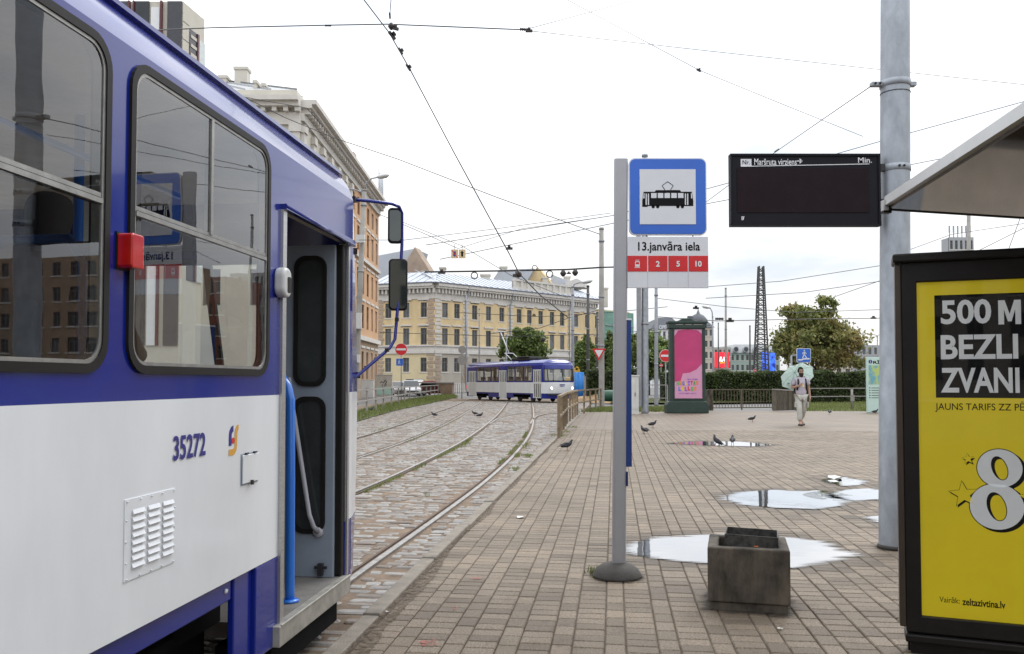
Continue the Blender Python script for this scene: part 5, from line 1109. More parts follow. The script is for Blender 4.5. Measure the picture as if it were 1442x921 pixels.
for x0, x1, y0, y1, Y in ((330,348,94,112,60),(308,319,106,118,60),(357,361,113,121,57),(369,373,117,124,57)):
    a, b = at(x0, y1, Y), at(x1, y0, Y); m = MB(); m.box(a.x, b.x, Y, Y+.8, a.z-1.2, b.z); m.box(a.x-.06, b.x+.06, Y-.06, Y+.86, b.z-.2, b.z); m.build('chimney', C_WALL, cb_, world=True)
# modern block above the tram roof
mo = thing('modern_block', 'modern beige panelled block with dark vertical windows, above the near tram', 'building', at(230, 540, 38))
PANEL = M('facade_panel', (.52, .49, .42), .6, var=.05, scale=1.5); DARKP = M('dark_panel', (.05,.05,.06), .3, var=.2); MAROON = M('maroon_frame', (.10,.02,.025), .4)
A0 = at(258, 2, 38); zt_ = A0.z; S0 = at(288, 27, 39.95); xl = -28.0
m = MB(); m.add([(xl,38,-.2),(A0.x,38,-.2),(S0.x,S0.y,-.2),(xl,44,-.2),(xl,38,zt_),(A0.x,38,zt_),(S0.x,S0.y,zt_),(xl,44,zt_)], [(0,1,5,4),(1,2,6,5),(2,3,7,6),(3,0,4,7),(4,5,6,7)]); m.build('wall', PANEL, mo, world=True)
def mcol(x0, x1, z0, z1, mat, name, out=.08):
    a, b = at(x0, 60, 38).x, at(x1, 60, 38).x; m = MB(); m.box(a, b, 38-out, 38.02, z0, z1); return m.build(name, mat, mo, world=True)
for x0, x1, mat, nm in ((236,256,DARKP,'dark_panel'), (213,225,WHITEPAINT,'white_panel'), (190,210,WPANE,'window'), (160,180,DARKP,'dark_panel'), (120,150,WPANE,'window'), (226.5,229,MAROON,'window_frame'), (188,190,MAROON,'window_frame'), (181,183.5,MAROON,'window_frame')): mcol(x0, x1, 3, zt_-.02 if nm != 'white_panel' else zt_-.3, mat, nm, .08 if 'frame' not in nm else .16)
for k in range(1, 16):
    m = MB(); a = at(256.5,60,38).x; z = zt_-.55*k; m.box(a, A0.x, 37.985, 38.01, z, z+.03); m.build('panel_joint', DARKP, mo, world=True)
# narrow return side: recess with louvres and glass corner
sd_ = (S0-A0); sd_.z = 0; sdn = sd_.normalized(); nn_ = V((sdn.y,-sdn.x,0)); Ls = sd_.length
def ret(u0, u1, z0, z1, out, mat, name): m = MB(); c = A0+sdn*((u0+u1)/2*Ls); m.ob(V((c.x,c.y,(z0+z1)/2)), sdn*((u1-u0)/2*Ls), nn_*out, UP*((z1-z0)/2)); return m.build(name, mat, mo, world=True)
ret(.30, .62, 6, zt_-1.0, .03, DARKP, 'recess'); ret(.62, .70, 6, zt_-1.0, .08, MAROON, 'window_frame'); ret(.72, 1.0, 6, zt_-1.2, .05, M('pale_glass', (.55,.60,.60), .1), 'glass_corner')
for k in range(14): ret(.33, .60, zt_-1.4-k*.42, zt_-1.25-k*.42, .06, PANEL, 'louvre')
for k in range(7): ret(.0, .29, zt_-.9-k*.8, zt_-.88-k*.8, .012, DARKP, 'panel_joint')

# far buildings on the right-hand skyline
def block(name, label, x0, x1, yt, Y, dep, wall, rows, cols, roof=None, roofh=0, wz=(.45,.75), ww_=.5, zbase=0):
    A, B = at(x0, yt, Y), at(x1, yt, Y); r = thing(name, label, 'building', ((A.x+B.x)/2, Y, 0)); f = Facade(r, (A.x,Y), (B.x,Y), -.2, A.z, wall)
    fh = (A.z-1)/rows
    for i in range(cols):
        for j in range(rows): f.win((i+.5)*f.L/cols, ww_*f.L/cols, 1+fh*j+fh*.25, 1+fh*j+fh*.8, 'slim')
    f.done(.2); m = MB(); m.box(A.x+.02, B.x-.02, Y+.35, Y+dep, -.2, A.z-.05); m.add([(A.x,Y,A.z),(B.x,Y,A.z),(B.x,Y+.4,A.z),(A.x,Y+.4,A.z)], [(0,1,2,3)]); m.build('core', wall, r, world=True)
    if roof:
        m = MB(); i_ = roofh*.7; m.add([(A.x-.3,Y-.3,A.z),(B.x+.3,Y-.3,A.z),(B.x+.3,Y+dep,A.z),(A.x-.3,Y+dep,A.z),(A.x+i_,Y+i_,A.z+roofh),(B.x-i_,Y+i_,A.z+roofh),(B.x-i_,Y+dep-i_,A.z+roofh),(A.x+i_,Y+dep-i_,A.z+roofh)], [(0,1,5,4),(1,2,6,5),(2,3,7,6),(3,0,4,7),(4,5,6,7)]); m.build('roof', roof, r, world=True)
    return r, f, A, B
SLATE = M('slate_roof', (.10,.105,.12), .7, var=.15); BEIGE = M('render_beige', (.50,.45,.38), .85, var=.1); GREENW = M('render_green_grey', (.33,.40,.36), .8, var=.1); LGREY = M('far_grey', (.36,.37,.38), .8, var=.1); PINKB = M('render_pink', (.5,.33,.28), .85)
r, f, A, B = block('opera_hotel', 'white building with dark roof and OPERA lettering, left of the poster column', 918, 960, 463, 190, 20, WHITEPAINT, 4, 6, SLATE, 2.6)
text(r, 'OPERA', SIGNWHITE, at(928, 463.5, 189.4), X, Z_, w=2.8, h=.9, bold=.03, world=True)
r, f, A, B = block('domed_building', 'beige corner building with small dark dome, behind the poster column', 985, 1004, 461, 180, 14, BEIGE, 5, 3, SLATE, 1.6)
m = MB(); m.lathe([(2.2,0),(2.0,1.0),(1.2,1.9),(.4,2.3),(.08,3.2)], ((A.x+B.x)/2-.8, 184, B.z+.9), 12); m.build('dome', SLATE, r, world=True)
for x0, x1, yt in ((969,975,445),(979,982,446)):
    a, b = at(x0, yt, 183), at(x1, yt, 183); m = MB(); m.box(a.x, b.x, 183, 184, 10, a.z); m.build('chimney', SLATE, r, world=True)
r, f, A, B = block('green_building', 'pale green building with red advertising screen on its front', 1005, 1030, 489, 200, 15, GREENW, 3, 4)
m = MB(); a, b = at(1007, 517.5, 198), at(1027, 496, 198); m.box(a.x, b.x, 198, 198.4, a.z, b.z); scr = m.build('red_screen', M('screen_red', (.75,.02,.04), .4, emit=.75, var=.15, scale=.7), r, world=True)
text(scr, 'ILA', M('screen_white', (.9,.9,.9), .4, emit=.9), at(1013, 509, 197.99), X, Z_, w=1.3, h=1.1, bold=.05, slant=.15, world=True)
m = MB(); m.add([at(1014,512,197.98), at(1022,511,197.98), at(1022,509.6,197.98), at(1014,510.4,197.98)], [(0,1,2,3)]); m.build('screen_stripe', M('screen_orange', (.9,.35,.02), .4, emit=.8), scr, world=True)
r, f, A, B = block('mansard_building', 'long grey-green building with arched dormers, far behind the lattice mast', 1028, 1098, 497, 215, 20, GREENW, 3, 10, LGREY, 2.2)
for k in range(5):
    c = f.P((k+.5)*f.L/5, A.z+.1, .1); m = MB(); m.ext(rrect(-.7, .7, 0, 1.5, .6), c, X, Z_, 1.0); d_ = m.build('dormer', LGREY, r, world=True); m = MB(); m.ext(rrect(-.5, .5, .2, 1.3, .45), c+V((0,-1.02,0)), X, Z_, .03); m.build('pane', WPANE, d_, world=True)
r, f, A, B = block('office_block', 'low grey office block at the right, behind the city map board', 1196, 1262, 486, 200, 20, LGREY, 3, 8, None)
r, f, A, B = block('shop_pavilion', 'low cream pavilion under the round tree', 1138, 1200, 514, 130, 10, BEIGE, 1, 5, None)
m = MB(); a, b = at(1074, 527, 150), at(1092, 496, 150); m.box(a.x, b.x, 150, 150.4, a.z, b.z); m.tube([((a.x+b.x)/2,150.2,-.16),((a.x+b.x)/2,150.2,a.z)], .2, 8); bs = m.build('video_screen', M('screen_blue', (.03,.10,.9), .4, emit=.8, var=.8, scale=.9, contrast=(.4,.6)), label='glowing blue advertising screen between mast and tree', cat='screen')
r, f, A, B = block('concrete_tower', 'grey tower top with rooftop antennas, seen over the poster case', 1336, 1371, 334, 170, 3, LGREY, 9, 5, None)
for k in range(6):
    c = f.P((k+.5)*f.L/6, A.z, -.5); m = MB(); m.tube([c, c+UP*2.4], .10, 5); m.ob(c+UP*1.7, (.14,0,0), (0,.1,0), (0,0,.7)); m.build('antenna', GALV, r, world=True)
# the town behind and beside the viewer, seen only in panes and puddles
BRICKRED = M('brick_red', (.24,.10,.07), .85, var=.15)
r, f, A, B = block('brick_building', 'red-brown building off to the right, mirrored in the near tram windows', 1428, 1560, 372, 92, 8, BRICKRED, 5, 7)
r, f, A, B = block('grey_office', 'pale grey office building behind the shelter poster, mirrored in the tram', 1352, 1424, 368, 100, 8, LGREY, 6, 9)
r, f, A, B = block('brown_building', 'dark brown building far off to the right, mirrored in the tram', 1575, 2050, 330, 70, 12, O_BASE, 5, 14)
for nm, lab, x0, x1, y0, y1, h_, mat in (('street_building', 'brown building behind the viewer, mirrored in the display', -40, 30, -80, -72, 15, BEIGE), ('street_building', 'grey building behind the viewer to the right, mirrored in the shelter roof', 62, 90, -40, 10, 13, Y_WALL)):
    r = thing(nm, lab, 'building', (x0, y1, 0)); 
    if nm and x0 < 0: f = Facade(r, (x1, y1), (x0, y1), -.2, h_, mat)
    else: f = Facade(r, (x0, y1), (x0, y0), -.2, h_, mat)
    nb_ = int(f.L/3.2)
    for i in range(nb_):
        for j in range(4): f.win((i+.5)*f.L/nb_, 1.3, 1.5+j*3.6, 3.6+j*3.6, 'slim')
    f.done(.2); m = MB(); m.box(x0+.4 if x0 > 0 else x0, x1, y0, y1-.4 if x0 < 0 else y1, -.2, h_-.01); m.build('core', mat, r, world=True)
# ---------------------------------------------------------------- far tram
pf, pr = G(769, 567, 0), G(664, 557, 0)
fa, ra = at(767, 540, 58.5), at(664, 540, 68.5); dv = (fa-ra); dv.z = 0; dv.normalize(); ang = math.atan2(dv.y, dv.x)
inn = V((-dv.y, dv.x, 0)); o_ = fa-dv*5.5; FT = make_tram('blue and white tram turning in the distance, headlights on', (o_.x, o_.y, .0), ang, False, '5', False)
m = MB(); m.box(-.6, 2.2, .75, 1.75, 2.93, 3.14); m.box(.3, 2.0, .6, 1.9, 3.14, 3.22); m.build('roof_equipment', DARKMETAL, FT, bev=.03)
m = MB(); m.box(2.8, 3.3, .8, 1.7, 2.93, 3.06); m.build('vent_box', DARKMETAL, FT)
m = MB()
for y in (.9, 1.6): m.tube([(-.9,y,3.05),(-1.9,y,3.55)], .035, 6); 
m.tube([(-.9,.85,3.05),(-.9,1.65,3.05)], .05, 6); m.tube([(-1.9,.85,3.55),(-1.9,1.65,3.55)], .04, 6); m.tube([(-1.9,1.25,3.55),(-3.3,1.25,5.25)], .05, 6); m.tube([(-3.3,.6,5.2),(-3.3,.8,5.3),(-3.3,1.7,5.3),(-3.3,1.9,5.2)], .04, 6); pg = m.build('pantograph', M('pantograph_grey', (.5,.5,.5), .5, metal=.3), FT)
m = MB(); m.box(-2.2, -1.4, .35, 1.0, 2.80, 2.84); m.build('rust_patch', M('rusty_roof', (.25,.12,.07), .8), FT)
m = MB(); m.ob((-6.98, .14, .95), (.03,0,0), (0,.05,0), (0,0,.14)); m.build('tail_lamp', M('tail_lamp_red', (.7,.02,.01), .3, emit=.8), FT)
m = MB(); p_ = (5.62, .9); m.box(5.93, 5.945, .95, 1.35, 1.15, 1.20); m.build('front_stripe', DECAL_BLUE, FT)
text(FT, '3087', DECAL_BLUE, (5.95, .95, 1.03), (0,1,0), Z_, w=.4, h=.09, bold=.02)
m = MB(); m.box(5.66, 5.68, 1.0, 1.6, 1.50, 1.72); m.build('dashboard_notice', SIGNWHITE, FT)
for s in (4.7, 3.8, 2.6, 1.5, .4, -2, -3, -4.2): 
    m = MB(); m.box(s-.35, s-.28, .15, .55, .85, 1.75); m.box(s-.35, s+.1, .15, .55, 1.2, 1.28); m.build('seat', SEATM, FT)
# ---------------------------------------------------------------- vegetation
LEAF_G = M('leaf_green', (.15, .205, .058), .6, var=.35, scale=.7, pos=True, tone=('attr', .45, None)); LEAF_M = M('leaf_maple', (.21, .24, .075), .6, var=.1, scale=.35, pos=True, tone=('attr', .4, None), col2=(.33, .25, .095), contrast=(.45,.68))
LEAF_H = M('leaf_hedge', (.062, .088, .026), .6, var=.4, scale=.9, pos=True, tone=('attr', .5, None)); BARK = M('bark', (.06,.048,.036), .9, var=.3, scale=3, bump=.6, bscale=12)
[leafy(k_) for k_ in (LEAF_G, LEAF_M, LEAF_H, GRASS)]
def leaf_mesh(name, cen, size, mat):
    n = len(cen); a = RNG.normal(size=(n,3)); a /= np.linalg.norm(a, axis=1)[:,None]; b = np.cross(a, RNG.normal(size=(n,3))); b /= np.linalg.norm(b, axis=1)[:,None]; s = size*RNG.uniform(.6, 1.3, n)[:,None]
    v = np.stack([cen-a*s, cen+b*s*.55, cen+a*s, cen-b*s*.55], 1).reshape(-1,3); return np_mesh(name, v, np.arange(4*n).reshape(-1,4), mat, RNG.uniform(0,1,n))
def tree(name, label, base, trunk, crowns, n, size, mat, group='trees around the square'):
    r = thing(name, label, 'tree', base, group=group); bz = base[2]; m = MB(); H_ = crowns[0][2]
    m.tube([(0,0,-.3),(0.05,0,trunk*.5),(0,.05,trunk),(.1,0,H_)], [trunk*.085+.08,trunk*.065+.06,.16,.06], 8)
    for k in range(9):
        c = random.choice(crowns); t = random.uniform(.5, 1); e = V(c[:3])+V((random.gauss(0,c[3]*.4), random.gauss(0,c[4]*.4), random.gauss(0,c[5]*.4))); s0 = V((0,0,trunk*t)); m.tube([s0, s0.lerp(e,.5)+V((0,0,.2)), e], [.12,.07,.025], 5)
    m.build('trunk', BARK, r); cen = []; tot = sum(c[3]*c[4]*c[5] for c in crowns)
    for c in crowns:
        k = max(6, int(85*c[3]*c[4]*c[5]/tot)); q = int(n*c[3]*c[4]*c[5]/tot/k)
        for _ in range(k):
            d_ = RNG.normal(size=3); d_ /= np.linalg.norm(d_); rr = RNG.uniform(.35, 1.0)**.5; cl = np.array(c[:3])+d_*rr*np.array(c[3:6])
            cen.append(cl+RNG.normal(size=(q,3))*np.array(c[3:6])*.15)
    obj('crown', leaf_mesh('crown', np.concatenate(cen), size, mat), r); return r
def crown_px(x0, x1, y0, y1, Y, base): a, b = at(x0, y1, Y), at(x1, y0, Y); return ((a.x+b.x)/2-base[0], 0, (a.z+b.z)/2-base[2], (b.x-a.x)/2, (b.x-a.x)/2*.8, (b.z-a.z)/2)
b_ = V((at(1150,530,92).x, 92, -.1)); tree('maple_tree', 'big round tree turning brown, behind the walking man', b_, 3.0, [crown_px(1098,1206,447,522,92,b_), crown_px(1104,1180,420,470,92,b_), crown_px(1086,1135,470,520,91,b_), crown_px(1170,1214,475,520,93,b_), crown_px(1135,1175,414,450,92,b_), crown_px(1110,1195,440,515,92,b_)], 20000, .21, LEAF_M)
b_ = V((at(738,530,86).x, 86, -.1)); tree('street_tree', 'round green tree rising above the roof of the distant tram', b_, 2.2, [crown_px(722,772,462,510,86,b_), crown_px(703,740,470,512,86,b_), crown_px(716,750,458,480,86,b_)], 6500, .20, LEAF_G)
b_ = V((at(826,530,95).x, 95, -.1)); tree('street_tree', 'dark green tree between the distant tram and the give way sign', b_, 2.2, [crown_px(808,840,480,528,95,b_), crown_px(814,834,472,495,95,b_)], 4500, .20, LEAF_G)
b_ = V((at(862,530,97).x, 97, -.1)); tree('street_tree', 'green tree partly hidden by the tram stop post', b_, 2.2, [crown_px(844,882,474,530,97,b_), crown_px(852,874,467,492,97,b_)], 4500, .20, LEAF_G)
b_ = V((at(912,530,96).x, 96, -.1)); tree('street_tree', 'large green tree behind the no entry sign and poster column', b_, 2.5, [crown_px(884,948,474,530,96,b_), crown_px(886,925,462,500,96,b_), crown_px(920,948,478,520,95,b_)], 7000, .20, LEAF_G)
def hedge(label, x0, x1, yt, Y, dep, n, size=.085):
    a, b = at(x0, yt, Y), at(x1, yt, Y); r = thing('hedge', label, 'hedge', ((a.x+b.x)/2, Y, -.1)); L_ = b.x-a.x; H_ = a.z+.1
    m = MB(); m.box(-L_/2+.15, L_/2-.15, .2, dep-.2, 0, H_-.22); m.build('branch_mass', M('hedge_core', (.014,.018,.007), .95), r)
    u = RNG.uniform(0, 1, n); x = RNG.uniform(-L_/2, L_/2, n); wv = .12*np.sin(x*1.9)+.10*np.sin(x*4.3+1)+RNG.normal(0,.05,n); top = u < .3
    y = np.where(top, RNG.uniform(0, dep, n), RNG.normal(.12,.09,n)+wv*.8); z = np.where(top, H_+wv*.9-.06, RNG.uniform(.02, 1, n)*H_)
    obj('foliage', leaf_mesh('foliage', np.stack([x,y,z],1), size, LEAF_H), r); return r
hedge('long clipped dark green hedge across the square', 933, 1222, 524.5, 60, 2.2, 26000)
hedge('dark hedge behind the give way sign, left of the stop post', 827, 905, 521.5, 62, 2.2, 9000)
# ---------------------------------------------------------------- railings
BROWNRAIL = M('railing_brown', (.19,.14,.085), .7, var=.35, scale=6, tone=('obj', .3, None)); GREYRAIL = M('railing_grey', (.27,.25,.235), .6, var=.2)
def railing(name, label, pts, hgt, mat, pitch, rails=(1.0,.5), w_=.05, z=0, pickets=0, group=None):
    r = thing(name, label, 'railing', (pts[0][0], pts[0][1], z), group=group); P = [V((p[0],p[1],z)) for p in pts]
    for a, b in zip(P[:-1], P[1:]):
        n = max(1, round((b-a).length/pitch))
        for i in range(n+(1 if b is P[-1] else 0)): p = a+(b-a)*i/n; m = MB(); m.bar(p, p+UP*hgt, w_, w_, up=X); m.build('post', mat, r, world=True)
        for h in rails: m = MB(); m.bar(a+UP*hgt*h, b+UP*hgt*h, w_*1.1, w_*.8); m.build('handrail' if h == 1 else 'rail', mat, r, world=True)
        if pickets:
            m = MB(); k = int((b-a).length/pickets)
            for i in range(1, k): p = a+(b-a)*i/k; m.bar(p+UP*.1, p+UP*hgt, .025, .025, up=X)
            m.build('pickets', mat, r, world=True, kind='stuff')
    return r
p0 = G(787,617); p1 = G(813,585); rr = [p0+(p1-p0)*t for t in (0,1)]
railing('railing', 'rusty brown railing at the platform end, stepping away to the tram', [p0, p0.lerp(p1,.5)+V((-.12,0,0)), p1, G(846,576)], 1.02, BROWNRAIL, 2.0, w_=.075)
railing('railing', 'grey slanted railing along the left grass strip', [G(470,594,-.05), G(501,585,-.05), G(540,574,-.05), G(577,564.5,-.05), G(617,556.5,-.05)], 1.05, GREYRAIL, 4.3, rails=(1.0,.52), w_=.085, z=-.05)
railing('railing', 'brown picket railing around the underpass stairs', [G(1000,578), G(1088,577)], 1.0, M('railing_umber', (.12,.095,.065), .7, var=.3), 1.4, rails=(1.0,.12), pickets=.16, w_=.06)
BOARD = M('board_weathered', (.105,.09,.068), .85, var=.4, scale=9, stretch=(3,3,.4), tone=('obj', .35, None)); DARKRAIL = M('railing_dark_brown', (.10,.08,.055), .7, var=.3)
r = thing('underpass_wall', 'weathered wooden side boarding of the underpass stairs', 'wall', G(1103,578)); a, b = G(1089,578.5), G(1121,577.5)
for k in range(9): m = MB(); p, q = a.lerp(b,k/9), a.lerp(b,(k+.93)/9); m.bar(p.lerp(q,.5)+UP*.0, p.lerp(q,.5)+UP*(1.0-.01*k), (q-p).length*.98, .06, up=Y_); m.build('board', BOARD, r, world=True)
m = MB(); m.bar(a+UP*1.02, b+UP*.95, .14, .06); m.build('coping', GREYRAIL, r, world=True)
m = MB(); c = G(1001,578); m.box(c.x-.5, c.x+.1, c.y-.1, c.y+.6, 0, 1.0); m.build('end_pier', BINCONC, label='brown concrete pier at the left end of the underpass railing', cat='pier')
railing('railing', 'low pipe railing on the grass right of the man', [G(1140,568), G(1225,567)], .95, GREYRAIL, 4.4, rails=(1.0,.45), w_=.07)
railing('railing', 'pipe railing between control cabinet and no entry sign', [G(905,573), G(940,573)], 1.2, GREYRAIL, 1.4, rails=(1.0,.4), w_=.06)
r = thing('stair_wall', 'brown stone end wall of the left underpass stairs', 'wall', G(630,556)); a = G(622,556.5,-.06); b = G(637,556.5,-.06); m = MB(); m.ext([(0,0),(b.x-a.x,0),(b.x-a.x,1.25),(-.6,1.25)], a, X, Z_, -3.0); m.build('masonry', M('masonry_brown', (.21,.145,.10), .9, var=.3, scale=1.5, bump=.6, bscale=6), r, world=True); m = MB(); m.box(a.x-2.6, b.x+.15, a.y-.1, a.y+3.1, 1.20, 1.32); m.build('coping', GREYRAIL, r, world=True)
railing('railing', 'short grey railing before the rear of the distant tram', [G(641,555), G(659,554)], 1.1, GREYRAIL, 1.0, w_=.06)
# ---------------------------------------------------------------- poles, lamps, masts
CONCP = M('pole_concrete', (.30,.285,.265), .8, var=.15, scale=2); GREYP = M('pole_grey', (.26,.27,.29), .6, var=.12); DARKP2 = M('pole_dark', (.06,.058,.056), .6)
def pole(name, label, x, yt, Y, wpx, mat, xt=None, extra=None, cat='pole', group='catenary and lamp poles'):
    b = at(x, 537, Y); b = V((b.x, Y, -.1)); t = at(xt or x, yt, Y); r0 = wpx/2/F*Y; r = thing(name, label, cat, b, group=group)
    m = MB(); m.tube([b, b.lerp(t,.02), b.lerp(t,.5), t], [r0*1.15, r0*1.08, r0, r0*.82], 14); m.lathe([(r0*.95,-.06),(r0*.9,.05),(.02,.08)], t, 10); m.build('shaft', mat, r, world=True)
    for k in (.35, .62, .93): c = b.lerp(t,k); m = MB(); m.lathe([(r0*1.12,-.05),(r0*1.12,.05)], c, 12); m.build('band', GREYP, r, world=True)
    return r, b, t
def cobra(r, t, dx, dz, L_=.75, mat=GREYP):
    m = MB(); e = t+V((dx,0,dz)); m.tube([t-UP*.3, t+V((dx*.12,0,dz*.55)), t+V((dx*.5,0,dz*.9)), e], .05, 6); m.build('arm', mat, r, world=True)
    m = MB(); s = 1 if dx > 0 else -1; m.lathe([(.03,-.1),(.10,0),(.17,L_*.35),(.16,L_*.75),(.05,L_)], e-V((s*.1,0,0)), 10, ax=(V((0,1,0)), V((-.2*s,0,1)).normalized(), V((s,0,.2)).normalized())); m.build('lamp_head', LIGHTALU, r, world=True)
r, b, t = pole('lamp_pole', 'tall concrete lamp pole in front of the orange facade', 500, 268, 54, 8, CONCP, xt=513); cobra(r, t, .95, .85); cobra(r, t-UP*.4, -1.3, .5)
for y, w_, h_ in ((337,.55,.5),(452,.6,1.0),(505,.4,.5)): c = at(508 if y < 400 else 503, y, 53.7); m = MB(); m.box(c.x-w_/2, c.x+w_/2, 53.4, 53.7, c.z-h_/2, c.z+h_/2); m.build('cabinet', WHITEPLASTIC, r, world=True)
r, b, t = pole('catenary_pole', 'pale concrete pole carrying the give way sign', 847, 322, 46, 7.6, CONCP); YP_ = 46
r, b, t = pole('catenary_pole', 'thick steel pole right behind the tram stop plates', 908, 219, 37.5, 9.5, GALV); m = MB(); c = at(900,500,37.4); m.box(c.x-.09, c.x+.09, 37.3, 37.5, .3, 9); m.build('cable_duct', GREYP, r, world=True)
r, b, t = pole('catenary_pole', 'slim grey pole between steel pole and no entry sign', 924, 404, 52, 5.2, GREYP)
r, b, t = pole('lamp_pole', 'grey lamp pole in front of the right end of the yellow facade', 806.5, 404, 66, 4.2, GREYP); cobra(r, t, .9, .35)
r, b, t = pole('catenary_pole', 'dark grey pole right of the distant tram', 828, 403, 70, 4.6, DARKP2)
r, b, t = pole('catenary_pole', 'thin pole standing before the yellow facade over the tram rear', 675, 435, 80, 2.2, GREYP)
r, b, t = pole('catenary_pole', 'thin pole between the tree and the tram roof', 713, 472, 80, 2.4, GREYP)
r, b, t = pole('drain_pole', 'thin grey pole at the first corner bay of the yellow facade', 657, 415, 110, 2.2, GREYP)
r, b, t = pole('catenary_pole', 'thin dark pole just left of the give way sign', 841, 440, 78, 3, DARKP2)
r, b, t = pole('lamp_pole', 'grey lamp pole right of the poster column', 1004, 446, 85, 2.6, GREYP, xt=1003.5); cobra(r, t, -.4, .9)
r, b, t = pole('catenary_pole', 'pale tall pole beside the red screen', 1022, 406, 88, 3.2, CONCP)
r, b, t = pole('catenary_pole', 'short dark pole left of the pale tall pole', 1011.5, 455, 100, 1.8, DARKP2)
r, b, t = pole('catenary_pole', 'short dark pole left of the lattice mast', 1056, 459, 95, 2.4, DARKP2)
r, b, t = pole('catenary_pole', 'pole seen between shelter roof and poster case', 1364, 278, 60, 6, CONCP)
r, b, t = pole('lamp_pole', 'distant twin lamp pole left of the thick grey pole', 1235.5, 474, 120, 1.6, GREYP); cobra(r, t, -.9, .3); cobra(r, t, .6, .3)
# lattice mast
b, t = at(1072, 537, 105), at(1071.5, 375, 105); b.z = -.1; r = thing('lattice_mast', 'tall tapering dark lattice mast left of the round tree', 'mast', b); w0, w1 = .82, .27
cs = [(sx_, sy_) for sx_, sy_ in ((-1,-1),(1,-1),(1,1),(-1,1))]; n = 26
def lm(k, c): q = k/n; p = b.lerp(t,q); w_ = w0+(w1-w0)*q; return p+V((c[0]*w_,c[1]*w_,0))
for c in cs: m = MB(); m.bar(lm(0,c), lm(n,c), .15, .15, up=X); m.build('corner_leg', DARKP2, r, world=True)
m = MB()
for k in range(n):
    for i in range(4):
        c, d_ = cs[i], cs[(i+1) % 4]; m.bar(lm(k,c), lm(k+1,d_), .07, .07); m.bar(lm(k,c), lm(k,d_), .07, .07)
m.build('lacing', DARKP2, r, world=True, kind='stuff')
# ---------------------------------------------------------------- road signs
def disc(m, c, r_, d=.02, mi=0): m.lathe([(r_,0),(r_,d)], c, 24, mi, ax=(X, Z_, -Y_), sm=False)
def no_entry(label, x, y, Y, dpx, postb=True, blue=False):
    c = at(x, y, Y); rad = dpx/2/F*Y; r = thing('no_entry_sign', label, 'road sign', (c.x, Y+.06, -.1), group='no entry signs')
    m = MB(); m.tube([(c.x,Y+.06,-.1),(c.x,Y+.06,c.z+rad)], .035, 8); m.build('post', GREYP, r, world=True)
    m = MB(); disc(m, c, rad); p = m.build('plate', SIGNWHITE, r, world=True); m = MB(); disc(m, c+V((0,-.021,0)), rad*.94, .004); m.build('red_disc', SIGNRED, p, world=True); m = MB(); m.box(c.x-rad*.76, c.x+rad*.76, Y-.033, Y-.026, c.z-rad*.16, c.z+rad*.16); m.build('white_bar', SIGNWHITE, p, world=True)
    if blue:
        d_ = at(563, 510, Y); h = 5/F*Y; m = MB(); m.box(d_.x-h, d_.x+h*.9, Y-.02, Y, d_.z-h, d_.z+h); q = m.build('blue_plate', SIGNBLUE, r, world=True); m = MB(); walker(m, d_+V((-.05,-.022,0)), h*1.5); m.build('walker', SIGNWHITE, q, world=True)
def walker(m, c, s):
    def st(*pts, w_=.09): 
        for p, q in zip(pts[:-1], pts[1:]): m.bar(c+V((p[0]*s,0,p[1]*s)), c+V((q[0]*s,0,q[1]*s)), w_*s, .004, up=Y_)
    m.lathe([(.07*s,0),(.07*s,.004)], c+V((0,0,.40*s)), 10, ax=(X, Z_, -Y_), sm=False); st((.02,.30),(-.02,-.02), w_=.15); st((.0,.28),(-.16,.14),(-.20,.0), w_=.06); st((.03,.26),(.16,.12),(.20,.02), w_=.06); st((-.02,.0),(-.10,-.22),(-.22,-.40)); st((.0,.0),(.10,-.20),(.24,-.38))
no_entry('no entry sign with blue plate, in front of the yellow building', 565, 492, 64, 17.5, blue=True)
no_entry('large no entry sign left of the poster column', 937.5, 501, 50, 18)
no_entry('tiny distant no entry sign below the large one', 931, 514.5, 90, 5)
no_entry('tiny no entry sign at the hedge, left of the lattice mast', 1063, 522, 95, 5)
r = thing('give_way_sign', 'red and white give way triangle on the pale concrete pole', 'road sign', at(843.5, 500, 45.7)); tri = lambda x0, x1, y0, y1, o: [at(x0,y0,45.7)+V((0,o,0)), at((x0+x1)/2,y1,45.7)+V((0,o,0)), at(x1,y0,45.7)+V((0,o,0))]
for k, (q, mat, nm) in enumerate(((tri(834,852.5,491,507.5,0), SIGNRED, 'plate'), (tri(837.4,849.2,493,503.4,-.012), SIGNWHITE, 'white_field'))):
    m = MB(); m.add(q+[p+V((0,.01,0)) for p in q], [(0,1,2),(5,4,3),(0,3,4,1),(1,4,5,2),(2,5,3,0)]); m.build(nm, mat, r, world=True)
r = thing('round_sign', 'grey backs of two round signs on one post, left of the distant tram', 'road sign', (at(650,500,72).x,72,-.1)); c = at(650.5, 492.5, 72); m = MB(); m.tube([(c.x,72.05,-.1),(c.x,72.05,c.z+.3)], .04, 8); m.build('post', GREYP, r, world=True)
for y, q in ((492.5,.34),(507,.42)): c = at(651,y,72); m = MB(); disc(m, c, q); m.build('plate', GREYRAIL, r, world=True)
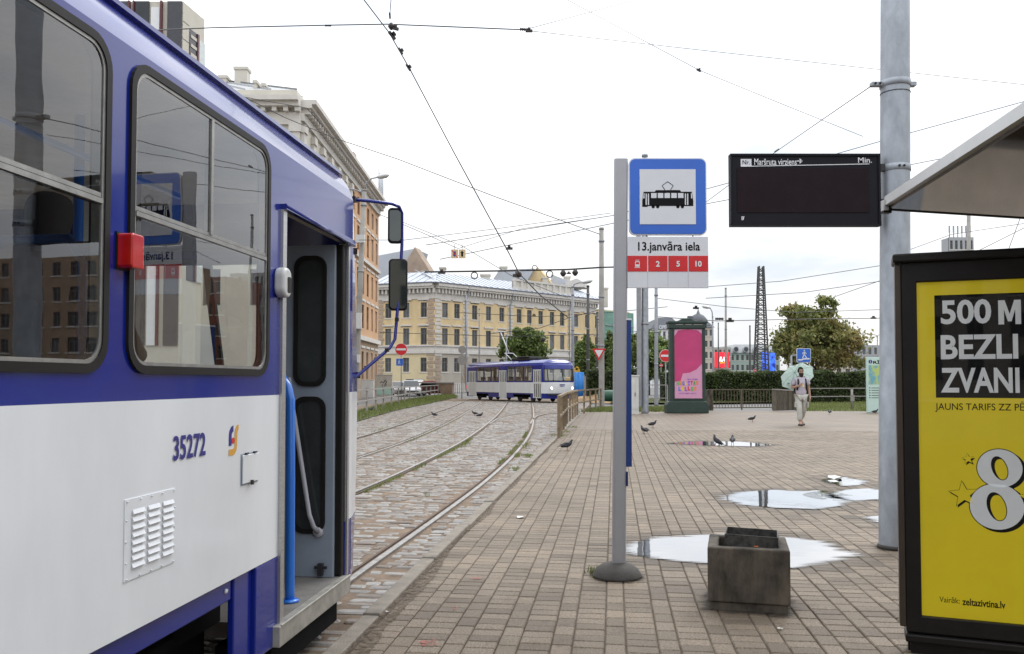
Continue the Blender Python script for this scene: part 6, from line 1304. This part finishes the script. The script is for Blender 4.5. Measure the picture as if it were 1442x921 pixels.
# pedestrian underpass sign on its own post
c = at(1131.5, 500.5, 43); r = thing('underpass_sign', 'blue square pedestrian underpass sign above the man with umbrella', 'road sign', (c.x-.42, 43.1, 0)); h = 10/F*43
m = MB(); pbx = at(1115,560,43.1).x; m.tube([(pbx,43.1,0),(pbx,43.1,c.z)], .05, 8); m.tube([(pbx,43.1,c.z),(c.x,43.1,c.z)], .04, 8); m.build('post', GREYP, r, world=True)
m = MB(); m.ext(rrect(-h,h,-h,h,.06,4), c, X, Z_, .03); pl = m.build('plate', SIGNWHITE, r, world=True); m = MB(); m.ext(rrect(-h+.025,h-.025,-h+.025,h-.025,.05,4), c+V((0,-.031,0)), X, Z_, .004); m.build('blue_field', SIGNBLUE, pl, world=True)
m = MB(); walker(m, c+V((.03,-.040,.06)), h*1.35); m.bar(c+V((-h*.8,-.04,-h*.62)), c+V((-.1,-.04,-h*.62)), .07, .004, up=Y_); m.bar(c+V((-.1,-.04,-h*.62)), c+V((0,-.04,-h*.48)), .07, .004, up=Y_); m.bar(c+V((0,-.04,-h*.48)), c+V((h*.8,-.04,-h*.48)), .07, .004, up=Y_); m.build('walker', SIGNWHITE, pl, world=True)
# hanging lane sign and city map
c = at(645, 357.5, 42); r = thing('hanging_lane_sign', 'two-panel tram sign hanging from wires left of the yellow roof', 'road sign', c)
for k, x in ((0,640.2),(1,650.8)):
    q = at(x, 357.5, 42); m = MB(); m.box(q.x-.17, q.x+.17, 42, 42.03, q.z-.22, q.z+.22); pn = m.build('panel', M('lane_sign_cream', (.62,.48,.28), .6), r, world=True); m = MB(); m.ext([(-.05,-.13),(.05,-.13),(.05,.05),(.09,.05),(0,.16),(-.09,.05),(-.05,.05)] if k else [(-.06,.12),(.06,.12),(.06,-.04),(.10,-.04),(0,-.15),(-.10,-.04),(-.06,-.04)], q+V((0,-.003,0)), X, Z_, .003); m.build('arrow', INK if k else DECAL_BLUE, pn, world=True)
    if not k: m = MB(); m.bar(q+V((-.15,-.008,.19)), q+V((.15,-.008,-.19)), .035, .004, up=Y_); m.build('red_bar', SIGNRED, pn, world=True)
    m = MB(); m.tube([q+UP*.22, q+UP*.5], .012, 5); m.build('hanger', DARKMETAL, r, world=True)
A = G(1222, 581); MINT = M('map_mint', (.50,.66,.60), .5, var=.04); r = thing('city_map_board', 'pale green city map board half hidden by the thick grey pole', 'map board', A); mw, mh = 1.25, at(1222,503,A.y).z
m = MB(); m.box(A.x, A.x+mw, A.y, A.y+.16, 0, mh); bd_ = m.build('board', MINT, r, bev=.01, world=True)
text(bd_, 'RĪGA', INK, (A.x+.27, A.y-.003, mh-.30), X, Z_, w=.75, h=.17, bold=.03, world=True)
m = MB(); disc(m, V((A.x+.15,A.y,mh-.20)), .085, .004); m.build('info_ring', DECAL_BLUE, bd_, world=True); text(bd_, 'i', SIGNWHITE, (A.x+.135, A.y-.005, mh-.25), X, Z_, h=.10, bold=.03, world=True)
m = MB(); m.box(A.x+.06, A.x+mw-.06, A.y-.006, A.y, mh-1.22, mh-.36); mpn = m.build('map_sheet', M('map_print', (.16,.42,.55), .5, col2=(.45,.55,.18), scale=3.0, contrast=(.45,.55)), bd_, world=True)
m = MB()
for k in range(5): m.box(A.x+.08, A.x+.13, A.y-.005, A.y, mh-1.40-k*.11, mh-1.36-k*.11); m.box(A.x+.18, A.x+mw-.3, A.y-.005, A.y, mh-1.395-k*.11, mh-1.37-k*.11)
m.build('legend_print', INK, bd_, world=True)
# ---------------------------------------------------------------- poster column
A, B = G(941, 582), G(996.5, 582); YC = A.y; GRN = M('column_green', (.020,.042,.034), .45, var=.2, scale=3); W_ = B.x-A.x
r = thing('poster_column', 'dark green poster stand with pink film poster and heavy foot', 'poster stand', A); c = (A.x+B.x)/2
def cz(y): return at(968, y, YC).z
m = MB(); m.ext([(-W_/2-.06,0),(W_/2+.06,0),(W_/2+.06,.36),(W_/2-.03,.52),(-W_/2+.03,.52),(-W_/2-.06,.36)], (c,A.y+.0,0), X, Z_, -.7); m.build('foot', GRN, r, bev=.03, world=True)
xl, xr = at(944.5,520,YC).x, at(994.5,520,YC).x
m = MB(); m.box(xl, xr, A.y+.12, A.y+.55, .5, cz(462)); bdy = m.build('case', GRN, r, bev=.02, world=True)
m = MB(); m.box(xl-.05, xr+.05, A.y+.04, A.y+.63, cz(462), cz(455)); m.box(xl-.09, xr+.09, A.y+.0, A.y+.66, cz(455), cz(452)); m.ext([(-.45,0),(.45,0),(.30,.05),(.18,.13),(-.18,.13),(-.30,.05)], (c,A.y+.1,cz(452)), X, Z_, -.4); m.build('crown', GRN, bdy, bev=.015, world=True)
for k, (x, tw) in enumerate(((950,.42),(965,.34),(978,.46))): p = at(x, 458, A.y+.03); text(bdy, ('ziemas', 'dienas', 'vasaras')[k], SIGNWHITE, (p.x, A.y+.035, p.z-.03), X, Z_, w=tw, h=.055, world=True) if False else None
m = MB()
for x0, x1 in ((952,962),(965.5,974),(977,990)):
    p, q = at(x0,457.5,A.y), at(x1,456.5,A.y); m.box(p.x, q.x, A.y+.030, A.y+.04, p.z, q.z)
m.build('crown_strip', GREYRAIL, bdy, world=True)
pxl, pxr, pz0, pz1 = at(950.5,520,YC).x, at(989.5,520,YC).x, cz(561), cz(463.5)
m = MB(); m.ring([(pxr+.05,pz1+.05),(pxl-.05,pz1+.05),(pxl-.05,pz0-.05),(pxr+.05,pz0-.05)], [(pxr,pz1),(pxl,pz1),(pxl,pz0),(pxr,pz0)], (0,A.y+.12,0), X, Z_, 0, .035); m.build('poster_frame', GRN, bdy, world=True)
m = MB(); m.box(pxl, pxr, A.y+.105, A.y+.118, pz0, pz1); pst = m.build('poster', M('poster_pink', (.62,.30,.46), .45, var=.05), bdy, world=True)
pw, ph = pxr-pxl, pz1-pz0
m = MB(); m.ext([(x*pw, z*ph) for x, z in ((0,.24),(.22,.25),(.30,.36),(.55,.37),(.80,.42),(1,.50),(1,.93),(.85,.985),(.5,1.0),(.15,.985),(0,.9))], (pxl,A.y+.104,pz0), X, Z_, .001); m.build('magenta_field', M('poster_magenta', (.50,.045,.17), .45, var=.12, scale=1.2), pst, world=True)
def ptext(body, u, v, w_, h_, mats, bold=.03):
    if not isinstance(mats, list): return text(pst, body, mats, (pxl+u*pw, A.y+.1025, pz0+v*ph), X, Z_, w=w_*pw, h=h_*ph, bold=bold, world=True)
    st = w_/len(body)
    for i, ch in enumerate(body): text(pst, ch, mats[i % len(mats)], (pxl+(u+st*i+st*.05)*pw, A.y+.1025, pz0+(v+(.008 if i % 2 else 0))*ph), X, Z_, w=st*.82*pw, h=h_*ph*(1.12 if ch in 'ĪĀ' else 1), bold=.06, world=True)
TM = [M('ink_'+n_, c_, .5) for n_, c_ in (('green',(.10,.42,.10)),('orange',(.75,.25,.03)),('blue',(.06,.20,.60)),('yellow',(.75,.55,.05)),('violet',(.25,.10,.45)),('red',(.65,.04,.05)))]
ptext('MULTFILMA', .47, .265, .38, .02, TM[4], .02); ptext('NEGLĪTĀS', .07, .185, .80, .06, TM); ptext('LELLES', .13, .105, .68, .058, TM[2:]+TM[:2]); ptext('DRĪZUMĀ KINO', .14, .062, .64, .022, TM[4], .02)
# ---------------------------------------------------------------- cabinets, barrier, site things
def cab(name, label, x0, x1, yt, yb, mat, dep=.5, lid=True):
    a = G(x0, yb, -.03); b = at(x1, yt, a.y); r = thing(name, label, 'cabinet', a, group='street cabinets'); m = MB(); m.box(a.x, b.x, a.y, a.y+dep, -.03, b.z); bd = m.build('body', mat, r, bev=.02, world=True)
    w_ = b.x-a.x; m = MB(); m.box(a.x-.03, b.x+.03, a.y-.03, a.y+dep+.03, b.z-.06, b.z); m.build('lid', mat, r, world=True)
    for k in range(2): m = MB(); m.box(a.x+w_*(.06+.47*k), a.x+w_*(.47+.47*k), a.y-.015, a.y, .2, b.z-.12); d_ = m.build('door', mat, r, world=True); m = MB(); m.box(a.x+w_*(.42 if k == 0 else .56), a.x+w_*(.45 if k == 0 else .59), a.y-.03, a.y-.015, b.z*.45, b.z*.55); m.build('handle', DARKMETAL, d_, world=True)
    return r, a, b
CABW = M('cabinet_paint', (.58,.58,.56), .5, var=.08); CABB = M('cabinet_beige', (.42,.39,.34), .7, var=.2, scale=2)
cab('street_cabinet', 'white street cabinet behind the left railing', 508, 526, 535, 560, CABW); r, a, b = cab('street_cabinet', 'larger beige cabinet with graffiti beside the white one', 528, 552, 527.5, 558.5, CABB)
m = MB(); q = lambda u, v: V((a.x+(b.x-a.x)*u, a.y-.035, b.z*v)); m.tube([q(.30,.62),(q(.38,.68)),q(.5,.62),q(.62,.75),q(.70,.66),q(.62,.58),q(.68,.50)], .03, 5); m.build('graffiti', INK, r, world=True)
m = MB(); m.box(q(.06,0).x, q(.44,0).x, a.y-.03, a.y-.016, .15, .85); m.box(q(.56,0).x, q(.94,0).x, a.y-.03, a.y-.016, .15, .85); m.build('notice', M('notice_mint', (.35,.52,.45), .6), r, world=True)
cab('control_cabinet', 'tall white control cabinet beside the steel pole behind the stop post', 889.5, 899.5, 528, 584, CABW)
cab('street_cabinet', 'grey cabinet at the foot of the hedge, right of the far tram', 817.5, 825, 530, 556, GREYRAIL); cab('street_cabinet', 'second grey cabinet, nearer the give way pole', 830, 837, 528, 556, GREYRAIL)
SAND = M('sand', (.36,.24,.13), .95, var=.2, scale=2, bump=.5, bscale=20)
def heap(name, label, cx_, cy_, rx, hz, mat, cat):
    c = G(cx_, cy_, -.1); m = MB(); n = 18; vs = [(0,0,hz)]; 
    for k, q in ((1,.35),(2,.7),(3,1.0)):
        for j in range(n): t = 2*PI*j/n; w_ = rx*q*random.uniform(.85,1.1); vs.append((w_*math.cos(t), w_*.8*math.sin(t), hz*(1-q)**1.2*random.uniform(.9,1.1)-.03*(k == 3)))
    fs = [(0,1+j,1+(j+1) % n) for j in range(n)]+[(1+k*n+j,1+(k+1)*n+j,1+(k+1)*n+(j+1) % n,1+k*n+(j+1) % n) for k in range(2) for j in range(n)]; m.add(vs, fs, 0, True); o = m.build(name, mat, loc=c); return tag(o, label, cat)
heap('sand_heap', 'orange sand heap spread beside the brown railing', 846, 566, 2.6, .7, SAND, 'sand'); heap('sand_heap', 'low sand spill right of the stop post railing', 820, 564, 2.0, .35, SAND, 'sand')
c = G(858, 566); m = MB(); m.lathe([(.30,-.75),(.36,-.6),(.40,0),(.36,.6),(.30,.75)], c+V((0,.2,.42)), 16, ax=(Y_, Z_, V((1,.1,0)).normalized())); o = m.build('barrel', M('barrel_green', (.014,.075,.042), .5), label='green barrel lying beside the sand heap', cat='barrel')
r = thing('site_tarpaulin', 'bright blue tarpaulin fence panel right of the distant tram', 'tarpaulin', at(812,550,74)); m = MB(); a = at(807,551,74)
pts = [];
for i in range(9):
    for z_ in (0, 1, 2): pts.append((a.x+i*.11*1.05, 74+.06*math.sin(i*2.1), -.1+z_*1.15))
m.add(pts, [(3*i+k,3*i+3+k,3*i+4+k,3*i+1+k) for i in range(8) for k in range(2)], 0, True); o_ = m.build('sheet', M('tarp_blue', (.03,.22,.62), .5, var=.15, scale=2), r, world=True); o_.modifiers.new('solid', 'SOLIDIFY').thickness = .03
r = thing('excavator', 'yellow excavator arm behind the distant tram front', 'excavator', (at(811,540,80).x,80,-.1)); EXY = M('machine_yellow', (.62,.36,.03), .5, var=.15); a = at(808,533,80)
m = MB(); m.box(a.x-1.0, a.x+.7, 80, 81.6, .7, 1.8); m.build('cab', EXY, r, world=True, bev=.1); m = MB(); m.bar(at(809,533,80), at(811,518,80), .35, .3, up=Y_); m.bar(at(811,518,80), at(814,519.5,80), .34, .3, up=Y_); m.bar(at(814,519.5,80), at(815.5,531,80), .3, .26, up=Y_); m.build('boom', EXY, r, world=True); m = MB(); p_ = at(815.5,532,80); m.ext([(-.3,.3),(.3,.2),(.35,-.3),(-.1,-.45),(-.35,-.2)], p_, X, Z_, .6); m.build('bucket', DARKMETAL, r, world=True)
for dy in (0, 1.2): m = MB(); m.ext(rrect(a.x-1.3, a.x+1.0, -.08, .65, .33), (0,80.1+dy,0), X, Z_, -.35); m.build('track', RUBBER, r, world=True)
# bollard post on the right grass
c = G(1200, 576); m = MB(); m.tube([c, c+UP*1.0], .06, 8); m.ob(c+V((0,-.07,.55)), (.10,0,0), (0,.01,0), (0,0,.16)); m.build('marker_post', GREYRAIL, label='thin post with a small plate on the right lawn', cat='post')
# ---------------------------------------------------------------- the man with the umbrella
b_ = G(1128.5, 599); man = thing('person', 'bearded man in grey shirt and pale cargo trousers walking with a mint umbrella', 'person', b_)
bd = obj('body', MAN_BODY, man); obj('shirt', MAN_SHIRT, man); tr = obj('trousers', MAN_TROUSER, man)
m = MB(); m.lathe([(.002,.115),(.05,.10),(.078,.055),(.092,.0),(.094,-.05),(.07,-.075)], (0,.018,1.752), 16); hr = m.build('hair', HAIR, man)
for v in hr.data.vertices:
    if v.co.y < -.02 and v.co.z < 1.755: v.co.y = -.035
m = MB(); m.lathe([(.02,-.145),(.055,-.11),(.072,-.04),(.070,.0),(.05,.01)], (0,-.055,1.665), 14); m.build('beard', HAIR, man)
m = MB()
for s in (-1, 1): m.tube([(s*.035-.012,-.098,1.715),(s*.035+.012,-.098,1.715)], .009, 6)
m.build('eyes', INK, man)
for s in (-1, 1): m = MB(); m.tube([(s*.10,.12,1.22),(s*.115,.10,1.45),(s*.115,.0,1.535),(s*.12,-.11,1.45),(s*.125,-.135,1.30),(s*.15,-.08,1.12)], .026, 6); m.build('rucksack_strap', RUBBER, man)
m = MB(); m.ext(rrect(-.15,.15,1.02,1.50,.06), (0,.13,0), X, Z_, -.16); m.build('rucksack', RUBBER, man, bev=.03)
for x, y, z, t in ((-.09,-.20,.0,0), (.09,.18,.035,.35)):
    m = MB(); m.ext(rrect(-.055,.055,-.14,.13,.05), (x,y,z), X, V((0,math.cos(t),math.sin(t))), .055); m.build('shoe', SHOE, man, bev=.015)
for s in (-1, 1): m = MB(); m.ob((s*.185,-.045,.66), (.02,0,0), (0,.075,.01), (0,-.01,.085)); m.build('cargo_pocket', TROUSER, tr, bev=.01)
# umbrella, canopy leaning back behind his head
hand = b_+V((-.055,-.285,1.30)); ax = V((-.10,.62,.50)).normalized(); hub = hand+ax*.62
MINTF = leafy(M('umbrella_mint', (.80,.90,.87), .7, var=.03), .5)
um = thing('umbrella', 'mint green umbrella held over the shoulder of the walking man', 'umbrella', hand)
u1 = ax.cross(UP).normalized(); u2 = u1.cross(ax); m = MB(); n = 8; Rn = .56; vs = [hub]; prof = [(.25,.015),(.5,.05),(.75,.11),(.92,.175),(1.0,.225)]
for q, dd in prof:
    for j in range(n*2):
        t = 2*PI*j/(n*2); f_ = 1 if j % 2 == 0 else (math.cos(PI/n)*(1-.03*q)); vs.append(hub-ax*dd+(u1*math.cos(t)+u2*math.sin(t))*Rn*q*f_)
k2 = 2*n; fs = [(0,1+j,1+(j+1) % k2) for j in range(k2)]+[(1+k*k2+j,1+(k+1)*k2+j,1+(k+1)*k2+(j+1) % k2,1+k*k2+(j+1) % k2) for k in range(len(prof)-1) for j in range(k2)]
m.add(vs, fs, 0, False); cn = m.build('canopy', MINTF, um, world=True); cn.modifiers.new('solid','SOLIDIFY').thickness = .004
for j in range(n):
    t = 2*PI*j/n; P = [hub-ax*(dd+.008)+(u1*math.cos(t)+u2*math.sin(t))*Rn*q for q, dd in [(.02,.0)]+prof]; m = MB(); m.tube(P, .004, 5); m.build('rib', ALU, um, world=True)
m = MB(); m.tube([hand-ax*.06, hub+ax*.05], .006, 6); m.build('shaft', ALU, um, world=True); m = MB(); m.tube([hand-ax*.16, hand-ax*.02], .018, 8); m.build('handle', M('handle_yellow', (.6,.45,.12), .5), um, world=True)
m = MB()
for j, q in ((2,.72),(5,.72),(7,.75)):
    t = 2*PI*(j+.5)/n; c = hub-ax*.115+(u1*math.cos(t)+u2*math.sin(t))*Rn*q; m.ob(c, u1*.035, u2*.03, ax*.004)
m.build('printed_mark', INK, um, world=True)
# ---------------------------------------------------------------- pigeons
PIG = None
def pigeon(label, x, y, rz, z=0.0, low=False):
    global PIG
    p = G(x, y, z)
    if PIG is None:
        PIG = thing('pigeon', label, 'pigeon', p, rz, 'pigeons on the ground'); obj('body', PIG_BODY, PIG)
        m = MB(); m.add([(-.06,0,0),(.06,0,0)], []); m = MB()
        for s in (-1, 1):
            m = MB(); m.ext([(.06,.02),(.04,.055),(-.05,.05),(-.17,.0),(-.20,-.015),(-.08,-.03),(.02,-.025)], (0,s*.058,.15), X, Z_, -.018*s); m.build('wing', PIGEON_M, PIG, bev=.006)
            m = MB(); m.tube([(.0,s*.025,.09),(.005,s*.025,.03),(.0,s*.025,.004)], .006, 5); m.tube([(-.02,s*.025,.004),(.035,s*.03,.004)], .005, 4); m.build('leg', M('pigeon_leg', (.35,.10,.08), .6) if s < 0 else MATS['pigeon_leg'], PIG)
        m = MB(); m.tube([(.150,0,.266),(.172,0,.258)], [.008,.002], 5); m.build('beak', DARKMETAL, PIG); m = MB(); m.ext([(-.15,-.02),(-.27,-.045),(-.27,.045),(-.15,.02)], (0,0,.112), X, Y_, .010); m.build('tail', PIGEON_M, PIG); PIG.scale = (.8,.8,.8); return PIG
    o = copy_tree(PIG); o.scale = (.8,.8,.8); o.location = p; o.rotation_euler = (0, 0, rz); o['label'] = label; return o
pigeon('pigeon facing right, upper of the pair right of the stop post', 919.5, 602, .2); pigeon('pigeon walking away, lower of the pair right of the stop post', 907, 611, 2.2)
o = pigeon('pigeon flapping in the long thin puddle, left of its neighbour', 1006.5, 627.5, 2.6); o.rotation_euler = (.25, -.35, 2.6); pigeon('pigeon standing in the long thin puddle, right of its neighbour', 1031.5, 627, 1.3)
pigeon('lone dark pigeon near the kerb end of the brown railing', 799, 634.5, .35); pigeon('pigeon in the middle of the paving, left of the walking man', 1059.5, 594, -.1); pigeon('pigeon just right of the walking man', 1168, 583.5, 1.5); pigeon('pigeon at the foot of the city map board', 1233, 583, .1)
pigeon('pigeon between the far track rails, leftmost on the setts', 611, 587.5, 2.9, TZ); pigeon('left of two pigeons together on the setts', 668, 585.5, 2.8, TZ); pigeon('right of two pigeons together on the setts', 676, 588.5, .1, TZ); pigeon('pigeon in the grass under the left railing', 523, 579.5, 1.0, -.05)
# ---------------------------------------------------------------- parked cars
CGLASS = M('car_glass', (.03,.035,.04), .06); TYRE = M('tyre', (.018,.018,.018), .8)
def car(label, x, Y, rz, paint, tall=1.5, L_=4.3):
    p = at(x, 545, Y); r = thing('parked_car', label, 'car', (p.x, Y, -.12), rz, 'cars parked in front of the yellow building'); h = L_/2; W_ = .86
    def loft(prof, name, mat, wf):
        m = MB(); n = len(prof); vs = []
        for s in (-1, -.94, .94, 1): vs += [(x_, s*W_*wf(z_)*(1), z_ if abs(s) == 1 and z_ < 99 else z_) for x_, z_ in prof]
        fs = [tuple(range(n)), tuple(range(3*n, 4*n))[::-1]]+[(k*n+i, k*n+(i+1) % n, (k+1)*n+(i+1) % n, (k+1)*n+i) for k in range(3) for i in range(n)]; m.add(vs, fs); return m.build(name, mat, r, bev=.03)
    loft([(-h,.35),(-h+.02,.75),(-h+.15,.95),(-h+.9,1.0),(h-1.2,.98),(h-.25,.85),(h,.65),(h-.02,.32),(h-.4,.22),(-h+.4,.22)], 'body', paint, lambda z: 1-.05*max(0,z-.7))
    loft([(-h+.35,.98),(-h+.75,tall-.06),(-h+1.1,tall-.03),(h-2.0,tall-.03),(h-1.15,.98)], 'glasshouse', CGLASS, lambda z: 1-.28*max(0,z-.9))
    loft([(-h+.72,tall-.07),(-h+.9,tall),(h-2.1,tall),(h-1.93,tall-.07)], 'roof', paint, lambda z: 1-.28*max(0,z-.9))
    for sx_ in (-h+.8, h-.85):
        for s in (-1, 1):
            m = MB(); m.lathe([(.02,-.1),(.30,-.1),(.32,-.05),(.32,.05),(.30,.1),(.02,.1)], (sx_, s*(W_-.08), .32), 16, ax=(X, Z_, Y_), sm=False); wh = m.build('wheel', TYRE, r); m = MB(); m.lathe([(.02,-.12),(.19,-.11),(.19,.11),(.02,.12)], (sx_, s*(W_-.08), .32), 12, ax=(X, Z_, Y_), sm=False); m.build('rim', ALU, wh)
    for s in (-1, 1): m = MB(); m.ob((h-.10, s*.62, .70), (.07,0,0), (0,.16,0), (0,0,.07)); m.build('headlight', WHITEPAINT, r, bev=.02); m = MB(); m.ob((-h+.03, s*.70, .82), (.04,0,0), (0,.10,0), (0,0,.10)); m.build('tail_light', SIGNRED, r)
    m = MB(); m.box(h-.04, h+.02, -.6, .6, .40, .55); m.build('grille', DARKMETAL, r)
car('silver hatchback at the left end, behind the no entry post', 557, 90, -1.1, M('paint_silver', (.42,.42,.43), .3, coat=.6)); car('white car facing us beside the silver hatchback', 578, 88, -1.35, M('paint_white_car', (.62,.62,.63), .3, coat=.6), 1.62); car('dark blue estate car with white edge, behind the white car', 588, 96, -.9, M('paint_navy', (.03,.04,.09), .3, coat=.6), 1.75); car('red and white small car at the right end of the row', 612, 94, .15, M('paint_red_car', (.40,.05,.045), .3, coat=.6), 1.55, 4.0)
# ---------------------------------------------------------------- passengers
o = obj('passenger', PAS_BODY, None, loc=sl(2.80, -2.02, 1.36), rot=(0,0,DANG)); tag(o, 'passenger in dark jacket seated behind the second near tram window', 'person')
# ---------------------------------------------------------------- overhead line
WIRE = M('wire_black', (.03,.03,.032), .5); INSUL = M('insulator_brown', (.035,.028,.026), .5)
def wire(label, pts, rpx=.6, sag=0, name='overhead_wire'):
    P = [at(*p) for p in pts]; Q = []
    for a, b in zip(P[:-1], P[1:]):
        for k in range(8): t = k/8; Q.append(a.lerp(b, t)-UP*sag*4*t*(1-t))
    Q.append(P[-1]); rr = [max(.0045, max(rpx,.75)/F*q.y/2*1.1) for q in Q]; r = thing(name, label, 'wire', Q[0], group='overhead wires and span cables'); m = MB(); m.tube(Q, rr, 6); m.build('cable', WIRE, r, world=True); return r
def fitting(r, x, y, Y, kind='clamp', s=1.0, ang=0):
    c = at(x, y, Y); m = MB(); k = s*Y/F; ca, sa = math.cos(ang), math.sin(ang); u = V((ca,0,-sa)); v = V((sa,0,ca))
    if kind == 'clamp': m.ob(c, u*5*k, V((0,2*k,0)), v*1.6*k); m.ob(c+v*2.4*k, u*2*k, V((0,2*k,0)), v*2*k)
    if kind == 'insul':
        for q in range(-2, 3): m.lathe([(1.0*k,-1.4*k),(2.6*k,0),(1.0*k,1.4*k)], c+u*q*2.6*k, 8, ax=(V((0,1,0)), v, u))
    if kind == 'ball': m.lathe([(.5*k,-4*k),(3.6*k,-2*k),(4.6*k,0),(3.6*k,2*k),(.5*k,4*k)], c, 10, ax=(V((0,1,0)), v, u))
    if kind == 'ring':
        P = [c+u*(4.6*k*math.cos(2*PI*i/18))+v*(4.6*k*math.sin(2*PI*i/18)) for i in range(19)]; m.tube(P, .75*k, 6)
    m.build({'clamp':'clamp','insul':'insulator','ball':'insulator','ring':'cable_coil'}[kind], INSUL, r, world=True)
r = wire('contact wire over the near track, running from the top edge down to the street', [(502,-14,9.2),(548,46,10.2),(577,97,11.6),(640,216,16.5),(690,308,24),(717,357,31),(731,385,37),(760,415,52),(800,447,80)], 1.5); fitting(r,552,50,10.3,'clamp',1.3,.9); fitting(r,564,72,10.9,'clamp',1.0,1.0); fitting(r,575,95,11.5,'clamp',1.0,1.0); fitting(r,717,350,31,'clamp',1.0,0); fitting(r,730,386,37,'ball',1.2)
r = wire('span wire crossing the upper sky to a double insulator', [(205,43,13),(300,39,11.2),(460,35.5,10.3),(545,34,10.2),(740,42,10.6)], 1.5); fitting(r,462,36,10.3,'insul',.7); fitting(r,551,37,10.2,'ball',1.2); fitting(r,556,40,10.2,'clamp',1.1,.25); fitting(r,549,22,10.2,'insul',.7,1.5); fitting(r,739,41.5,10.6,'insul',1.1,.08); fitting(r,745,43.5,10.6,'clamp',1.0)
wire('thin wire rising from the double insulator to the top edge', [(742,41,10.6),(820,20,12),(905,-3,14)], .7); wire('long thin wire from the double insulator across to the right edge', [(742,43,10.6),(1000,72,14),(1240,98,18),(1460,121,22)], .8)
wire('short drop wire above the span insulator', [(549,20,10.2),(551,-5,10)], .6)
r = wire('thin diagonal wire with a joint, from the top edge towards the pole', [(790,-5,20),(985,99,26),(1110,150,32),(1215,192,38)], .55); fitting(r,984,99,26,'clamp',.7,.5)
r = wire('stay from the pole clamp down behind the display', [(1227,121,7.1),(1160,167,9),(1092,214,12),(1030,258,16),(995,284,20)], .9); fitting(r,1094,212,12,'insul',.6,-.6)
wire('wire passing behind the pole towards the shelter roof, upper', [(1460,138,12),(1282,187,14),(1180,216,16),(995,266,22),(866,303,30),(600,345,45)], .9); wire('wire passing behind the pole towards the shelter roof, lower', [(1460,197,14),(1282,232,17),(1180,252,20),(995,287,26),(620,365,50)], .9)
wire('long sagging wire from behind the near tram roof down to the concrete pole', [(300,114,30),(400,165,32),(470,194,34),(560,224,37),(700,278,42),(845,330,46)], 1.0)
wire('short dark wire across the cream cornice', [(345,137,40),(432,152,44),(455,178,46)], 1.1)
r = wire('thick sagging span cable with coils and insulators left of the stop post', [(598,383,45),(700,381.5,45),(800,379.5,45),(847,376.5,45),(908,375,40)], 2.2); fitting(r,668,388,45,'ring',1.0); fitting(r,774,386,45,'ring',1.0); fitting(r,753,377,45,'ring',.75); fitting(r,793,385,45,'ball',1.1); fitting(r,810,384,45,'ball',1.1); fitting(r,728,388,45,'clamp',1.2); fitting(r,622,384,45,'clamp',1.0); fitting(r,801,385,45,'clamp',.6)
wire('thin span above the hanging lane sign', [(530,300,42),(600,330,42),(645,350,42),(735,322,46),(847,306,46)], .6)
wire('thin wire crossing the orange pole and mirrors', [(505,338,50),(570,338,50),(700,322,55),(860,300,60)], .5); wire('thin wire falling right across the mirror', [(560,310,44),(650,346,50),(720,388,60),(800,420,70)], .6)
r = wire('tram power wire above the distant tram, upper', [(640,440,70),(760,446,70),(860,440,66),(940,432,60)], .6); fitting(r,752,444,70,'clamp',.5)
wire('tram power wire above the distant tram, lower', [(535,468,70),(720,474,66),(860,470,60),(1000,458,60)], .5)
r = wire('trolley wires left of the mast, upper', [(924,420,60),(1022,432,70),(1120,440,80),(1240,436,90)], .55); fitting(r,980,434,66,'clamp',.8,.05)
r = wire('trolley wires through the round tree, lower', [(924,446,60),(1010,452,64),(1100,450,70),(1240,448,80)], .9); fitting(r,1013,449,64,'insul',.9); fitting(r,1028,452,64,'clamp',1.0); fitting(r,1230,448,80,'clamp',.7)
wire('high thin wire between mast and thick grey pole', [(994,404,70),(1100,396,60),(1240,374,45)], .55); wire('second high thin wire between mast and thick grey pole', [(994,420,80),(1130,412,70),(1240,396,60)], .5); wire('thin wire left of the thick pole above the tree', [(1175,418,70),(1240,395,50)], .6)
wire('wire below the shelter roof, left of the concrete tower', [(1280,352,40),(1340,330,44),(1460,312,50)], .7); wire('steep wire below the shelter roof at the right edge', [(1420,352,30),(1437,306,26),(1446,280,24)], .7); wire('thin wire over the concrete tower roof', [(1380,352,40),(1460,312,36)], .6)
r = wire('dark power line along the yellow facade', [(690,470,85),(760,462,80),(800,448,74),(845,436,70)], .8); fitting(r,765,478,80,'ball',.9)

# ---------------------------------------------------------------- litter on the paving
PAPER = M('paper_scrap', (.6,.6,.58), .8)
for lab, x, y, k in (('white paper scrap on the paving left of the stop post', 732, 729, .06), ('tiny white scrap beside the kerb joint', 545, 862, .022), ('white litter at the edge of the farthest right puddle', 1176, 674, .16), ('small pale scrap on the paving before the bin', 1098, 886, .025)):
    c = G(x, y, .004); m = MB(); n_ = 9; vs = [(k*random.uniform(.5,1)*math.cos(2*PI*i/n_), k*random.uniform(.4,.8)*math.sin(2*PI*i/n_), random.uniform(0,.35)*k) for i in range(n_)]+[(0,0,.3*k)]
    m.add(vs, [(i,(i+1) % n_,n_) for i in range(n_)]); o = m.build('paper_scrap', PAPER, loc=c); tag(o, lab, 'litter')
